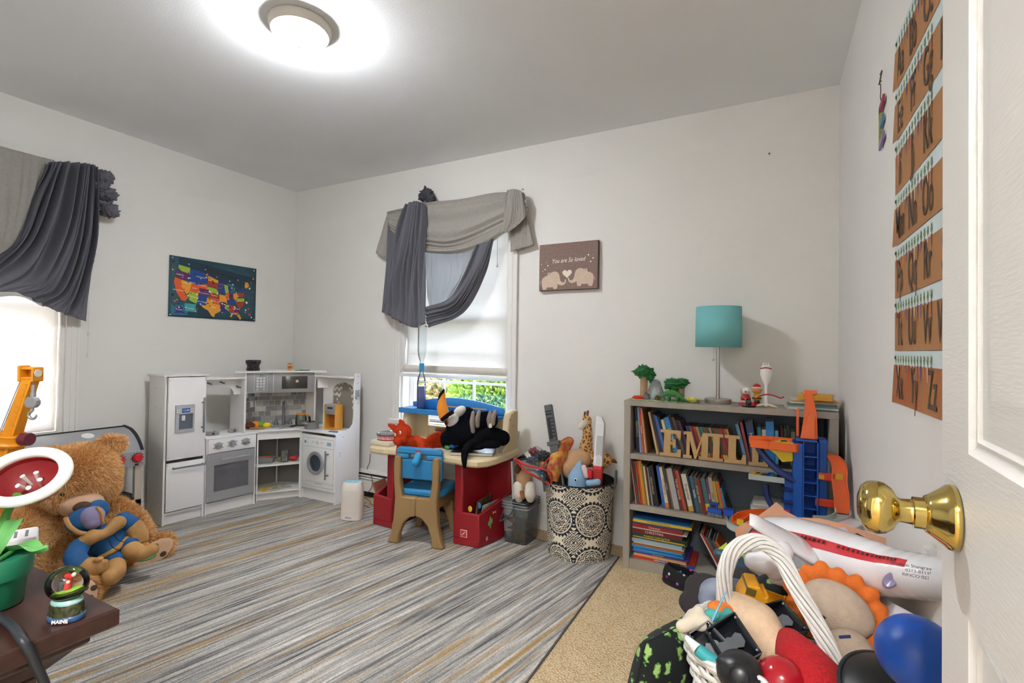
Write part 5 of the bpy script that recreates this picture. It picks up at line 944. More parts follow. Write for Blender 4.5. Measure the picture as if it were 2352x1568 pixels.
# tornado tube: two clear bottles joined by a blue coupling
tt = thing('vortex_bottles','two clear bottles joined neck to neck with blue water in the lower one','bottle',(-2.075,2.655,.723))
pet = glass('#f2f6f8',.05); 
lo = [(.0,.002),(.027,.002),(.030,.010),(.030,.16),(.026,.195),(.016,.225),(.013,.232),(.013,.25)]
MB().lathe(lo,32).o('lower_bottle', pet, tt); MB().lathe([(.0,.006),(.026,.006),(.0285,.012),(.0285,.146),(.0,.147)],28).o('blue_water', mt('#3a68e6',.1,alpha=.75), tt); MB().lathe([(r,.555-z*1.05) for r,z in lo],32).o('upper_bottle', pet, tt); MB().cyl((0,0,.247),(0,0,.298),.0165,n=24).o('blue_coupling', mt('#2b8ec8',.35), tt)
# ---- child chair
CH = frame((-1.775,2.262,.0065),(.980,.199,0),(0,0,1)); chs = thing('child_chair','small plastic chair with blue seat and tan legs at the desk','chair',CH)
tan = mt('#94774e',.55,var=.06,scale=8); cb = mt('#2d7fb5',.42)
bkP = [(-.118,.365),(.122,.365),(.128,.39),(.137,.47),(.134,.525),(.115,.542),(-.105,.542),(-.128,.528),(-.135,.48),(-.125,.39)]
YF = lambda y: Matrix(((1,0,0,0),(0,0,-1,y),(0,1,0,0),(0,0,0,1)))
hb = MB(); hb.at(YF(.022))
# panel with a hand slot: build as strips
hb.box(-.142,.145,.365,.478,0,.034); hb.box(-.142,-.062,.478,.508,0,.034); hb.box(.048,.145,.478,.508,0,.034); hb.prism([(-.142,.508),(.145,.508),(.145,.528),(.128,.545),(-.125,.545),(-.142,.53)],0,.034)
hb.o('backrest', cb, chs, 30, bev=.008)
lg = MB(frame((-.012,-.0055,.432),(1,0,0),y=(0,0,1))); lg.rb((0,0,.0008),(.034,.034,.002),.0009); lg.o('maker_badge', mt('#e8e2dc',.5), chs); MB(frame((-.012,-.0068,.432),(1,0,0),y=(0,0,1))).rb((0,0,.0008),(.029,.029,.002),.0009).o('badge_face', mt('#b0342a',.5), chs); txt('STEP2',.010,mt('#f0ece6',.5),chs,frame((-.012,-.0085,.432),(1,0,0),y=(0,0,1)) @ TR(rot=(0,0,45)),'badge_lettering',ext=.0002)
for s in (-1,1):
    P = [(s*.112,.500),(s*.136,.497),(s*.142,.455),(s*.140,.36),(s*.130,.26),(s*.138,.14),(s*.155,.05),(s*.175,.0),(s*.105,.0),(s*.098,.06),(s*.075,.12),(s*.04,.155),(s*.0,.165),(s*.0,.27),(s*.085,.27),(s*.10,.36),(s*.098,.44),(s*.100,.490)]
    MB(YF(.004)).prism(P,0,.045).o('rear_leg_frame', tan, chs, 30, bev=.008)
    Q = [(s*.03,.255),(s*.03,.17),(s*.06,.12),(s*.085,.06),(s*.095,.0),(s*.14,.0),(s*.125,.07),(s*.11,.14),(s*.108,.255)]
    MB(YF(.275)).prism(Q,0,.04).o('front_leg', tan, chs, 30, bev=.008)
    MB().box(s*.105-.014,s*.105+.014,.01,.26,.20,.262).o('side_rail', tan, chs, 0, bev=.006)
seatP = [(-.125,.0),(.125,.0),(.142,.06),(.145,.22),(.12,.275),(.05,.288),(-.05,.288),(-.12,.275),(-.145,.22),(-.142,.06)]
MB().prism(seatP,.262,.305).o('seat', cb, chs, 30, bev=.016)
MB(YF(-.0335)).box(-.085,-.05,.20,.262,0,.0008).o('paper_label', mt('#d9d5cc',.7), chs, 0)
# lamp cord on the wall
P = [at(850,1042,Y=D-.012),at(849,1060,Y=D-.012),at(843,1079,Y=D-.02),at(853,1094,Y=D-.074),at(855,1112,Y=D-.078),at(850,1125,Y=D-.078),at(838,1135,Y=D-.08),at(830,1146,Z=.012),at(838,1160,Z=.014),at(850,1166,Z=.014)]
tag(MB().tube(P,.0022,8,sm=6).o('electric_cord', mt('#2c2e30',.5)),'thin dark electric cord hanging down the wall beside the desk','cord')
tag(MB().tube([at(828,1144,Z=.014),at(838,1143,Z=.016),at(848,1150,Z=.014),at(856,1160,Z=.014),at(866,1168,Z=.014)],.0022,8,sm=6).o('electric_cord', mt('#2c2e30',.5)),'dark electric cord coiled on the rug beside the left desk leg','cord')
# ================================================================== bookcase
bw_ = mt('#a39b90',.6,var=.12,scale=14,stretch=(1,1,.15),col2='#958d82')
BX0, BX1, BY0, BY1, BZ = -.671, .271, 2.56, 2.822, .868
bc = thing('bookcase','grey wooden three shelf bookcase full of books against the back wall','bookcase',((BX0+BX1)/2,2.69,0)); bT = Matrix.Translation((-(BX0+BX1)/2,-2.69,0))
MB(bT).box(BX0,BX1,BY0-.006,BY1,BZ-.027,BZ).o('top', bw_, bc, 0, bev=.002)
for x in (BX0, BX1-.034): MB(bT).box(x,x+.034,BY0,BY1,0,BZ-.027).o('side_panel', bw_, bc, 0, bev=.002)
for z,h in ((.593,.028),(.329,.027),(.05,.05)): MB(bT).box(BX0+.034,BX1-.034,BY0+.003,BY1-.008,z-h,z).o('shelf', bw_, bc, 0, bev=.0015)
MB(bT).box(BX0+.034,BX1-.034,BY1-.008,BY1,0.002,BZ-.027).o('back_board', mt('#6f7a86',.7), bc, 0)
ORD = 'first second third fourth fifth sixth seventh eighth ninth tenth eleventh twelfth thirteenth fourteenth fifteenth sixteenth seventeenth eighteenth nineteenth twentieth'.split()
TENS = {2:'twenty',3:'thirty',4:'forty',5:'fifty'}
def ordn(i): return ORD[i-1] if i <= 20 else (TENS[i//10]+'-'+ORD[i%10-1] if i%10 else {3:'thirtieth',4:'fortieth',5:'fiftieth'}[i//10])
CN = {}
def cname(h):
    r,g,b = [int(h[i:i+2],16) for i in (1,3,5)]; mx,mn = max(r,g,b),min(r,g,b)
    if mx < 60: return 'black'
    if mx-mn < 28: return 'white' if mn > 190 else 'grey' if mx < 190 else 'cream'
    if r >= g and r >= b:
        if g > .75*r: return 'yellow' if r > 150 else 'olive'
        if b > .75*r and g < .7*r: return 'purple'
        if g > .5*r and r > 150: return 'orange' if b < .5*r else 'tan'
        return 'red' if r > 110 and g < .45*r else 'brown'
    if g >= b: return 'green'
    return 'teal' if g > .8*b and r < .6*b else 'blue' if b > 100 or r < .5*b else 'purple'
pagem = mt('#d9d2c2',.85,var=.08,scale=300)
def book(T, th, dep, ht, col, label, title=None, tcol='#efe9dc', ts=None, group=None, band=None, tdir=-90):
    """upright book: x thickness 0..th, y depth (spine at y=0), z height"""
    cm = mt(col,.4,var=.05,scale=20); m = MB()
    m.box(0,th,0,.0016,0,ht).box(0,.0016,.0016,dep,0,ht).box(th-.0016,th,.0016,dep,0,ht)
    o = m.o('book', cm, None, 0); o.matrix_world = T
    MB().box(.0016,th-.0016,.0016,dep-.004,.003,ht-.003).o('pages', pagem, o, 0)
    if band: MB().box(.0002,th-.0002,-.0004,0,ht*band[0],ht*band[1]).o('spine_band', mt(band[2],.45), o, 0)
    if title:
        L = TR((th/2,-.0006,ht*.52),(90,0,0)) @ TR(rot=(0,0,tdir)); t_ = txt(title, ts or min(th*.75,ht*1.5/max(3,len(title))), mt(tcol,.5), o, L, 'spine_lettering', ext=.0002)
    return tag(o, label, 'book', group)
def row(x, z, y, items, shelf, group, cnt=0):
    for it in items:
        th, ht, col, lean = it[:4]; kw = it[4] if len(it) > 4 else {}
        cnt += 1; y_ = y+random.uniform(0,.012)
        # lean in degrees to the left: book stands on its lower left corner
        T = Matrix.Translation((x, y_, z+.0008)) @ TR(rot=(0,-lean,0))
        if lean > 0: T = Matrix.Translation((x+0*th, y_, z+.0008+0)) @ TR(rot=(0,-lean,0)) ; T = Matrix.Translation((0,0,0)) @ T
        if lean < 0: T = Matrix.Translation((x, y_, z+.0008+th*sin(radians(-lean)))) @ TR(rot=(0,-lean,0))
        nm = cname(col)
        kind = 'slim' if th < .009 else 'thick' if th > .022 else 'medium'
        lab = kw.pop('label', None) or ('%s %s book, %s from the left on the %s shelf' % (kind, nm, ordn(cnt), shelf))
        book(T, th, kw.pop('dep', .15), ht, col, lab, group=group, **kw); x += th/cos(radians(lean))+.0006+kw.get('gap',0)
    return x, cnt
rb = random.Random(11)
PAL = ['#7a2320','#243a63','#2c5a3c','#c08a2e','#1c1d22','#a8431f','#5d2f5a','#d8cfba','#2f7f8e','#8c1f2c','#39414a','#b7a26a','#3566a0','#14161a','#6b4a2c','#bf5a2a','#e0ddd4','#4f6b2d','#7f8a94','#d0b63a']
it = [(.018,.235,'#1e2c45',3,dict(title='13 HANGMEN',tcol='#d8c86a',tdir=90)),(.0075,.238,'#8fb8d8',4,dict(title='STORIES',tcol='#2a3a55')),(.007,.238,'#b79ac4',5,dict(title='TALES')),(.0085,.236,'#c8442e',6,dict(title='ADVENTURES')),(.008,.234,'#d9c7a0',7,dict(title='THE BOOK',tcol='#4a3020')),(.006,.225,'#8a5a34',7)]
x, n = row(BX0+.056, .593, 2.60, it, 'top', 'books on the top shelf')
it = [(.009,.22,'#c9b48a',12),(.006,.215,'#b98a3a',13),(.012,.21,'#2a2d36',14),(.010,.21,'#4a3f6a',14),(.011,.205,'#2f6db4',15),(.012,.20,'#20242c',15),(.013,.185,'#d9d6ce',15,dict(title='KEYS GONE',tcol='#22252b')),(.012,.19,'#8a7a34',16),(.022,.20,'#2f7fc4',17,dict(title='DOG MAN',tcol='#f4e04a')),(.014,.205,'#1d1e22',17,dict(title='TALES',tcol='#d0a0a0')),(.014,.205,'#5a4640',18,dict(title='NO JOKE')),(.016,.19,'#202126',18),(.010,.19,'#4e2350',19)]
x, n = row(x+.045, .593, 2.602, it, 'top', 'books on the top shelf', n)
it = []
for i in range(20):
    c = rb.choice(['#7c2d25','#2c5b46','#1f3b6b','#8a2a2a','#2e6f8e','#a3422a','#284a2f','#34425a','#812f3c','#b08a3a']); it.append((.0088,.165,c,17,dict(band=(.06,.2,rb.choice(['#c9b03a','#d8d2c4','#c03a2a'])),)))
x, n = row(x+.012, .593, 2.605, it, 'top', 'series paperbacks on the top shelf', n)
it = [(.014,.19,'#5a8aa6',14),(.012,.20,'#8c2f34',12),(.030,.20,'#243a63',8,dict(title='HISTORY')),(.016,.18,'#2f7f8e',3),(.016,.17,'#c9c4b6',2,dict(title='KATE',tcol='#333333')),(.034,.21,'#2a7fc8',2),(.014,.17,'#5fa0b8',1)]
x, n = row(x+.03, .593, 2.605, it, 'top', 'books on the top shelf', n)
it = [(.010,.18,'#6a2530',2),(.011,.18,'#2f4a34',1),(.014,.18,'#2a2a2c',1,dict(band=(.3,.7,'#b8a46a'))),(.016,.17,'#8a8472',0)]
x, n = row(x+.012, .593, 2.62, it, 'top', 'books on the top shelf', n)
it = [(.022,.20,'#232529',0,dict(title='NORTHERNESS',tcol='#e6e2d8',band=(.1,.55,'#cfcac0'))),(.032,.225,'#2f7fc4',0,dict(title='BIG BOOK',tcol='#16386a'))]
x, n = row(.135, .593, 2.60, it, 'top', 'books on the top shelf', n)
# ---- wooden letters E M I L E
mdf = mt('#c2a06c',.75,var=.08,scale=60)
def slab(Lt):
    E_ = [(0,0),(.78,0),(.78,.30),(.66,.30),(.60,.14),(.40,.14),(.40,.44),(.48,.44),(.48,.34),(.58,.34),(.58,.66),(.48,.66),(.48,.56),(.40,.56),(.40,.86),(.58,.86),(.64,.70),(.76,.70),(.76,1),(0,1),(0,.88),(.14,.88),(.14,.12),(0,.12)]
    L_ = [(0,0),(.78,0),(.78,.34),(.66,.34),(.60,.14),(.42,.14),(.42,.88),(.56,.88),(.56,1),(0,1),(0,.88),(.14,.88),(.14,.12),(0,.12)]
    I_ = [(0,0),(.56,0),(.56,.12),(.42,.12),(.42,.88),(.56,.88),(.56,1),(0,1),(0,.88),(.14,.88),(.14,.12),(0,.12)]
    M_ = [(0,0),(.36,0),(.36,.12),(.27,.12),(.27,.66),(.46,.0),(.54,.0),(.74,.66),(.74,.12),(.64,.12),(.64,0),(1.1,0),(1.1,.12),(1.0,.12),(1.0,.88),(1.1,.88),(1.1,1),(.78,1),(.55,.32),(.33,1),(0,1),(0,.88),(.13,.88),(.13,.12),(0,.12)]
    return {'E':E_,'L':L_,'I':I_,'M':M_}[Lt]
xx = -.492
for i,(c,w) in enumerate((('E',.103),('M',.128),('I',.060),('L',.096),('E',.082))):
    P = slab(c); mw_ = max(p[0] for p in P); sx = w/mw_
    o = MB(TR((0,0,0),(-8,0,0)) @ Matrix(((1,0,0,0),(0,0,-1,0),(0,1,0,0),(0,0,0,1)))).prism([(x_*sx,y_*.132) for x_,y_ in P],0,.010).o('wooden_letter', mdf, None, 0, bev=.001); o.location = (xx, 2.592, .5945)
    tag(o,('plain wooden letter E at the left of the word','plain wooden letter M standing on the top shelf','plain wooden letter I standing on the top shelf','plain wooden letter L standing on the top shelf','plain wooden letter E beside the orange toy garage deck')[i],'letter','wooden letters spelling a name'); xx += w+(.006 if i != 0 else .010)-(0.0 if i != 3 else -.004)
    if i == 1: xx -= .010
# ---- middle shelf
it = [(.005,.215,'#b59a7c',8,dict(label='thin tan book leaning at the left end of the middle shelf')),(.006,.225,'#3d2f6a',8),(.006,.225,'#8e2430',8),(.006,.222,'#2f6a44',8),(.006,.222,'#b03a2a',8),(.007,.224,'#c86a2a',8),(.006,.222,'#d39a34',8),(.010,.226,'#b8782c',8),(.006,.21,'#6a8f3a',8),(.008,.20,'#c9c0ae',8),(.010,.20,'#5a2a24',8),(.007,.195,'#8a8f94',8),(.016,.20,'#1f242c',9,dict(title='DREAM FRIENDS',tcol='#c9b070')),(.010,.21,'#20222a',9)]
x, n = row(BX0+.058, .329, 2.585, it, 'middle', 'books on the middle shelf')
it = [(.014,.21,'#2f5fae',10),(.018,.205,'#d9cdb4',10,dict(title='NOT FIND US',tcol='#5a4a3a',band=(.0,.12,'#d2782e'))),(.013,.215,'#4a3830',11,dict(title='A WOLF',tcol='#c9b89a')),(.011,.20,'#6a5a50',11),(.026,.205,'#a9a9a6',12),(.016,.20,'#6a2430',12,dict(title='THE EPIC DISASTER',tcol='#e8d8c8')),(.015,.20,'#a84a2a',13),(.008,.20,'#2a2c30',13),(.024,.185,'#d8d2c4',13,dict(title='Dragonball',tcol='#1b1c20',band=(0,.14,'#c99a3a'))),(.010,.185,'#22252a',13),(.016,.18,'#2f5a78',12,dict(title='RAVEN')),(.016,.18,'#5a4a38',12,dict(title='ATTACK TITAN',tcol='#d8cdb8')),(.013,.175,'#7a1f28',12),(.020,.175,'#3f6a6a',11,dict(band=(.1,.3,'#c9b03a'))),(.012,.175,'#6a3a6a',10,dict(title='YONA')),(.017,.185,'#a99a84',10,dict(title='STAY',tcol='#2c2a28')),(.012,.17,'#b8973c',10),(.012,.17,'#a88432',10),(.007,.17,'#c8442e',11),(.010,.14,'#2f7fa8',12),(.006,.19,'#20232a',17),(.006,.18,'#2a2d36',20)]
x, n = row(x+.018, .329, 2.585, it, 'middle', 'books on the middle shelf', n)
# flat stack on the middle shelf behind the garage
def flat(x, y, z, w, dep, th, col, rz, label, title=None, tcol='#efe9dc', ts=None, group=None, band=None):
    """book lying flat, spine towards the room"""
    m = MB(); m.box(0,w,0,.0016,0,th).box(0,w,.0016,dep,0,.0016).box(0,w,.0016,dep,th-.0016,th)
    o = m.o('book', mt(col,.4,var=.05,scale=20), None, 0); o.matrix_world = TR((x,y,z),(0,0,rz))
    MB().box(.003,w-.003,.0016,dep-.003,.0016,th-.0016).o('pages', pagem, o, 0)
    if band: MB().box(w*band[0],w*band[1],-.0004,0,.0002,th-.0002).o('spine_band', mt(band[2],.45), o, 0)
    if title: txt(title, ts or min(th*.8,w*1.4/max(4,len(title))), mt(tcol,.5), o, TR((w*.45,-.0006,th/2),(90,0,0)), 'spine_lettering', ext=.0002)
    return tag(o, label, 'book', group)
z = .3305
for i,(th,c,t) in enumerate(((.008,'#3f7a5a',None),(.010,'#d8d4ca',None),(.012,'#8a6a4a',None),(.008,'#c9c4ba',None),(.016,'#24272c','STAR WARS'),(.008,'#e0ddd4',None),(.012,'#b8b4aa',None),(.007,'#efece4',None))):
    flat(-.07+rb.uniform(-.01,.01), 2.60, z, .20, .15, th, c, rb.uniform(-4,4), '%s book lying flat, %s from the bottom behind the toy garage' % (cname(c), ordn(i+1)), t, group='flat books behind the toy garage'); z += th+.0006
tag(MB(TR((-.02,2.60,.594),(0,0,4))).box(0,.12,0,.12,0,.014).o('book', mt('#26282c',.5)),'black book lying flat beside the last wooden letter','book')
# ---- bottom shelf: flat pile at the left
z = .051
stack = [(.017,.30,'#c8402e','nickelodeon','#f4ede4',(.42,1.,'#2b4f9a')),(.010,.26,'#d8a06a',None,None,None),(.009,.27,'#5d3a8a','PEEKABOO BABY','#e8c83a',None),(.007,.25,'#2f6fb4',None,None,None),(.007,.25,'#3a8ac8',None,None,None),(.007,.25,'#2a7fc0',None,None,None),(.007,.25,'#3f95d0',None,None,None),(.006,.26,'#c06a2a',None,None,None),(.006,.25,'#8a5a3a',None,None,None),(.005,.25,'#d0c9b4',None,None,None),(.016,.25,'#9fb4c4',None,None,None),(.006,.27,'#2a5a4a',None,None,None),(.005,.26,'#c9a23a',None,None,None),(.016,.27,'#22382f','Awesome Coloring Book','#e8d84a',None),(.022,.25,'#6a1e22','CHRISTMAS','#e8ddd0',None),(.008,.27,'#d8d4ca',None,None,None),(.018,.25,'#8a2028','Christmas','#ecd9cc',None),(.006,.25,'#27486a',None,None,None),(.014,.29,'#d8b83a','The Book of First Words','#3a3020',None),(.006,.28,'#2f6aa8',None,None,None)]
for i,(th,w,c,t,tc,bd) in enumerate(stack):
    flat(-.630+rb.uniform(0,.014), 2.578+rb.uniform(0,.008), z, w, .20, th, c, rb.uniform(-1.5,1.5), '%s book lying flat, %s from the bottom of the tall pile' % (cname(c), ordn(i+1)), t, tc or '#efe9dc', group='pile of books on the bottom shelf', band=bd); z += th+.0005
txt("Blue's Clues & You!", .012, mt('#efe9dc',.5), bpy.data.objects['book'] if False else [o for o in COL.objects if o.get('label','').startswith('red book lying flat, first')][0], TR((.215,-.0012,.0085),(90,0,0)), 'spine_lettering', ext=.0002)
# leaning books at the middle of the bottom shelf (lean to the right side)
xs_ = -.315
for i,(th,ht,c,ln_) in enumerate(((.010,.21,'#1c1d20',-28),(.006,.20,'#d0cabc',-29),(.010,.20,'#a3222c',-30),(.008,.19,'#5a6a3a',-31),(.014,.19,'#2b3f63',-32),(.010,.18,'#6b4a2c',-33),(.012,.18,'#b35a2a',-34))):
    # top leans left, foot slides right
    T = Matrix.Translation((xs_+.10, 2.60, .051)) @ TR(rot=(0,ln_,0)); book(T, th, .16, ht, c, '%s book leaning steeply, %s from the pile on the bottom shelf' % (cname(c), ordn(i+1)), 'IT IS LOL' if i == 4 else None, group='leaning books on the bottom shelf'); xs_ += th/cos(radians(30))+.003
for i,(c,z_) in enumerate((('#5a8fc0',.05),('#c9c6c0',.066),('#b8b4ac',.082))): flat(-.02, 2.60, z_+.001+.0*i, .22, .17, .0145, c, 6-4*i, '%s flat magazine at the right part of the bottom shelf' % ('blue','pale grey','grey')[i], group='magazines on the bottom shelf')
# ================================================================== on top of the bookcase
tl_ = thing('table_lamp','table lamp with a turquoise drum shade on the bookcase','lamp',(-.228,2.685,BZ))
met = mt('#b9b7b2',.28,metal=.85)
MB().lathe([(.0,.0005),(.062,.0005),(.063,.003),(.063,.022),(.061,.024),(.0,.0245)],48).o('base', met, tl_); MB().cyl((0,0,.024),(0,0,.33),.0085,n=20).o('pole', met, tl_)
MB().lathe([(.1085,.284),(.1065,.486)],56).o('shade', mt('#80c6c9',.8,var=.04,scale=200,transl=.12), tl_, 60, solid=.002)
MB().lathe([(.0,.46),(.010,.46),(.010,.47),(.0,.47)],12).o('shade_fitter', met, tl_); 
for a in (0,120,240): MB().cyl((0,0,.465),(.106*cos(radians(a)),.106*sin(radians(a)),.478),.0015,n=6).o('shade_spoke', met, tl_)
MB().cyl((-.021,-.010,.29),(-.021,-.010,.222),.001,n=6).ell((-.021,-.010,.218),.005,n=12,m=8).o('pull_chain', met, tl_)
# two-tree diorama
di = thing('dinosaur_diorama','paper diorama with cardboard tube trees and a toy dinosaur on the bookcase','craft model',(-.49,2.66,BZ))
MB().prism([(-.155,-.075),(.02,-.088),(.12,-.092),(.185,-.03),(.15,.05),(-.14,.06)],.0005,.004).o('board', mt('#2a6b3e',.8,var=.4,scale=25,col2='#a8b88a'), di, 0); MB().prism([(-.155,-.072),(-.03,-.086),(.0,-.06),(-.06,-.03),(-.15,-.03)],.004,.005).o('pale_paper', mt('#c3cf9a',.8), di, 0)
kraft = mt('#a78a68',.8,var=.15,scale=40)
for (x,y,h) in ((-.095,-.035,.125),(.085,.0,.075)): MB().lathe([(.019,.004),(.019,h),(.0165,h),(.0165,.004)],24,Matrix.Translation((x,y,0))).o('tube_trunk', kraft, di)
gcr = mt('#22703a',.7,var=.3,scale=30)
for i,(x,y,z,r,s_) in enumerate(((-.095,-.035,.150,.048,(1.15,1,.75)),(-.065,-.03,.130,.03,(1,1,1)),(.055,-.005,.085,.045,(1.2,1,.75)),(.095,.0,.098,.035,(1,1,.7)))): rosette((x,y,z),r,'crumpled_crown',gcr,di,i+11,s_)
MB().lathe([(.055,.004),(.040,.05),(.022,.10),(.010,.108),(.006,.10)],14,Matrix.Translation((-.045,.02,0))).o('paper_volcano', mt('#c9c8c6',.8,var=.3,scale=30,col2='#8ea2a8'), di, 20)
rosette((-.12,-.055,.012),.024,'red_clay',mt('#cf3a22',.7),di,31,(1.3,.8,.55)); rosette((.145,-.02,.014),.022,'yellow_clay',mt('#e0cf5a',.7),di,33,(1.5,.8,.6))
m = MB(); m.tube([(.135,-.062,.006),(.11,-.06,.016),(.085,-.055,.035),(.055,-.055,.045),(.03,-.06,.044),(.012,-.066,.035),(.0,-.07,.028)],[.003,.008,.016,.020,.015,.011,.007],12,sm=4)
for x,y in ((.04,-.07),(.04,-.045),(.08,-.068),(.08,-.045)): m.cyl((x,y,.03),(x-.003,y*1.02,.004),.0075,.006,n=8)
blob(m,'toy_dinosaur',mt('#3a7a3a',.55,var=.3,scale=60),di,vox=.003,smooth=2)
rosette((-.02,-.05,.016),.016,'patterned_clay',mt('#8f8a45',.7,var=1,scale=90,col2='#2a2a22'),di,41); rosette((-.075,-.06,.02),.017,'grey_clay',mt('#7a7d80',.7,var=.6,scale=80),di,42,(1,.8,1.3))
# small figurines (plain)
f1 = thing('dog_figurine','white dog figurine in a red coat on a red stand','figurine',(-.100,2.665,BZ)); fwht = mt('#e9e6e2',.3)
MB().lathe([(.0,.0005),(.032,.0005),(.032,.012),(.029,.013),(.0,.013)],28).o('stand', mt('#b5202a',.35), f1); txt('Merry Christmas',.0075,mt('#f0dede',.5),f1,TR((0,-.0322,.0065),(90,0,0)),'stand_lettering',ext=.0002)
m = MB(); m.ell((0,0,.035),(.020,.017,.024)); m.cyl((-.009,-.003,.03),(-.009,-.006,.013),.007,n=10); m.cyl((.009,-.003,.03),(.009,-.006,.013),.007,n=10); blob(m,'body',fwht,f1,vox=.003,smooth=2); MB().lathe([(.021,.026),(.0225,.036),(.017,.050),(.010,.054)],20).o('red_coat', mt('#b5202a',.4), f1, solid=.002); MB().lathe([(.0225,.031),(.0235,.033),(.0225,.035)],20).o('belt', mt('#1a1a1a',.4), f1); MB().rb((0,-.0235,.033),(.008,.002,.007),.0008).o('buckle', mt('#c9a03c',.3,metal=.6), f1)
m = MB(); m.ell((0,0,.070),(.019,.018,.019)); m.ell((0,-.018,.066),(.009,.011,.008)); blob(m,'head',fwht,f1,vox=.003,smooth=2); MB().ell((0,-.029,.068),(.004,.003,.003),n=10,m=6).o('nose', mt('#111111',.2), f1)
for s in (-1,1): MB().ell((s*.020,.0,.064),(.005,.009,.014),n=12,m=8).o('ear', mt('#d8d5d0' if s<0 else '#cfccc8',.4), f1)
f2 = thing('child_figurine','figurine in a yellow top and red cap behind the white stick toy','figurine',(-.052,2.705,BZ))
MB().lathe([(.0,.0005),(.030,.0005),(.030,.010),(.0,.011)],24).o('stand', mt('#8e1d25',.35), f2); MB().cyl((-.007,0,.01),(-.007,0,.028),.006,n=10).o('leg', mt('#2a2a2c',.5), f2); MB().cyl((.007,0,.01),(.007,0,.028),.006,n=10).o('leg', mt('#2a2a2c',.5), f2)
MB().lathe([(.019,.026),(.021,.036),(.014,.052),(.008,.056)],20).o('yellow_top', mt('#e0b52a',.45), f2); MB().lathe([(.0212,.033),(.0218,.0355),(.0212,.038)],20).o('top_stripe', mt('#1d1a12',.45), f2); MB().ell((0,-.002,.075),(.022,.020,.020)).o('head', mt('#d9955a',.5), f2); MB().lathe([(.0215,.084),(.023,.087),(.0215,.091)],20).o('cap_brim', mt('#efece8',.8), f2); MB().lathe([(.021,.089),(.015,.100),(.004,.106),(.0,.107)],20).o('cap', mt('#b5202a',.6), f2)
f3 = thing('spoon_stick_toy','white plastic spoon toy with red cord arms standing on pale feet','toy',(-.012,2.635,BZ))
MB().loft([[(w*cos(a),t*sin(a),z) for a in np.linspace(0,2*pi,16)[:-1]] for w,t,z in ((.007,.004,.018),(.006,.004,.06),(.007,.004,.105),(.017,.006,.125),(.026,.008,.155),(.024,.007,.185),(.016,.005,.198))]).o('spoon', mt('#ebe8e4',.3), f3)
for dx in (-.010,.0,.010): MB().cyl((dx,0,.19),(dx*1.25,0,.212),.0035,.0015,n=8).o('prong', mt('#ebe8e4',.3), f3)
MB().tube([(-.024,-.005,.183),(0,-.010,.188),(.023,-.005,.183)],.0025,8,sm=4).o('red_band', mt('#a3242c',.6), f3); MB().tube([(-.055,-.03,.008),(-.035,-.015,.045),(-.004,-.006,.060),(.03,-.004,.058),(.06,-.012,.048),(.075,-.010,.054)],.003,8,sm=5).o('cord_arms', mt('#a81f2a',.8), f3); rosette((-.055,-.03,.01),.012,'cord_hand',mt('#a81f2a',.8),f3,51)
for s in (-1,1): MB().ell((s*.022,-.008,.009),(.026,.010,.007),(0,s*14,s*-18),14,8).o('foot', mt('#d9cbb0',.7), f3)
MB().cyl((0,0,.005),(0,0,.03),.012,.007,n=12).o('clay_base', mt('#e2ddd2',.6), f3)
tg2 = thing('tiny_vehicle_toy','small grey toy on a dark tray beside the red stand','toy',(-.085,2.60,BZ)); MB().lathe([(.0,.0005),(.030,.0005),(.032,.004),(.0,.005)],24).o('tray', mt('#1d1e21',.5), tg2); rosette((0,.005,.018),.015,'grey_figure',mt('#5a646c',.5,var=.5,scale=90),tg2,61)
# books and papers at the right end of the top
zz = BZ+.0008
for i,(th,c,w,rz) in enumerate(((.006,'#d8d5cf',.20,4),(.006,'#c8d2da',.195,-3),(.007,'#8a948e',.19,2),(.008,'#3f6f5a',.185,-1),(.006,'#e2dfd8',.19,3),(.006,'#c87f3a',.185,-2),(.005,'#dcd8d0',.16,8))):
    flat(.075+.003*i, 2.605, zz, w, .14, th, c, rz, '%s magazine, %s from the bottom of the stack on the bookcase top' % (('white','pale blue','grey','green','white','orange','white')[i], ordn(i+1)), group='magazines on the bookcase top'); zz += th+.0004
flat(.115, 2.60, zz, .135, .10, .026, '#cf9a2c', -12, 'thick yellow hardback book on top of the magazine stack')
# ================================================================== toy garage in front of the bookcase, pile of toys
bin1 = tag(MB().rb((.085,2.26,.18),(.36,.44,.355),.02).o('storage_box', mt('#d9d6d2',.5)),'white storage box under the toy garage','storage box')
GY = 2.36
ga = thing('toy_garage','blue and orange toy car garage tower with ramps in front of the bookcase','toy garage',(.10,GY,.36)); gT = Matrix.Translation((-.10,-GY,-.36))
go = mt('#e2652a',.4); gbl = mt('#1d55ae',.38); gdb = mt('#1b2f66',.4); ggy = mt('#a9b2ae',.5); gye = mt('#e0c22e',.4)
# tower: open-fronted shaft with floors, plus solid left column
MB(gT).box(.090,.125,GY-.02,GY+.10,.36,.755).o('left_column', gbl, ga, 0, bev=.004)
sh = MB(gT).box(.125,.130,GY-.02,GY+.09,.36,.765).box(.175,.180,GY-.02,GY+.09,.36,.765).box(.130,.175,GY+.075,GY+.09,.36,.765); sh.o('lift_shaft', gbl, ga, 0, bev=.002)
for i in range(7): MB(gT).box(.130,.175,GY-.015,GY+.075,.385+i*.053,.389+i*.053).o('lift_floor', gbl, ga, 0)
MB(gT).prism([(.102,GY-.02),(.175,GY-.02),(.175,GY+.06),(.102,GY+.06)],.765,.772).o('shaft_top', gbl, ga, 0, bev=.003)
MB(gT).box(.182,.212,GY+.0,GY+.09,.36,.775).o('right_column', mt('#1a4a99',.4), ga, 0, bev=.004)
MB(gT).box(.060,.090,GY-.005,GY+.06,.36,.62).o('side_bay', gbl, ga, 0)
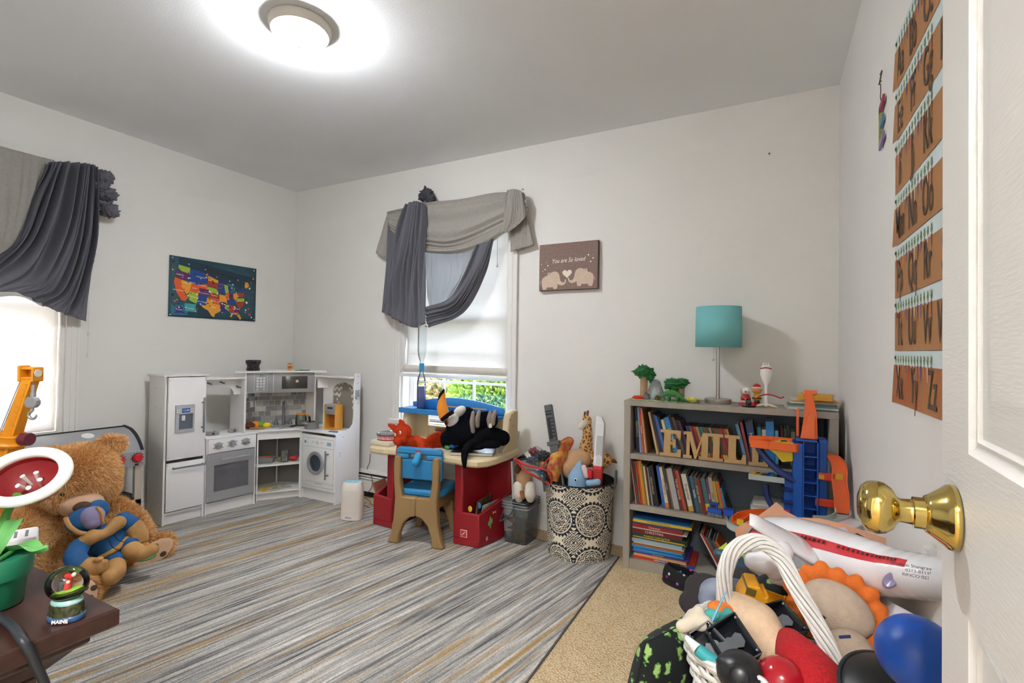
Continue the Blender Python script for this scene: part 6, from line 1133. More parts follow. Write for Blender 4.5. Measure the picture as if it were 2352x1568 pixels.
for i in range(4): MB(gT).box(.048,.092,GY-.035,GY+.04,.40+i*.055,.405+i*.055).o('side_bay_floor', gdb, ga, 0)
MB(gT).box(.094,.128,GY-.0215,GY-.0205,.43,.447).o('silver_sticker', mt('#c5ccd2',.2,metal=.5), ga, 0)
# upper orange deck (claw shaped)
dk_ = [(-.068,GY-.02),(.0,GY-.035),(.10,GY-.045),(.115,GY+.0),(.13,GY+.06),(.10,GY+.10),(.02,GY+.11),(-.05,GY+.10),(-.075,GY+.07),(-.02,GY+.05),(.01,GY+.03),(-.02,GY+.01)]
MB(gT).prism(dk_,.735,.742).o('upper_deck', go, ga, 0)
for a,b in zip(dk_, dk_[1:]+dk_[:1]):
    if (a[0] > .12 and b[0] > .09): continue
    v = Vector((b[0]-a[0],b[1]-a[1],0)); MB(gT @ frame((a[0],a[1],.735), v, (0,0,1))).box(0,v.length,-.003,.003,-.012,.022).o('deck_rim', go, ga, 0, bev=.002)
# tall orange ramp tower
MB(gT @ frame((.118,GY+.03,.77),(1,0,0),y=(.0,.25,1))).prism([(0,0),(.062,0),(.060,.11),(.046,.185),(.062,.19),(.062,.205),(.012,.205),(.012,.19),(.018,.16),(.014,.10)],-.012,.012).o('launch_ramp', go, ga, 0, bev=.003)
MB(gT @ frame((.118,GY-.002,.775),(1,0,0),y=(.12,.22,1))).prism([(0,0),(.05,0),(.05,.10),(.03,.105)],-.006,.006).o('ramp_front_plate', go, ga, 0, bev=.002); MB(gT @ frame((.108,GY+.05,.775),(.15,1,0),y=(0,0,1))).prism([(0,0),(.03,0),(.02,.12),(.0,.07)],-.004,.004).o('ramp_side_fin', go, ga, 0)
# right-hand ramp curling down
rp = [(.20,GY+.03,.72),(.235,GY+.03,.705),(.252,GY+.01,.67),(.250,GY-.01,.62),(.256,GY-.02,.56),(.258,GY-.03,.50)]
rp = catmull(rp,5); m = MB(gT); rings = []
for i,p in enumerate(rp):
    w = .026; rings.append([(p.x-w,p.y,p.z),(p.x-w,p.y-.016,p.z+.004),(p.x-w+.004,p.y-.016,p.z+.004),(p.x-w+.004,p.y-.004,p.z),(p.x+w-.004,p.y-.004,p.z),(p.x+w-.004,p.y-.016,p.z+.004),(p.x+w,p.y-.016,p.z+.004),(p.x+w,p.y+.0,p.z)])
m.loft(rings).o('spiral_ramp', go, ga, 30)
for z in (.64,.555): MB(gT).box(.238,.262,GY-.022,GY-.010,z-.012,z+.012).o('ramp_gate', mt('#d39a2a',.5), ga, 0)
for z,x in ((.525,.17),(.63,.18)): MB(gT).box(x,.235,GY-.012,GY+.004,z-.015,z+.015).o('ramp_arm', mt('#c33a22',.4), ga, 0, bev=.003)
MB(gT).box(.176,.20,GY-.014,GY-.004,.62,.638).o('yellow_latch', mt('#d39a2a',.5), ga, 0)
# yellow hopper and blue chute on the left
MB(gT @ Matrix(((1,0,0,0),(0,0,-1,GY+.03),(0,1,0,0),(0,0,0,1)))).prism([(-.02,.735),(.09,.735),(.09,.68),(.05,.672),(.03,.70)],0,.05).o('yellow_hopper', gye, ga, 0, bev=.004)
MB(gT).tube([(-.04,GY+.02,.735),(-.035,GY+.01,.715),(.0,GY-.005,.67),(.05,GY-.01,.625),(.10,GY-.01,.60)],.014,10,sm=5,sy=.8).o('blue_chute', gdb, ga)
# lower grey tracks and orange bends
def track(P, w, name, mat_, hgt=.022):
    P = catmull(P,6); rings = []
    for i,p in enumerate(P):
        t = (P[min(i+1,len(P)-1)]-P[max(i-1,0)]); t.z = 0; t.normalize(); s = Vector((t.y,-t.x,0))
        rings.append([p-s*w+Vector((0,0,hgt)),p-s*w,p+s*w,p+s*w+Vector((0,0,hgt)),p+s*(w-.004)+Vector((0,0,hgt)),p+s*(w-.004)+Vector((0,0,.004)),p-s*(w-.004)+Vector((0,0,.004)),p-s*(w-.004)+Vector((0,0,hgt))])
    return MB(gT).loft(rings).o(name, mat_, ga, 30)
track([Vector(p) for p in ((.03,GY+.04,.42),(-.03,GY+.03,.415),(-.085,GY+.0,.405),(-.115,GY-.05,.395))],.026,'orange_bend',go,.03)
track([Vector(p) for p in ((-.125,GY-.03,.385),(-.115,GY-.075,.383),(-.06,GY-.10,.382),(.02,GY-.10,.381),(.08,GY-.08,.38))],.034,'grey_track',ggy,.026)
MB(gT).prism([(-.10,GY-.08),(.06,GY-.10),(.09,GY-.02),(.03,GY+.02),(-.06,GY+.0)],.370,.378).o('grey_base', ggy, ga, 0)
track([Vector(p) for p in ((.258,GY-.045,.495),(.255,GY-.075,.485),(.22,GY-.115,.475),(.16,GY-.13,.47))],.026,'grey_exit_track',ggy,.026)
MB(gT @ TR((.18,GY-.14,.485),(0,-10,12))).prism([(-.06,-.012),(.0,-.014),(.03,0),(.0,.014),(-.05,.016)],0,.006).o('yellow_flipper', mt('#d6d52e',.4), ga, 0, bev=.002); MB(gT).box(-.115,-.09,GY-.087,GY-.083,.405,.43).o('yellow_tab', gye, ga, 0)
MB(gT).tube([(.09,GY+.02,.42),(.04,GY+.02,.44),(.0,GY+.03,.50),(-.01,GY+.04,.56)],.012,8,sm=4).o('blue_strut', gdb, ga); tr2 = MB(gT).prism([(-.075,GY+.0),(.06,GY-.02),(.07,GY+.08),(-.05,GY+.10)],.585,.59).o('grey_tray', ggy, ga, 0)
MB(gT).box(-.075,.06,GY-.018,GY-.012,.585,.607).o('tray_rim', ggy, ga, 0)
def car(name, p, rz, col, label, s=1):
    t = thing(name, label, 'toy car', Matrix.Translation(p) @ TR(rot=(0,0,rz), s=s))
    MB(Matrix(((1,0,0,0),(0,0,-1,.014),(0,1,0,0),(0,0,0,1)))).prism([(-.035,.006),(-.036,.014),(-.022,.017),(-.012,.024),(.010,.025),(.020,.017),(.034,.014),(.036,.006)],0,.028).o('car_body', mt(col,.25,coat=.5), t, 30, bev=.002); MB(Matrix(((1,0,0,0),(0,0,-1,.0145),(0,1,0,0),(0,0,0,1)))).prism([(-.016,.018),(-.010,.0225),(.008,.0232),(.014,.018)],0,.029).o('car_window', mt('#16181c',.15), t, 0)
    for x in (-.021,.021):
        for y in (-.0145,.0115): MB().cyl((x,y,.0062),(x,y+.003,.0062),.006,n=16).o('wheel', mt('#1a1a1c',.5), t)
    return t
car('toy_car',(.055,GY-.012,.7425),10,'#d8b93a','small yellow toy car on the orange garage deck'); car('toy_car',(-.01,GY-.06,.3785),-20,'#2c3134','dark toy car on the grey garage base')
for i,(x,y,z,rz,c,l) in enumerate(((-.045,GY+.04,.5905,30,'#c79a2c','gold toy car in the grey garage tray'),(.01,GY+.05,.5905,-20,'#2f7ac8','light blue toy car in the grey garage tray'),(-.01,GY+.02,.5905,80,'#333a42','dark grey toy car in the grey garage tray'),(.045,GY+.03,.5905,15,'#1d2430','black toy car at the end of the grey garage tray'),(.07,GY-.005,.4555,90,'#b5302a','red toy car in the side bay of the garage'))): car('toy_car',(x,y,z),rz,c,l,.8)
# block train on the middle shelf
tn_ = thing('block_train','blue building-block train with grey wheels on the middle shelf edge','toy train',TR((-.215,2.585,.330),(0,0,-10)))
tb_ = mt('#1f4fb4',.35)
MB().box(-.045,.02,-.015,.015,.016,.04).box(-.035,.0,-.013,.013,.04,.062).box(.03,.075,-.015,.015,.016,.045).o('train_body', tb_, tn_, 0, bev=.001); MB().box(-.038,.004,-.014,.014,.062,.068).box(.028,.077,-.016,.016,.045,.05).o('roof_tiles', mt('#1b45a0',.35), tn_, 0); MB().box(-.028,-.006,-.0142,.0142,.044,.058).o('cab_window', mt('#10131a',.3), tn_, 0)
MB().box(.02,.03,-.006,.006,.018,.026).o('coupling', mt('#222428',.5), tn_, 0)
for x in (-.035,-.018,-.001,.016,.042,.064):
    for y in (-.018,.013): MB().cyl((x,y,.009),(x,y+.005,.009),.0088,n=18).o('wheel', mt('#6f7378',.4), tn_)
# ---- peach face cut-out behind the plane
pf = thing('peach_cutout','flat peach cardboard cut-out with a drawn eye behind the inflatable plane','cut-out',(0,0,0))
A = at(1690,1203,d=1.95); Bp = at(2058,1290,d=1.36)
ax = (Bp-A); ax.z = 0; FF = frame(A, ax, (0,0,1)); inv = FF.inverted()
def onp(x,y):
    n = FF.to_3x3() @ Vector((0,1,0)); r = _f+_r*(x-1176)/1127.9-_u*(y-784)/1127.9; t = (A-Vector((0,0,1.1262))).dot(n)/r.dot(n); return inv @ (Vector((0,0,1.1262))+r*t)
def pq(P): return [(onp(x,y).x,onp(x,y).z) for x,y in P]
cutT = FF @ Matrix(((1,0,0,0),(0,0,1,0),(0,1,0,0),(0,0,0,1)))
MB(cutT).prism(pq([(1688,1212),(1740,1185),(1768,1165),(1782,1153),(1800,1172),(1830,1188),(1880,1190),(1935,1203),(1990,1222),(2062,1246),(2050,1300),(1900,1340),(1700,1330)]),0,.004).o('cardboard', mt('#e0a787',.7), pf, 0)
MB(cutT @ Matrix.Translation((0,0,-.001))).poly(pq([(1958,1226),(1970,1224),(1985,1232),(1997,1244),(1985,1240),(1970,1230)])).o('drawn_brow', mt('#2a1c18',.7), pf, 0); MB(cutT @ Matrix.Translation((0,0,-.001))).poly(pq([(1955,1232),(1966,1229),(1976,1238),(1968,1240)])).o('drawn_eye', mt('#4a5a7a',.6), pf, 0); MB(cutT @ Matrix.Translation((0,0,-.001))).poly(pq([(1925,1212),(1940,1210),(1958,1228),(1945,1232)])).o('drawn_ear', mt('#c9c3d4',.6), pf, 0)
# ---- inflatable plane
vin = mt('#e6e5e8',.18,coat=.4,spec=.6)
ip = thing('inflatable_plane','white inflatable toy aeroplane with a red window stripe lying on the toys','inflatable toy',at(1900,1280,d=1.32)); p0 = at(1900,1280,d=1.32)
ctr = [(1722,1262,1.62,.006),(1738,1257,1.60,.052),(1775,1254,1.55,.088),(1830,1263,1.46,.093),(1900,1279,1.34,.084),(1980,1298,1.20,.067),(2060,1315,1.09,.051),(2130,1325,1.00,.044),(2200,1335,.93,.040),(2290,1345,.87,.03)]
cp_ = [(at(x,y,d=d_)-p0, r) for x,y,d_,r in ctr]
Pc = catmull([c[0] for c in cp_],8); Rc = [np.interp(i/(len(Pc)-1),np.linspace(0,1,len(cp_)),[c[1] for c in cp_]) for i in range(len(Pc))]
fus = MB(); rings = []; N = 32
for i,p in enumerate(Pc):
    t = (Pc[min(i+1,len(Pc)-1)]-Pc[max(i-1,0)]).normalized(); s_ = t.cross(Vector((0,0,1))).normalized(); u_ = s_.cross(t); wr = 1+.012*sin(i*1.9)*(i > 40)
    rings.append([p+(s_*cos(2*pi*k/N)+u_*sin(2*pi*k/N))*Rc[i]*wr for k in range(N)])
PM = [('w',)]
fo = fus.loft(rings).o('fuselage', [vin, mt('#c42a34',.25,coat=.3)], ip, 180)
# the camera side is the side with -s_ or +s_: paint faces with angle in a band
cams = Vector((0,0,1.1262))-p0
me = fo.data
for f_ in me.polygons:
    vi = min(f_.vertices); ring = f_.index//N; k = f_.index % N
    if f_.index < (len(rings)-1)*N:
        a = (k+.5)/N*360
        if 4 <= ring <= 55 and (22 < a < 46 or 134 < a < 158): f_.material_index = 1
# windows
for side in (0,1):
    for i in range(9, 54):
        if i in (24,25,26,38,39): continue
        a = radians(38) if side == 0 else radians(142)
        def rp_(ii, aa):
            ii = min(len(Pc)-1.001, ii); j = int(ii); p = Pc[j].lerp(Pc[j+1], ii-j); t = (Pc[min(j+1,len(Pc)-1)]-Pc[max(j-1,0)]).normalized(); s_ = t.cross(Vector((0,0,1))).normalized(); u_ = s_.cross(t); return p+(s_*cos(aa)+u_*sin(aa))*(Rc[j]*1.025)
        MB().add([rp_(i+.12,a-.06),rp_(i+.62,a-.06),rp_(i+.62,a+.06),rp_(i+.12,a+.06)],[(0,1,2,3)]).o('window_print', mt('#1c1a1e',.4), fo, 0)
def wing(name, P, th):
    """flat pillow between a root edge and a tip edge"""
    P = [at(x,y,d=d_)-p0 for x,y,d_ in P]; m = MB(); rings = []
    root0, tip0, tip1, root1 = P; nrm_ = (tip0-root0).cross(root1-root0).normalized()
    for i in range(13):
        u = i/12; a = root0.lerp(tip0,u); b = root1.lerp(tip1,u); e = th*(1-.55*u)*(1 if i < 12 else .15); rings.append([a.lerp(b,(1-cos(pi*k/10))/2)+nrm_*e*sin(pi*k/10) for k in range(11)]+[a.lerp(b,(1-cos(pi*k/10))/2)-nrm_*e*sin(pi*k/10) for k in range(9,0,-1)])
    return m.loft(rings).o(name, vin, ip, 180)
wing('wing',[(1838,1240,1.40),(1722,1178,1.27),(1722,1205,1.24),(1880,1300,1.24)],.022); wing('wing',[(1800,1240,1.56),(1960,1190,1.80),(1990,1200,1.78),(1900,1250,1.40)],.02)
m = MB(); eg = [at(x,y,d=d_)-p0 for x,y,d_ in ((1728,1288,1.25),(1760,1290,1.24),(1790,1268,1.25))]; capsule(m,eg,[.022,.030,.034]); m.ell(at(1780,1300,d=1.245)-p0,(.03,.03,.035)); blob(m,'engine',vin,ip,vox=.006,smooth=5)
m = MB(); capsule(m,[at(x,y,d=d_)-p0 for x,y,d_ in ((1775,1330,1.30),(1815,1332,1.30),(1840,1325,1.32))],[.012,.022,.025]); blob(m,'engine',vin,ip,vox=.006,smooth=4)
wing('tail_fin',[(2150,1300,.99),(2120,1252,.985),(2140,1248,.98),(2200,1300,.95)],.012)
va = at(2047,1332,d=1.035)-p0; vn = (Vector((0,0,1.1262))-p0-va).normalized(); MB(aim(va,va+vn) @ TR(rot=(0,0,-35))).lathe([(.022,-.004),(.016,.002),(.010,.001),(.0,-.001)],20,TR(s=(.55,1,1))).o('air_valve', mt('#8d84a4',.25), ip)
def onfus(x,y,d_): p = at(x,y,d=d_)-p0; n = (Vector((0,0,1.1262))-p0-p).normalized(); return frame(p, _r-n*_r.dot(n)-_u*.16, y=_u) 
for i,s_ in enumerate(('Made in Shangrao China','0213-01118','RINCO 02720')): txt(s_, .0085, mt('#3a3840',.5), fo, onfus(2110,1302+11*i,.955), 'printed_lettering', ext=0)
_i = 14; _t = (Pc[_i+1]-Pc[_i-1]).normalized(); _sd = _t.cross(Vector((0,0,1))).normalized(); _up = _sd.cross(_t); _no = (_sd*cos(radians(72))+_up*sin(radians(72))) if (Pc[_i]+p0+_sd).length < (Pc[_i]+p0-_sd).length else (-_sd*cos(radians(72))+_up*sin(radians(72)))
txt('RINCO', .022, mt('#4a4a50',.5), fo, frame(Pc[_i]+_no*(Rc[_i]*1.02), _t, z=_no), 'printed_lettering', ext=0)
# ---- taupe storage bin carrying the white basket
tag(MB().rb((.03,1.36,.13),(.44,.66,.255),.02).o('storage_bin', mt('#6b645e',.85,bump=.1,bscale=200)),'taupe fabric storage bin under the white wicker basket','storage bin')
tag(MB().rb((.15,1.86,.15),(.27,.30,.29),.02).o('storage_bin', mt('#7d6a55',.85)),'brown storage bin behind the plush lion','storage bin')
# ---- white wicker basket
wk = mt('#dedcd8',.5,var=.12,scale=60); BC = Vector((.005,1.255,.262)); wbk = thing('wicker_basket','white wicker basket with a tall twisted handle full of toys','basket',BC)
def rad(z): return .125+.055*(z/.21)
nst = 22
for i in range(nst):
    a = 2*pi*i/nst; MB().tube([(rad(z)*cos(a),rad(z)*sin(a),z) for z in (.0,.07,.14,.215)],.004,6).o('stake', wk, wbk)
for j in range(15):
    z = .008+j*.0135; P = []
    for i in range(nst*2): a = pi*i/nst; P.append(((rad(z)+(.006 if (i//2+j)%2 else -.006)*(i%2==0))*cos(a),(rad(z)+(.006 if (i//2+j)%2 else -.006)*(i%2==0))*sin(a),z))
    MB().tube(P,.0055,6,closed=True,sm=2).o('weaver', wk, wbk)
for k in range(3): MB().tube([((rad(.21)+.004*cos(a*9+k*2.1))*cos(a),(rad(.21)+.004*cos(a*9+k*2.1))*sin(a),.212+.005*sin(a*9+k*2.1)) for a in np.linspace(0,2*pi,90)[:-1]],.006,6,closed=True).o('rim_strand', wk, wbk)
MB().cyl((0,0,.0),(0,0,.008),.125,n=40).o('basket_bottom', wk, wbk)
hpt = [at(1668,1420,d=1.16),at(1664,1380,d=1.16),at(1666,1310,d=1.15),at(1690,1260,d=1.14),at(1740,1243,d=1.13),at(1790,1275,d=1.10),at(1830,1350,d=1.06),at(1880,1440,d=1.02),at(1915,1520,d=.99),at(1935,1590,d=.97)]
hpt = catmull([p-BC for p in hpt],10); rp0 = .0140
for k in range(9):
    P = []
    for i,p in enumerate(hpt):
        t = (hpt[min(i+1,len(hpt)-1)]-hpt[max(i-1,0)]).normalized(); s_ = t.cross(_f).normalized(); u_ = s_.cross(t); a = 2*pi*k/9+i*.10; P.append(p+(s_*cos(a)+u_*sin(a))*rp0)
    MB().tube(P,.0042,6).o('handle_strand', wk, wbk)
MB().tube(hpt,.010,8).o('handle_core', mt('#b9b4ab',.7), wbk)
for i in range(6): MB().tube([hpt[2+i*1]+ (Vector((cos(a),sin(a),0))*.019) for a in np.linspace(0,2*pi,14)[:-1]],.0028,6,closed=True).o('handle_binding', wk, wbk)
# ---- things in and around the basket
def G(name,label,cat,o,d=None): pass
def pt(x,y,d): return at(x,y,d=d)
cream2 = mt('#d9bd9d',.95,var=.12,scale=90,bump=.2,bscale=260)
# beige soft cloth
m = MB(); capsule(m,[pt(1690,1405,1.16),pt(1740,1440,1.12),pt(1790,1505,1.06)],[.045,.055,.03]); m.ell(pt(1720,1420,1.14),(.06,.05,.04)); m.ell(pt(1775,1490,1.09),(.05,.045,.03))
tag(blob(m,'beige_plush',cream2,None,.007,5),'beige fleece soft toy lying in the white basket','plush toy'); 
m = MB(); m.tube([pt(1755,1530,1.045),pt(1775,1540,1.04),pt(1790,1520,1.045)],.022,12,sm=4); tag(blob(m,'beige_paw',mt('#b98a6a',.95),None,.005,3),'rolled brown fleece edge below the beige soft toy','plush toy')
# black half-pipe tray pieces
blk = mt('#1c1f24',.25,coat=.2)
def tray_(name,label,P,hgt):
    """open trough between two ends"""
    A,B,wv,up = P; t = thing(name,label,'toy part',A); ax = B-A; rings = []
    for u in np.linspace(0,1,6):
        c = ax*u; rings.append([c+wv*cos(a)*.5-up*(hgt*sin(a)**.6 if sin(a)>0 else 0) for a in np.linspace(0,pi,13)])
    MB().loft(rings,cap=False,closed=False).o('trough', blk, t, 60, solid=.003)
    for c,nm in ((Vector((0,0,0)),'end_plate'),(ax,'end_plate')):
        r_ = [c+wv*cos(a)*.5-up*(hgt*sin(a)**.6) for a in np.linspace(0,pi,13)]; MB().add(r_,[tuple(range(13))]).o(nm, blk, t, 0, solid=.003)
    c = ax*.5; un = ax.normalized(); wn_ = wv.normalized()
    pl = []
    for q,s in ((-.42,.25),(-.3,.5),(-.12,.35),(0,.5),(.12,.35),(.3,.5),(.42,.25)): pl.append(c+wv*q+un*.016*s*2-up*hgt*.45)
    for q,s in ((.42,.25),(.3,.5),(.12,.35),(0,.5),(-.12,.35),(-.3,.5),(-.42,.25)): pl.append(c+wv*q-un*.016*s*2-up*hgt*.45)
    MB().add(pl,[tuple(range(14))]).o('bracket', mt('#55585c',.35), t, 0, solid=.003)
    for u in (.1,.9):
        for s in (-.46,.46): MB().ell(ax*u+wv*s-up*.004,.003,n=8,m=6).o('screw', mt('#8d9094',.3,metal=.6), t)
    return t
upv = (-_f*.55+_u*.85).normalized()
tray_('black_truck_bed','open black plastic truck bed lying in the basket beside the beige plush',(pt(1655,1425,1.08),pt(1715,1520,1.0),pt(1690,1400,1.06)-pt(1625,1440,1.06),upv),.04)
tray_('black_truck_bed','open black plastic truck bed leaning on the yellow toy truck',(pt(1765,1385,1.14),pt(1825,1455,1.06),pt(1800,1375,1.12)-pt(1735,1392,1.12),upv),.04)
tray_('black_truck_bed','black plastic truck bed wedged at the left rim of the basket',(pt(1605,1440,1.10),pt(1690,1530,1.03),(pt(1625,1425,1.08)-pt(1580,1455,1.08)),(upv+_r*.5).normalized()),.035)
# black blaster-like ball with dial
bb = thing('black_toy_pod','round black plastic toy pod with a dial at the basket front','toy',pt(1700,1545,.97)); o0 = pt(1700,1545,.97)
m = MB(); m.ell((0,0,0),(.045,.045,.04)); capsule(m,[pt(1660,1520,.98)-o0,o0-o0,pt(1745,1555,.97)-o0],[.014,.03,.02]); blob(m,'pod_shell',mt('#1d1e20',.32),bb,.005,4)
vd = (Vector((0,0,1.1262))-o0).normalized(); MB(aim(vd*.034-_r*.004-_u*.006, vd*.1)).lathe([(.020,0),(.021,.008),(.017,.012),(.012,.010),(.010,.004),(.0,.004)],28).o('dial', mt('#17181a',.35), bb)
# red cloth
m = MB(); capsule(m,[pt(1815,1475,1.06),pt(1840,1520,1.0),pt(1880,1580,.95)],[.03,.05,.06]); m.ell(pt(1850,1510,1.02),(.03,.03,.03)); m.ell(pt(1840,1560,.97),(.05,.04,.04)); m.ell(pt(1800,1480,1.07),(.02,.02,.02))
tag(blob(m,'red_towel',mt('#b3181f',.95,var=.25,scale=180,bump=.5,bscale=300),None,.007,4),'crumpled red terry cloth hanging in the basket','cloth')
m = MB(); m.ell(pt(1795,1565,.955),(.045,.045,.045)); tag(m.o('red_ball',mt('#9e1520',.18,coat=.3)),'shiny red plastic ball half under the red cloth','ball')
cw = thing('white_bottle_top','round white plastic bottle top at the bottom of the basket','cap',pt(1742,1580,.93)); o1=pt(1742,1580,.93); vd=(Vector((0,0,1.1262))-o1).normalized()
MB(aim((0,0,0),vd)).lathe([(.022,-.02),(.022,.004),(.019,.008),(.014,.007),(.013,.001),(.0,.001)],28).o('cap_body', mt('#d8d8da',.3), cw)
# turquoise and white tube
tb2 = thing('turquoise_tube','white and turquoise marker shaped tube inside the basket edge','toy',pt(1590,1475,1.07)); o2 = pt(1590,1475,1.07); a_,b_,c_,d__ = [pt(*q)-o2 for q in ((1578,1465,1.07),(1602,1490,1.05),(1640,1522,1.03),(1672,1560,1.0))]
MB().tube([a_,b_],[.006,.012],14).ell(a_,.006,n=12,m=8).o('white_tip', mt('#d6d9da',.4), tb2); MB().tube([b_,c_],[.0125,.015],14).ell(c_,.015,n=14,m=8).o('turquoise_sleeve', mt('#3aa0a6',.6,var=.1,scale=100), tb2); MB().tube([c_,d__],[.011,.011],12).o('speckled_handle', mt('#c9d4c8',.5,var=.6,scale=120,col2='#5f8a72'), tb2)
# small plush with orange and teal, light blue stick
m = MB(); m.ell(pt(1655,1398,1.14),(.03,.022,.016)); m.ell(pt(1685,1392,1.15),(.015,.015,.012)); tag(blob(m,'orange_plush',mt('#d8762c',.95,bump=.3,bscale=250),None,.004,3),'small orange plush toy behind the beige soft toy','plush toy')
m = MB(); m.ell(pt(1640,1412,1.13),(.022,.018,.014)); m.ell(pt(1668,1404,1.125),(.015,.012,.01)); tag(blob(m,'teal_plush',mt('#4fa3a0',.95,bump=.3,bscale=250),None,.004,3),'small teal plush toy under the light blue stick','plush toy')
st_ = [pt(1636,1425,1.075),pt(1650,1395,1.07),pt(1668,1358,1.065)]; tag(MB().tube(st_,[.006,.005,.003],10,sy=.5).o('blue_stick', mt('#7cc3dc',.35)),'light blue plastic stick poking up out of the basket','stick')
m = MB(); capsule(m,[pt(1600,1420,1.13),pt(1585,1432,1.12),pt(1566,1438,1.12)],[.018,.016,.014]); capsule(m,[pt(1605,1405,1.14),pt(1590,1412,1.14)],[.014,.012]); m.ell(pt(1612,1430,1.12),(.025,.02,.02)); tag(blob(m,'cream_glove',mt('#cfc4b0',.95),None,.004,3),'cream fabric glove at the left rim of the basket','glove')
# grey denim cloth around the handle foot
m = MB(); m.ell(pt(1650,1365,1.32),(.05,.05,.04)); m.ell(pt(1690,1360,1.33),(.05,.04,.035)); m.ell(pt(1630,1375,1.30),(.03,.03,.03)); tag(blob(m,'denim_cloth',mt('#8f96a6',.9,var=.35,scale=14,col2='#5c6478'),None,.007,3),'crumpled grey blue denim cloth behind the basket handle','cloth')
m = MB(); m.ell(pt(1620,1350,1.45),(.06,.08,.03)); m.ell(pt(1700,1335,1.5),(.07,.08,.03)); m.ell(pt(1600,1385,1.40),(.05,.06,.03)); tag(blob(m,'dark_garment',mt('#2a2627',.95),None,.008,4),'dark garment lying under the denim cloth','cloth')
# yellow toy truck
yt = thing('yellow_truck','yellow plastic toy truck body in the pile behind the basket','toy truck',frame(pt(1755,1385,1.26),_r-_u*.28-_f*.3,y=_u)); yl = mt('#dd9a1a',.4)
MB().box(-.065,.075,-.022,.006,-.04,.04).o('chassis', yl, yt, 0, bev=.003); MB(Matrix(((1,0,0,0),(0,1,0,0),(0,0,1,0),(0,0,0,1)))).prism([(-.065,.006),(-.055,.045),(-.03,.05),(-.012,.03),(-.005,.036),(.0,.006)],-.038,.038).o('cab', yl, yt, 0, bev=.004)
for z in (-.036,.036): MB().box(-.005,.075,.006,.022,z-.003,z+.003).o('side_board', yl, yt, 0, bev=.002)
MB().tube([(.05,.02,-.034),(.075,.018,-.034),(.085,.0,-.034),(.07,-.012,-.034)],.005,8,sm=4).o('tow_loop', yl, yt)
MB().box(-.058,-.035,.022,.040,-.0395,.0395).o('cab_window', mt('#6a5a2a',.3), yt, 0)
# patterned shell toys: dark with green leaves
leafm = bpy.data.materials.new('leaf_print'); leafm.use_nodes = True; _n = leafm.node_tree.nodes; _l = leafm.node_tree.links; _b_ = _n['Principled BSDF']
_tc = _n.new('ShaderNodeTexCoord'); _mp = _n.new('ShaderNodeMapping'); _mp.inputs['Scale'].default_value = (1,1,.55); _l.new(_tc.outputs['Object'],_mp.inputs[0]); _v = _n.new('ShaderNodeTexVoronoi'); _v.inputs['Scale'].default_value = 30; _l.new(_mp.outputs[0],_v.inputs[0]); _w = _n.new('ShaderNodeTexNoise'); _w.inputs['Scale'].default_value = 95; _l.new(_tc.outputs['Object'],_w.inputs[0])
_a = mth(leafm.node_tree,'ADD',_v.outputs['Distance'],mth(leafm.node_tree,'MULTIPLY',_w.outputs[0],.55)); _r_ = _n.new('ShaderNodeValToRGB'); _r_.color_ramp.interpolation = 'CONSTANT'; e_ = _r_.color_ramp.elements; e_[0].color = (*lin('#a3c77a'),1); e_[1].position = .53; e_[1].color = (*lin('#4c8a3a'),1); x_ = e_.new(.60); x_.color = (*lin('#141a1c'),1); _l.new(_a,_r_.inputs[0]); _l.new(_r_.outputs[0],_b_.inputs['Base Color']); _b_.inputs['Roughness'].default_value = .9
m = MB(); m.ell(pt(1775,1352,1.42),(.05,.06,.035)); m.ell(pt(1815,1365,1.40),(.03,.04,.03)); tag(m.o('leaf_print_cushion',leafm),'small leaf printed cushion under the plane wing','cushion')
# leaf pillow left of the basket, on the floor
pw = thing('leaf_pillow','black pillow printed with green leaves leaning against the storage bin','pillow',(-.275,1.45,0))
def pil(u, v):
    x = (u-.5)*.34; z = v*.40; e = (max(0,1-(2*u-1)**4)*max(0,1-(2*v-1)**4))**.5; return x, z, e
A_ = TR((0,0,.012),(14,0,62))
def fa(s): return lambda u, v: (pil(u,v)[0], s*.058*pil(u,v)[2], pil(u,v)[1])
MB(A_).grid(fa(1),24,24).grid(fa(-1),24,24).o('pillow_body', leafm, pw, 180); MB(A_).tube([(-.17,0,0),(.17,0,0),(.17,0,.40),(-.17,0,.40)],.003,6,closed=True).o('piping', mt('#16181b',.8), pw)
# slipper on the carpet in front of the bookcase
sl = thing('slipper','black slipper with small coloured dinosaur print by the bookcase','slipper',frame((-.335,2.49,.0005),(.985,-.17,0),(0,0,1)) @ TR(s=(1.08,1.25,1.15)))
def shp(s, z): return [( .115*s*(cos(a) if cos(a)<0 else cos(a)*1.0), .043*s*sin(a)*(1+.12*cos(a)), z) for a in np.linspace(0,2*pi,28)[:-1]]
MB().loft([shp(1,0),shp(1.03,.006),shp(1.0,.016)]).o('sole', mt('#17181a',.7), sl, 60)
prints = bpy.data.materials.new('confetti_print'); prints.use_nodes = True; _n = prints.node_tree.nodes; _l = prints.node_tree.links; _tc = _n.new('ShaderNodeTexCoord'); _v = _n.new('ShaderNodeTexVoronoi'); _v.inputs['Scale'].default_value = 42; _l.new(_tc.outputs['Object'],_v.inputs[0])
_q = mth(prints.node_tree,'LESS_THAN',_v.outputs['Distance'],.26); _hs = _n.new('ShaderNodeHueSaturation'); _hs.inputs['Saturation'].default_value = 1.4; _l.new(_v.outputs['Color'],_hs.inputs['Color']); _mx = _n.new('ShaderNodeMix'); _mx.data_type = 'RGBA'; _mx.inputs[6].default_value = (*lin('#121316'),1); _l.new(_hs.outputs[0],_mx.inputs[7]); _l.new(_q,_mx.inputs[0]); _l.new(_mx.outputs[2],_n['Principled BSDF'].inputs['Base Color']); _n['Principled BSDF'].inputs['Roughness'].default_value = .9
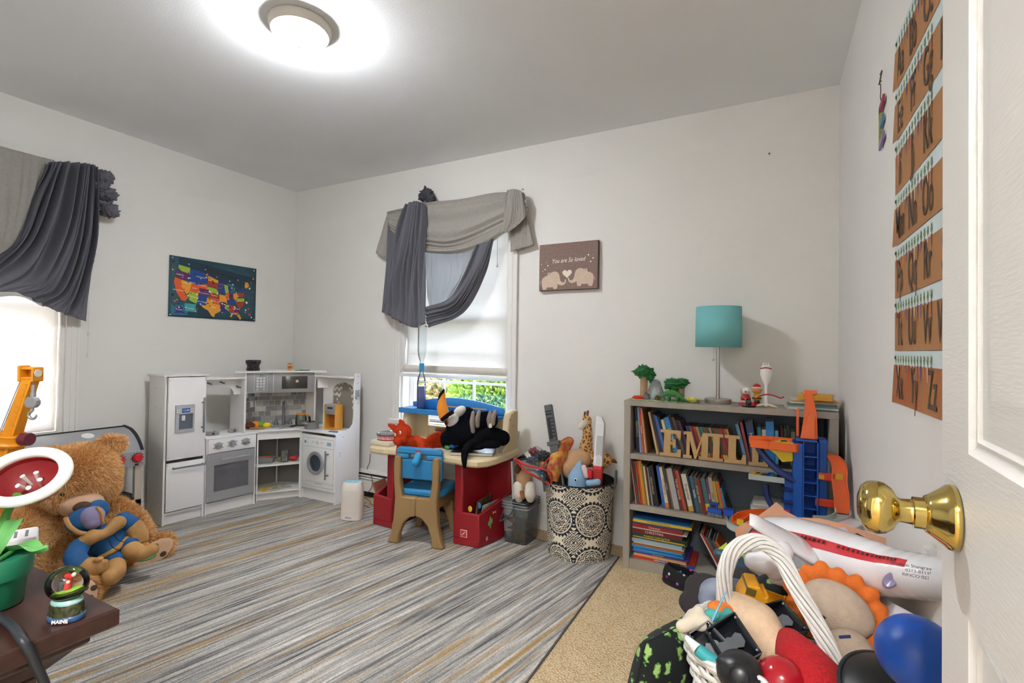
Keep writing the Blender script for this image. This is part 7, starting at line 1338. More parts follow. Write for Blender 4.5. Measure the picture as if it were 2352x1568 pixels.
def upf(u, v):
    a = 2*pi*u; cx = cos(a); s = 1-.30*v**1.5; hh = .016+v*(.050+.012*(-cx)); return (.112*cx*s-.012*v*(cx>0)*0-.02*v, .041*sin(a)*s*(1+.12*cx), hh)
MB().grid(upf,40,8,cu=True).o('upper', prints, sl, 60, solid=.004); MB().grid(lambda u,v: (.02+u*.085, (v-.5)*2*.034*sqrt(max(.02,1-((u*.085+.02)/.112)**2)), .062-.035*u**2-.010*(2*v-1)**2), 12, 10).o('toe_cover', prints, sl, 60, solid=.004)
MB().lathe([(.0,.018),(.9,.018)],24,TR(s=(.095,.034,1))).o('insole', mt('#1d1e20',.95), sl)
# blue grey dinosaur robots beyond the basket
for i,(px,py,d_,rz) in enumerate(((1700,1300,1.62,20),(1765,1330,1.52,-35))):
    c = pt(px,py,d_); t = thing('dinosaur_toy',('blue grey toy dinosaur with green plates under the plane nose','pale grey toy dinosaur with green plates beside the yellow truck')[i],'toy animal',Matrix.Translation(c) @ TR(rot=(0,15,rz)))
    m = MB(); m.tube([(-.09,0,.02),(-.05,0,.015),(0,0,0),(.05,0,.0),(.085,0,.02),(.11,0,.02)],[.012,.026,.036,.034,.028,.012],12,sm=4)
    for x,y in ((-.03,.03),(-.03,-.03),(.045,.03),(.045,-.03)): m.cyl((x,y*.6,-.01),(x+.01,y*1.5,-.05),.016,.013,n=10)
    blob(m,'dino_body',mt(('#3f5666','#a9aca6')[i],.4,var=.2,scale=40),t,.005,3)
    for k in range(5): MB().add([(-.06+k*.03,-.006,.028),(-.035+k*.03,0,.028),(-.06+k*.03,.006,.028),(-.085+k*.03,0,.028),(-.062+k*.03,0,.062)],[(0,1,4),(1,2,4),(2,3,4),(3,0,4),(0,3,2,1)]).o('green_plate', mt('#a9cf3a',.35), t, 0)
    MB().tube([(.085,-.02,-.005),(.115,0,-.01),(.085,.02,-.005)],.008,8,sm=4).o('orange_jaw', mt('#d8522a',.4), t)
# lion plush
ln = thing('lion_plush','grey beige plush lion with an orange ruffled mane lying on its back','plush toy',pt(1928,1418,1.10)); L0 = pt(1928,1418,1.10)
vd = (Vector((0,0,1.1262))-L0).normalized(); LA = aim((0,0,0), vd, up=tuple(_u)) @ TR(rot=(0,0,0))
lm_ = mt('#b3a08e',.95,var=.12,scale=60,bump=.25,bscale=220)
LB = frame((0,0,0), -_r, z=vd)   # local x to the left of the picture
LB = frame((0,0,0), _r-vd*_r.dot(vd), z=vd)
FA = LB @ TR((0,.018,0),(0,0,-38))
m = MB(FA); m.ell((0,0,.0),(.074,.056,.040)); blob(m,'face',lm_,ln,.006,3)
m = MB(FA)
for k in range(17):
    a = 2*pi*k/17; e = .004*sin(k*2.3); m.ell(((.088+e)*cos(a),(.070+e)*sin(a),-.016+.004*(k%2)),(.022,.0165,.017),(0,0,math.degrees(a)))
m.ell((0,0,-.022),(.085,.066,.018)); mo_ = blob(m,'mane',mt('#cf6a26',.95,bump=.25,bscale=240),ln,.0045,1)
m = MB(LB); m.ell((.0,-.062,.032),(.046,.044,.042)); capsule(m,[(.004,-.07,.03),(.02,-.115,.03),(.035,-.155,.025)],[.042,.05,.045]); blob(m,'muzzle_and_body',lm_,ln,.005,2)
MB(LB @ TR((.0,-.035,.066),(0,0,5))).rb((0,0,0),(.022,.006,.003),.001).o('stitched_mouth', mt('#202c5e',.8), ln); MB(LB @ TR((-.035,.006,.036),(0,0,-40))).rb((0,0,0),(.022,.004,.003),.001).o('stitched_eye', mt('#1f2a24',.8), ln); MB(LB @ TR((-.038,-.075,.062),(0,0,70))).rb((0,0,0),(.03,.010,.002),.0008).o('care_label', mt('#cfe4ee',.6), ln)
# blue ball, black helmet, yellow block, white lid
bb_ = pt(2108,1502,.78); tag(MB().ell(bb_,.057,None,40,24).o('blue_ball', mt('#10459c',.35,var=.06,scale=10)),'large plain blue ball beside the open door','ball')
hm = thing('black_visor','black curved visor lying in the lower right corner of the pile','visor',pt(2050,1590,.86)); h0 = pt(2050,1590,.86)
MB(frame((0,0,0),_r-_u*.15,z=-_f*.5+_u*.8)).grid(lambda u,v: (.095*cos(pi*u)*(.25+.75*v), .085*sin(pi*u)*(.25+.75*v)-.02, .045*(1-v*v)), 30, 12).o('visor_shell', mt('#121315',.4), hm, 60, solid=.004)
MB(frame((0,0,0),_r-_u*.15,z=-_f*.5+_u*.8)).tube([(.096*cos(pi*u),.086*sin(pi*u)-.02,.0) for u in np.linspace(0,1,24)],.004,8).o('visor_rim', mt('#22262b',.35), hm)
yb = thing('yellow_block','small yellow toy block with a white edge beside the blue ball','toy block',frame(pt(2015,1525,.92),_r+_u*.5,z=-_f)); MB().rb((0,0,0),(.028,.034,.03),.008).o('block', mt('#d99a22',.45), yb); MB().rb((-.0155,0,0),(.004,.034,.028),.0015).o('edge_strip', mt('#d8d3c8',.5), yb)
wl_ = thing('white_plastic_board','white plastic board leaning between the plush lion and the right wall','board',(0,0,0))
q = [pt(1985,1350,1.26),pt(2125,1425,.97),pt(2080,1500,.98),pt(1940,1400,1.26)]
e1 = q[1]-q[0]; e2 = q[3]-q[0]; LF = frame(q[0], e1, y=e2); MB(LF).box(0,e1.length,0,e2.length,-.006,.0).o('lid_panel', mt('#dcdce2',.45), wl_, 0, bev=.002); MB(LF).box(0,e1.length,0,.010,0,.008).o('lid_rim', mt('#e8e8ea',.4), wl_, 0, bev=.002)
# ================================================================== laundry basket of toys, clear bin
LBC = Vector((-.935,2.625,.0065)); R0, R1, LH = .172, .19, .405
lb = thing('laundry_basket','round fabric basket with black medallion print full of toys','basket',LBC)
def lrad(v): return R0+(R1-R0)*v
NU, NV = 300, 150
ob = MB().grid(lambda u,v: (lrad(v)*cos(2*pi*u), lrad(v)*sin(2*pi*u), v*LH), NU, NV, cu=True).o('fabric_wall', vcol(.9,.15,260,.1), lb, 180)
def mandala(co):
    a = np.arctan2(co[:,1],co[:,0]); s = (a/(2*pi)*6.0+.32) % 1; z = co[:,2]/LH; PW = 2*pi*.181/6; # cell width
    def med(cx, cz, rr):
        dx = ((s-cx+.5)%1-.5)*PW; dz = (z-cz)*LH; r = np.hypot(dx,dz)/rr; th = np.arctan2(dz,dx); return r, th
    ink = np.zeros(len(co)); 
    for cx,cz in ((.5,.56),(.5,-.02),(.5,1.14)):
        r, th = med(cx,cz,.094); w = lambda k,ph=0: np.sin(k*th+ph)
        pet = (r > .90)&(r < 1.10+.0*th)&((np.abs(w(14)))**.6 > (r-.90)/.2); ink = np.where(pet,1,ink)
        ink = np.where((r > .84)&(r < .90),0,ink); ink = np.where((r > .80)&(r < .83),1,ink)
        b1 = (r > .56)&(r <= .80); p1 = (np.sin(16*th)*np.sin((r-.56)*52)+.35*np.sin(32*th+r*60)) > -.05; ink = np.where(b1,p1*1.,ink)
        b2 = (r > .52)&(r <= .56); ink = np.where(b2,0,ink)
        b3 = (r > .30)&(r <= .52); p3 = (np.sin(12*th+np.pi*(r>.41))*np.cos((r-.41)*30)) > -.15; ink = np.where(b3,p3*1.,ink)
        b4 = r <= .30; p4 = np.sin(r*75)+.5*np.sin(10*th) > 0; ink = np.where(b4,p4*1.,ink)
    for cx,cz in ((0.,.27),(0.,.85)):
        dx = np.abs(((s-cx+.5)%1-.5)*PW); dz = np.abs((z-cz)*LH); q = dx/.070+dz/.070
        ins = q < 1; p = (np.sin(dx*420)*np.sin(dz*420)+.4*np.sin(q*38)) > -.1; ink = np.where(ins,p*1.,ink)
    c0 = np.array(lin('#e6dcc6')); c1 = np.array(lin('#2b2e38')); return c0+(c1-c0)*ink[:,None]
add_v(ob, mandala)
MB().lathe([(lrad(1)+.002,LH-.006),(lrad(1)+.003,LH),(lrad(1)-.003,LH+.001),(lrad(1)-.004,LH-.01),(R0-.006,.01),(.0,.008)],48).o('lining', mt('#22242a',.9), lb, 60)
MB().lathe([(.0,.0),(R0,.0),(R0+.002,.004)],48).o('base', mt('#c9bfa6',.9), lb)
for a in (-152,12): 
    c = Vector((lrad(1)*cos(radians(a)),lrad(1)*sin(radians(a)),LH)); t_ = Vector((-sin(radians(a)),cos(radians(a)),0)); r_ = Vector((cos(radians(a)),sin(radians(a)),0))
    MB().tube([c-t_*.05-Vector((0,0,.03))+r_*.004,c-t_*.045+Vector((0,0,.02))+r_*.008,c+Vector((0,0,.055))+r_*.010,c+t_*.045+Vector((0,0,.02))+r_*.008,c+t_*.05-Vector((0,0,.03))+r_*.004],.006,8,sm=6,sy=1).o('loop_handle', mt('#5d6064',.8), lb)
def tb3(x,y,Y=2.60): return at(1140+x/3.823,900+y/3.823,Y=Y)
# toy rifle / sword
q0 = tb3(560,800,2.52); q1 = tb3(430,100,2.60); sw = thing('toy_sword','grey and black toy sword standing upright in the patterned basket','toy sword',frame(q0,Vector((1,.1,.25)),z=(q1-q0))); LS = (q1-q0).length; gm = mt('#55575a',.45); kb2 = mt('#1a1b1e',.5)
MB().box(-.016,.016,-.010,.010,-.12,.165).o('black_blade', kb2, sw, 0, bev=.002); 
for s in (-1,1): MB().box(s*.019-.003,s*.019+.003,-.011,.011,-.12,.165).o('silver_edge', mt('#9a9da0',.35,metal=.4), sw, 0)
MB().box(-.024,.024,-.018,.018,.165,.205).box(-.036,.034,-.020,.020,.205,.228).o('cross_guard', gm, sw, 0, bev=.003)
MB().box(-.022,.022,-.016,.016,.228,.41).prism([(-.022,-.016),(.022,-.016),(.022,.016),(-.022,.016)],.40,LS-.012).o('grip', gm, sw, 0, bev=.004)
for z in (.25,.27,.29,.31,.33,.35): MB().box(-.003,.0225,-.0185,-.016,z,z+.008).o('grip_rib', kb2, sw, 0)
MB().box(-.014,.004,-.0175,-.0155,.24,.36).o('grip_inlay', kb2, sw, 0); MB().box(-.018,.018,-.0175,-.0155,.375,.385).box(-.018,.018,-.0175,-.0155,.392,.400).o('grip_slot', kb2, sw, 0)
# white and red blaster
n0 = tb3(890,800,2.56); n1 = tb3(890,210,2.62); nf = thing('toy_blaster','white and red toy blaster standing upright in the patterned basket','toy blaster',frame(n0,(1,.05,0),z=(n1-n0))); LN = (n1-n0).length
MB().box(-.026,.022,-.018,.018,.09,LN*.86).prism([(-.026,-.018),(.022,-.018),(.022,.018),(-.026,.018)],LN*.86,LN*.87).o('white_body', mt('#dcdcdc',.4), nf, 0, bev=.004)
MB(Matrix(((1,0,0,0),(0,0,-1,.016),(0,1,0,0),(0,0,0,1)))).prism([(-.026,LN*.86),(.022,LN*.86),(.020,LN*.90),(.004,LN*.985),(-.024,LN)],0,.032).o('muzzle', mt('#e2e2e2',.4), nf, 0, bev=.002); MB().box(-.014,.020,-.0195,-.017,LN*.40,LN*.70).o('grey_panel', mt('#b4b5b6',.45), nf, 0); MB().rb((.002,-.0195,LN*.35),(.022,.004,.05),.002).o('switch', mt('#c9caca',.4), nf)
MB().box(-.024,.022,-.020,.020,-.05,.09).o('red_grip', mt('#c32a26',.45), nf, 0, bev=.004)
for z in range(7): MB().box(-.018,.018,-.0215,-.019,.0+z*.011,.005+z*.011).o('grip_groove', mt('#9c1f1c',.5), nf, 0)
MB().box(-.030,-.026,-.006,.006,.05,.17).o('red_rail', mt('#b52620',.45), nf, 0)
# giraffe
gi0 = tb3(790,520,2.68); gi = thing('giraffe_plush','spotted plush giraffe standing in the patterned basket','plush toy',gi0)
def gp_(x,y,Y=2.68): return tb3(x,y,Y)-gi0
spots = bpy.data.materials.new('giraffe_spots'); spots.use_nodes = True; _n = spots.node_tree.nodes; _l = spots.node_tree.links; _tc = _n.new('ShaderNodeTexCoord'); _v = _n.new('ShaderNodeTexVoronoi'); _v.feature = 'DISTANCE_TO_EDGE'; _v.inputs['Scale'].default_value = 46; _l.new(_tc.outputs['Object'],_v.inputs[0]); _q = mth(spots.node_tree,'GREATER_THAN',_v.outputs['Distance'],.13); _mx = _n.new('ShaderNodeMix'); _mx.data_type='RGBA'; _mx.inputs[6].default_value = (*lin('#e0bd85'),1); _mx.inputs[7].default_value = (*lin('#9a5a1e'),1); _l.new(_q,_mx.inputs[0]); _l.new(_mx.outputs[2],_n['Principled BSDF'].inputs['Base Color']); _n['Principled BSDF'].inputs['Roughness'].default_value = .95
m = MB(); m.ell(gp_(790,255),(.028,.028,.034)); capsule(m,[gp_(800,300),gp_(800,400),gp_(785,500),gp_(800,580)],[.022,.026,.036,.05]); m.ell(gp_(900,600),(.06,.05,.05)); capsule(m,[gp_(960,560),gp_(985,600)],[.018,.022]); go_ = blob(m,'giraffe_body',spots,gi,.005,3)
fur(go_,'giraffe_fur',[spots],9000,.006,.0014,(0,0,-.3),.4,gi)
m = MB(); capsule(m,[gp_(745,300,2.66),gp_(775,270,2.665)],[.020,.024]); m.ell(gp_(755,245,2.665),(.012,.01,.022)); blob(m,'muzzle',mt('#d9cfc0',.95),gi,.004,3)
for x,y in ((775,190),(800,180)): m = MB(); capsule(m,[gp_(x,y+22),gp_(x+4,y-10)],[.006,.007]); blob(m,'horn',mt('#6b4326',.9),gi,.003,2)
MB().ell(gp_(765,238,2.645),.004,n=10,m=6).o('eye', mt('#140e0a',.15), gi); m = MB(); capsule(m,[gp_(1000,600),gp_(1030,605),gp_(1055,620)],[.008,.012,.005]); tt_ = blob(m,'tail_tuft',mt('#7a4a24',.95),gi,.003,2)
m = MB(); m.ell(tb3(720,590,2.60),(.075,.05,.055)); m.ell(tb3(640,680,2.56),(.04,.04,.05)); m.ell(tb3(700,640,2.58),(.06,.05,.05)); tag(blob(m,'tan_plush',mt('#b58f6a',.95,var=.1,scale=40),None,.006,4),'round tan plush toy behind the shark in the patterned basket','plush toy')
# shark plush
s0 = tb3(730,740,2.53); sk = thing('shark_plush','light blue plush shark peeking out of the patterned basket','plush toy',s0)
def sp_(x,y,Y=2.49): return tb3(x,y,Y+.045)-s0
m = MB(); capsule(m,[sp_(715,810),sp_(715,740),sp_(730,650)],[.055,.052,.022]); m.ell(sp_(735,620),(.010,.012,.014)); blob(m,'shark_body',mt('#86abc9',.9,var=.05,scale=30),sk,.005,4); m = MB(); capsule(m,[sp_(815,800,2.475),sp_(890,790,2.475)],[.020,.018]); blob(m,'fin',mt('#8fb5d2',.9),sk,.004,3); m = MB(); capsule(m,[sp_(768,660,2.475),sp_(795,730,2.475)],[.014,.018]); blob(m,'pink_mouth',mt('#e0c4c0',.9),sk,.004,2)
ee = sp_(697,772,2.436); MB().ell(ee,(.010,.004,.010),n=16,m=8).o('eye_white', mt('#e8eef2',.3), sk); MB().ell(ee+Vector((0,-.003,0)),(.006,.003,.006),n=12,m=8).o('eye', mt('#101418',.1), sk)
m = MB(); capsule(m,[tb3(822,700,2.52),tb3(825,745,2.51)],[.016,.012]); tag(blob(m,'red_ruffle',mt('#c8202a',.8),None,.004,2),'small red ruffle beside the shark','toy')
# clear bag with red trim
bg_ = thing('clear_toy_bag','clear plastic bag with red trim and toys lying on the basket edge','bag',tb3(350,640,2.48)); b0 = tb3(350,640,2.48)
def bq_(x,y,Y): return tb3(x,y,Y)-b0
clr = glass('#eef1f3',.06); rt = mt('#c0242a',.5)
MB().add([bq_(175,585,2.50),bq_(350,470,2.56),bq_(520,560,2.55),bq_(480,800,2.44),bq_(390,665,2.40)],[(0,1,2,4),(2,3,4)]).o('clear_top', clr, bg_, 60, solid=.002)
MB().tube([bq_(x,y,Y) for x,y,Y in ((172,588,2.50),(250,640,2.45),(390,672,2.40),(440,690,2.415),(485,720,2.43),(480,800,2.44),(430,790,2.435),(340,740,2.45),(255,690,2.47),(175,605,2.50))],.0055,8,closed=True,sm=3).o('red_trim', rt, bg_); MB().tube([bq_(x,y,Y) for x,y,Y in ((390,672,2.40),(470,565,2.52))],.004,8).o('red_seam', rt, bg_)
MB().add([bq_(470,560,2.53),bq_(545,450,2.60),bq_(630,400,2.62),bq_(675,430,2.61),(bq_(640,510,2.58)),bq_(590,640,2.54),bq_(540,790,2.47),bq_(480,780,2.45),bq_(440,690,2.42)],[(0,1,2,3,4,5,6,7,8)]).o('printed_side', mt('#9c3f2a',.5,var=1,scale=26,col2='#c99a3a',detail=1), bg_, 60, solid=.004)
MB().tube([bq_(545,450,2.60),bq_(630,398,2.62),bq_(676,430,2.61),bq_(640,512,2.58)],.004,8,sm=3).o('red_edge', rt, bg_); MB().tube([bq_(280,680,2.44),bq_(350,700,2.42),bq_(410,780,2.42),bq_(425,870,2.43)],.010,8,sm=4,sy=.5).o('strap', mt('#5a5d60',.7), bg_)
for i,(x,y,Y,r,c) in enumerate(((400,560,2.51,.035,'#2a2d34'),(330,600,2.48,.03,'#3a3f47'),(420,640,2.46,.02,'#c98a2a'),(330,520,2.53,.025,'#7a3540'),(400,700,2.45,.02,'#2f6a8a'))): rosette(bq_(x,y,Y),r,'bagged_toy',mt(c,.4),bg_,70+i,(1.3,1,.8))
# clear bin with lid-less rim
cb0 = Vector((-1.292,2.615,.0065)); cbn = thing('clear_bin','clear plastic bucket with toy animals beside the desk','bin',cb0)
def sq(hx,hy,z,r=.02): 
    P = []
    for sx,sy,a0 in ((1,1,0),(-1,1,90),(-1,-1,180),(1,-1,270)):
        for k in range(5): a = radians(a0+k*22.5); P.append((sx*(hx-r)+r*cos(a), sy*(hy-r)+r*sin(a), z))
    return P
bp2 = glass('#dfe4e8',.10,.06)
MB().loft([sq(.072,.078,.004),sq(.074,.080,.01),sq(.084,.092,.235)],cap=False).o('bucket_wall', bp2, cbn, 50); MB().loft([sq(.072,.078,0),sq(.073,.079,.004)]).o('bucket_base', bp2, cbn, 50)
for z in (.205,.222,.238): MB().tube([Vector(p) for p in sq(.086,.094,z)],.0035,6,closed=True).o('rim_ring', glass('#dfe4e8',.35,.08), cbn)
MB().tube([(-.088,-.02,.20),(-.10,-.06,.13),(-.085,-.098,.12),(-.02,-.104,.17),(.0,-.10,.21)],.004,8,sm=4).o('bucket_handle', mt('#5a6066',.5), cbn)
MB().box(.0,.07,-.088,-.0865,.02,.15,L=TR(rot=(-4,0,0))).o('paper_label', mt('#4a4030',.6,var=.5,scale=40), cbn, 0)
for i,(x,y,z,c,rx,rz) in enumerate(((-.02,-.03,.07,'#a8552e',40,20),(.03,.0,.09,'#b06a3a',-50,80),(-.01,.03,.10,'#8a4a2a',70,140),(.02,-.03,.05,'#3d5a58',10,200),(-.03,.02,.03,'#4a4f55',0,60),(.03,.03,.03,'#39424a',20,300),(-.03,-.04,.12,'#b5763c',60,0),(.0,-.045,.03,'#2f3a44',0,120))):
    m = MB(TR((x,y,z),(rx,0,rz))); m.tube([(-.05,0,0),(-.02,0,.005),(.02,0,.005),(.04,0,.02)],[.003,.012,.013,.008],8,sm=3)
    for xx,yy in ((-.015,.01),(-.015,-.01),(.018,.01),(.018,-.01)): m.cyl((xx,yy,0),(xx,yy*1.4,-.026),.005,.004,n=6)
    o_ = blob(m,'toy_animal',mt(c,.5),None,.004,1); o_.location = cb0; tag(o_,'small %s plastic animal, %s up in the clear bucket' % (('rust','orange brown','brown','teal','grey','dark grey','tan','slate')[i], ordn(i+1)),'toy animal','toy animals in the clear bucket')
# dog plush above the bin
d0 = tb3(245,800,2.57); dg = thing('dog_plush','brown and white plush dog sitting in the clear bucket','plush toy',d0)
def dq(x,y,Y=2.57): return tb3(x,y,Y)-d0
m = MB(); m.ell(dq(245,760),(.050,.045,.055)); m.ell(dq(240,850),(.052,.048,.055)); blob(m,'dog_body',mt('#b08a66',.95,var=.1,scale=40),dg,.005,4)
for x in (190,300): m = MB(); capsule(m,[dq(x,830,2.53),dq(x+(6 if x<245 else -2),900,2.525),dq(x+(10 if x<245 else 0),930,2.53)],[.030,.034,.026]); blob(m,'white_paw',mt('#d5cfc4',.95,var=.06,scale=60),dg,.005,3)
m = MB(); capsule(m,[dq(195,655,2.55),dq(185,690,2.545)],[.020,.018]); blob(m,'ear',mt('#4a3426',.95),dg,.004,2); MB().tube([dq(222,815,2.515),dq(222,860,2.505)],.003,6).o('zip', mt('#c9cac8',.4,metal=.3), dg); m = MB(); capsule(m,[dq(215,880,2.515),dq(235,920,2.515)],[.014,.016]); blob(m,'brown_tummy',mt('#8a5a34',.95),dg,.004,2)
MB().rb(dq(240,960,2.57)+Vector((0,0,.0)),(.11,.10,.03),.01).o('dark_base', mt('#22201f',.8), dg)
tag(MB().cyl(tb3(150,960,2.56),tb3(135,610,2.545),.0065,n=12).o('clear_rod', mt('#d9dcde',.2,alpha=.7)),'thin clear plastic rod standing in the bucket','rod')
# ================================================================== rug
rugm = bpy.data.materials.new('striped_rug'); rugm.use_nodes = True; nt = rugm.node_tree; n = nt.nodes; l = nt.links; b = n['Principled BSDF']
tc = n.new('ShaderNodeTexCoord'); mp_ = n.new('ShaderNodeMapping'); mp_.inputs['Rotation'].default_value = (0,0,RUG_ROT); l.new(tc.outputs['Object'], mp_.inputs[0])
def strip(scl, sy, det, seed=0):
    m = n.new('ShaderNodeMapping'); m.inputs['Scale'].default_value = (sy,scl,1); m.inputs['Location'].default_value = (seed,seed*2.3,0); l.new(mp_.outputs[0], m.inputs[0]); t = n.new('ShaderNodeTexNoise'); t.inputs['Scale'].default_value = 1; t.inputs['Detail'].default_value = det; t.inputs['Roughness'].default_value = .65; t.inputs['Distortion'].default_value = .15; l.new(m.outputs[0], t.inputs[0]); return t.outputs[0]
s1 = strip(52,1.7,6,1); s2 = strip(150,5.0,5,7); s3 = strip(13,.8,4,13)
mixv = mth(nt,'ADD',mth(nt,'ADD',mth(nt,'MULTIPLY',s1,.85),mth(nt,'MULTIPLY',s2,.40)),mth(nt,'MULTIPLY',s3,.35))
rp1 = n.new('ShaderNodeValToRGB'); e = rp1.color_ramp.elements; e[0].position = .64; e[0].color = (*lin('#58575a'),1); e[1].position = .98; e[1].color = (*lin('#e4e1dc'),1)
for p_,c_ in ((.70,'#7d7b7b'),(.76,'#9b9996'),(.82,'#b3b0ab'),(.88,'#c9c5bf'),(.93,'#d9d5cf')): q = e.new(p_); q.color = (*lin(c_),1)
l.new(mixv, rp1.inputs[0])
g1 = strip(48,1.1,4,31); g2 = strip(7,.35,2,41); gsel = n.new('ShaderNodeValToRGB'); ge = gsel.color_ramp.elements; ge[0].position = .555; ge[1].position = .60; l.new(mth(nt,'ADD',mth(nt,'MULTIPLY',g1,.65),mth(nt,'MULTIPLY',g2,.38)), gsel.inputs[0])
gm_ = n.new('ShaderNodeMix'); gm_.data_type = 'RGBA'; gm_.inputs[7].default_value = (*lin('#b8955a'),1); l.new(mth(nt,'MULTIPLY',gsel.outputs[0],.75), gm_.inputs[0]); l.new(rp1.outputs[0], gm_.inputs[6])
pn = n.new('ShaderNodeTexNoise'); pn.inputs['Scale'].default_value = 260; pn.inputs['Detail'].default_value = 2; l.new(tc.outputs['Object'], pn.inputs[0]); pr_ = n.new('ShaderNodeValToRGB'); pr_.color_ramp.elements[0].position = .3; pr_.color_ramp.elements[0].color = (.62,.62,.62,1); pr_.color_ramp.elements[1].position = .6; l.new(pn.outputs[0], pr_.inputs[0])
mm_ = n.new('ShaderNodeMix'); mm_.data_type = 'RGBA'; mm_.blend_type = 'MULTIPLY'; mm_.inputs[0].default_value = 1; l.new(gm_.outputs[2], mm_.inputs[6]); l.new(pr_.outputs[0], mm_.inputs[7]); l.new(mm_.outputs[2], b.inputs['Base Color'])
bp_n = n.new('ShaderNodeBump'); bp_n.inputs['Strength'].default_value = .55; bp_n.inputs['Distance'].default_value = .006; l.new(mth(nt,'ADD',pn.outputs[0],mth(nt,'MULTIPLY',s2,1.6)), bp_n.inputs['Height']); l.new(bp_n.outputs[0], b.inputs['Normal']); b.inputs['Roughness'].default_value = .95; b.inputs['Specular IOR Level'].default_value = .1
RX0, RX1, RY0, RY1 = -3.30, -.722, -.02, 2.66
rg = thing('area_rug','large grey striped area rug with gold streaks covering the floor','rug',(0,0,0))
MB().box(RX0,RX1,RY0,RY1,.0003,.006).o('pile', rugm, rg, 0, bev=.002)
eb = MB(); 
for (x0,x1,y0,y1) in ((RX1,RX1+.008,RY0,RY1+.008),(RX0-.008,RX0,RY0,RY1),(RX0,RX1,RY1,RY1+.008)): MB().box(x0,x1,y0,y1,.0003,.0055).o('edge_binding', mt('#4d4a48',.9,bump=.3,bscale=200), rg, 0, bev=.002)
# ================================================================== wall things
pic = thing('canvas_picture','brown canvas picture of two elephants with a heart and white script','picture',frame((-1.285,D-.0,1.495),(1,0,0),z=(0,-1,0)))
PWc, PHc, PD = .381, .288, .032
MB().box(0,PWc,0,PHc,.001,PD).o('canvas', [mt('#8a736b',.8,var=.22,scale=90,bump=.1,bscale=300)], pic, 0, bev=.002)
MB().box(PWc,PWc+.0008,0,PHc,.001,PD-.001).box(0,PWc,-.0008,0,.001,PD-.001).o('canvas_edge', mt('#4e3f40',.8), pic, 0)
def C2(P): return [((x-240)/1240*PWc, (1310-y)/1010*PHc) for x,y in P]
ele = mt('#cdb7a4',.8); elw = mt('#e3d6c8',.8)
def eleph(fl):
    X = (lambda x: x) if not fl else (lambda x: 1702-x)
    dy = 0 if not fl else -38
    def P(L): return [(X(x),y+dy) for x,y in L]
    body = [(300,1100),(320,1040),(380,1000),(440,985),(500,930),(560,905),(620,910),(670,950),(690,1010),(700,1080),(720,1130),(770,1160),(800,1140),(810,1090),(830,1090),(828,1150),(800,1195),(750,1215),(690,1205),(650,1180),(640,1270),(625,1285),(560,1285),(550,1245),(480,1248),(415,1245),(405,1290),(335,1298),(322,1270),(305,1200)]
    MB(Matrix.Translation((0,0,PD+.0006))).poly(C2(P(body))).o('elephant_print', ele, pic, 0)
    MB().tube([(x,y,PD+.001) for x,y in C2(P([(500,950),(455,930),(440,960),(450,1030),(490,1100),(540,1135),(562,1105)]))],.0028,6,sm=4).o('ear_outline', elw, pic); MB().tube([(x,y,PD+.001) for x,y in C2(P([(625,1115),(660,1145),(710,1150)]))],.002,6,sm=3).o('tusk_print', elw, pic); MB().tube([(x,y,PD+.001) for x,y in C2(P([(615,1050),(625,1055),(635,1048)]))],.0009,6).o('eye_print', mt('#6b564c',.8), pic); MB().tube([(x,y,PD+.001) for x,y in C2(P([(305,1095),(280,1120),(275,1180)]))],.0016,6,sm=3).o('tail_print', ele, pic)
eleph(False); eleph(True)
hs = [(850+100*1.0*(16*sin(t)**3)/16, 965-95*(13*cos(t)-5*cos(2*t)-2*cos(3*t)-cos(4*t))/15) for t in np.linspace(0,2*pi,40)[:-1]]; MB(Matrix.Translation((0,0,PD+.0006))).poly(C2(hs)).o('heart_print', mt('#e6dccd',.8), pic, 0)
tx, ty = C2([(865,680)])[0]; txt('You are So loved', .038, mt('#efe9de',.7), pic, TR((tx,ty,PD+.0008),(0,0,1)), 'script_lettering', shear=.35, ext=.0002, sx=.82)
for x,y,r in ((290,730,9),(430,770,13),(370,850,13),(322,885,7),(408,700,6),(1290,600,15),(1385,672,14),(1337,743,14)): MB(Matrix.Translation((0,0,PD+.0006))).disc(C2([(x,y)])[0],r/1240*PWc,12).o('dot_print', mt('#f2eee6',.7), pic, 0)
# nails
for i,(x,y) in enumerate(((1767,355),(1203,436))): p = at(x,y,Y=D); tag(MB().cyl(p,p-Vector((0,.018,0)),.002,n=8).ell(p-Vector((0,.018,0)),(.004,.002,.004),n=10,m=6).o('wall_nail', mt('#55504a',.4,metal=.7)),('small bare nail high on the back wall near the corner','small nail above the right end of the window scarf')[i],'nail')
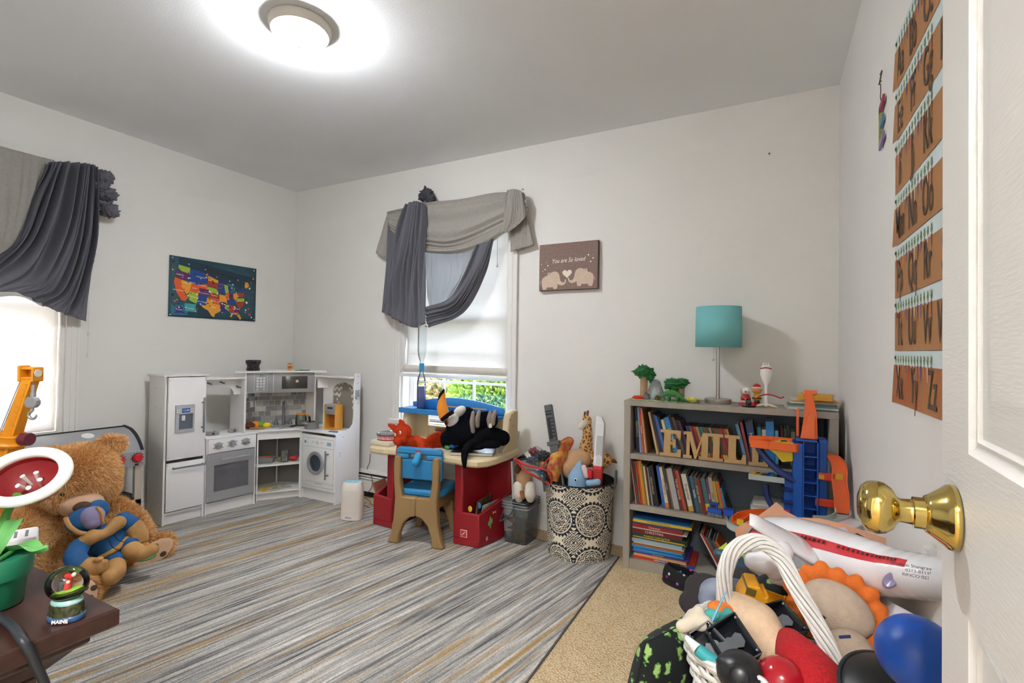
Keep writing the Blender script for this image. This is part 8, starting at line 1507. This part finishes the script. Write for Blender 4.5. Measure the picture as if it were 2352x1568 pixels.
# alphabet charts
al = None
rows_ = [(1.821,1.960,'Aa Bb Cc Dd'),(1.684,1.819,'Ee Ff Gg Hh'),(1.545,1.682,'Ii Jj Kk Ll'),(1.409,1.543,'Mm Nn Oo'),(1.273,1.407,'Pp Qq Rr Ss'),(1.137,1.271,'Tt Uu Vv Ww'),(1.002,1.135,'Xx  Yy  Zz')]
soil = mt('#a9784c',.75,var=.1,scale=14); sky2 = mt('#cfdcdf',.75)
for ri,(z0,z1,s_) in enumerate(rows_):
    hh = z1-z0; WW = .62; AT = frame((XR-.002,1.612,z0),(0,-1,0),z=(-1,0,0))
    cht = thing('alphabet_chart','brown alphabet strip reading %s, %s from the top on the right wall' % (' '.join(s_.split()[:2]), ORD[ri]),'poster',AT,'alphabet strips on the right wall')
    def sheet(v0,v1,dz): return MB().grid(lambda u,v: (u*WW, hh*(v0+(v1-v0)*v), .0015+dz+.006*max(0,1-u*9)**2*(ri%3==0 or ri==1)*(1-v0-(v1-v0)*v)), 16, 4)
    sheet(0,.74,0).o('soil_print', soil if ri < 6 else mt('#a9784c',.75,var=1,scale=5,col2='#9c5226'), cht, 60); sheet(.74,1,0).o('sky_print', sky2, cht, 60)
    for i,wd in enumerate(s_.split()):
        txt(wd, hh*.88, mt('#4a3c34',.75), cht, TR((.060+i*(.122 if ri < 6 else .14),hh*.37,.0034)), 'printed_letters', sx=.50, ext=.0001, bold=.0003)
    rv = random.Random(ri)
    for k in range(13):
        x = .018+k*.026; kind = ('#c0532c','#d8d3c8','#c8703a','#d88a4a','#6a5a8a','#b53a3a','#e6d9c6','#e6d9c6','#6a4f86','#6a4f86','#c8703a','#d8d3c8','#b53a3a')[k]; L_ = hh*rv.uniform(.16,.28)
        MB(Matrix.Translation((0,0,.0025))).poly([(x-.004,hh*.76),(x+.004,hh*.76),(x+.0015,hh*.76-L_),(x-.0015,hh*.76-L_)]).o('root_print', mt(kind,.75), cht, 0)
        MB(Matrix.Translation((0,0,.0025))).poly([(x,hh*.76),(x+.007,hh*.84),(x+.004,hh*.86),(x+.005,hh*.93),(x,hh*.90),(x-.004,hh*.95),(x-.003,hh*.86),(x-.007,hh*.85)]).o('leaf_print', mt('#6f8a52',.75), cht, 0)
    MB().lathe([(.0025,0),(.0045,0),(.0045,.0015),(.0025,.0015)],14,Matrix.Translation((.012,hh*.88,.0022))).o('grommet', mt('#4a4a48',.35,metal=.7), cht)
# hanging letter E
he = thing('hanging_letter','small multicoloured letter E hanging from a hook on the right wall','ornament',frame((XR-.004,1.80,1.735),(0,-1,0),z=(-1,0,0)))
for i,(P,c) in enumerate((([(0,.105),(.058,.125),(.058,.145),(0,.128)],'#9c3b5a'),([(0,.02),(.014,.02),(.014,.128),(0,.128)],'#8fa24a'),([(.014,.062),(.05,.072),(.05,.092),(.014,.082)],'#5f86a0'),([(0,0),(.055,.018),(.055,.040),(0,.022)],'#8d7fa6'))): MB().prism(P,0,.006).o('letter_bar', mt(c,.5,metal=.2), he, 0)
MB().tube([(.03,.135,.004),(.026,.15,.006),(.030,.165,.006),(.027,.19,.006)],.0012,6,sm=3).o('wire', mt('#4a463c',.4,metal=.6), he); MB().tube([(.012,.205,.002),(.02,.195,.008),(.034,.188,.010),(.034,.225,.004),(.012,.228,.003),(.034,.215,.008)],.0018,6,sm=3).o('hook', mt('#4f4a3a',.4,metal=.6), he)
# ================================================================== outside the windows
st(MB().box(-14,10,D+.3,16,-1.0,-.75).o('ground_outside', mt('#8f8a5a',.95,var=.4,scale=2,col2='#6d6a3f'), smooth=0))
lf = [mt('#7fa03f',.8,transl=.3),mt('#5f8430',.8,transl=.3),mt('#a3b95a',.8,transl=.3)]
def shrub(label, c, r, n, seed, leaf_=.09, mats=lf):
    t = thing('shrub',label,'shrub',c,'shrubs outside the window'); rosette((0,0,r[2]*.55),r[2]*.55,'twigs',mt('#4a5a28',.9),t,seed,(r[0]/r[2],r[1]/r[2],1)); core = MB().ell((0,0,r[2]*.8),(r[0]*.82,r[1]*.82,r[2]*.82),None,24,14).o('inner_leaves', mt('#47602a',.9,var=.5,scale=20), t); fur(core,'foliage',mats,n,leaf_,leaf_*.45,(0,0,.1),.8,t,seed=seed); MB().cyl((0,0,-.02),(0,0,r[2]*.5),.05,.03,n=10).o('trunk', mt('#5a4632',.9), t)
shrub('rounded green shrub outside the middle of the window',(-2.75,4.75,-.75),(.68,.5,1.05),16000,1); shrub('small green shrub outside the right side of the window',(-1.75,5.0,-.75),(.30,.30,.80),8000,2)
shrub('large pale shrub further back outside the window',(-4.9,7.3,-.75),(1.0,.8,1.2),9000,3,.12,[mt('#8a7a58',.9),mt('#a99672',.9),mt('#7a8a48',.9)]); shrub('brown bare hedge far back outside the window',(-2.3,7.6,-.75),(1.9,.7,1.25),14000,4,.14,[mt('#b39a84',.9),mt('#8f7f6e',.9),mt('#6f7a4a',.9)])
bpy.data.scenes.remove(TMP)
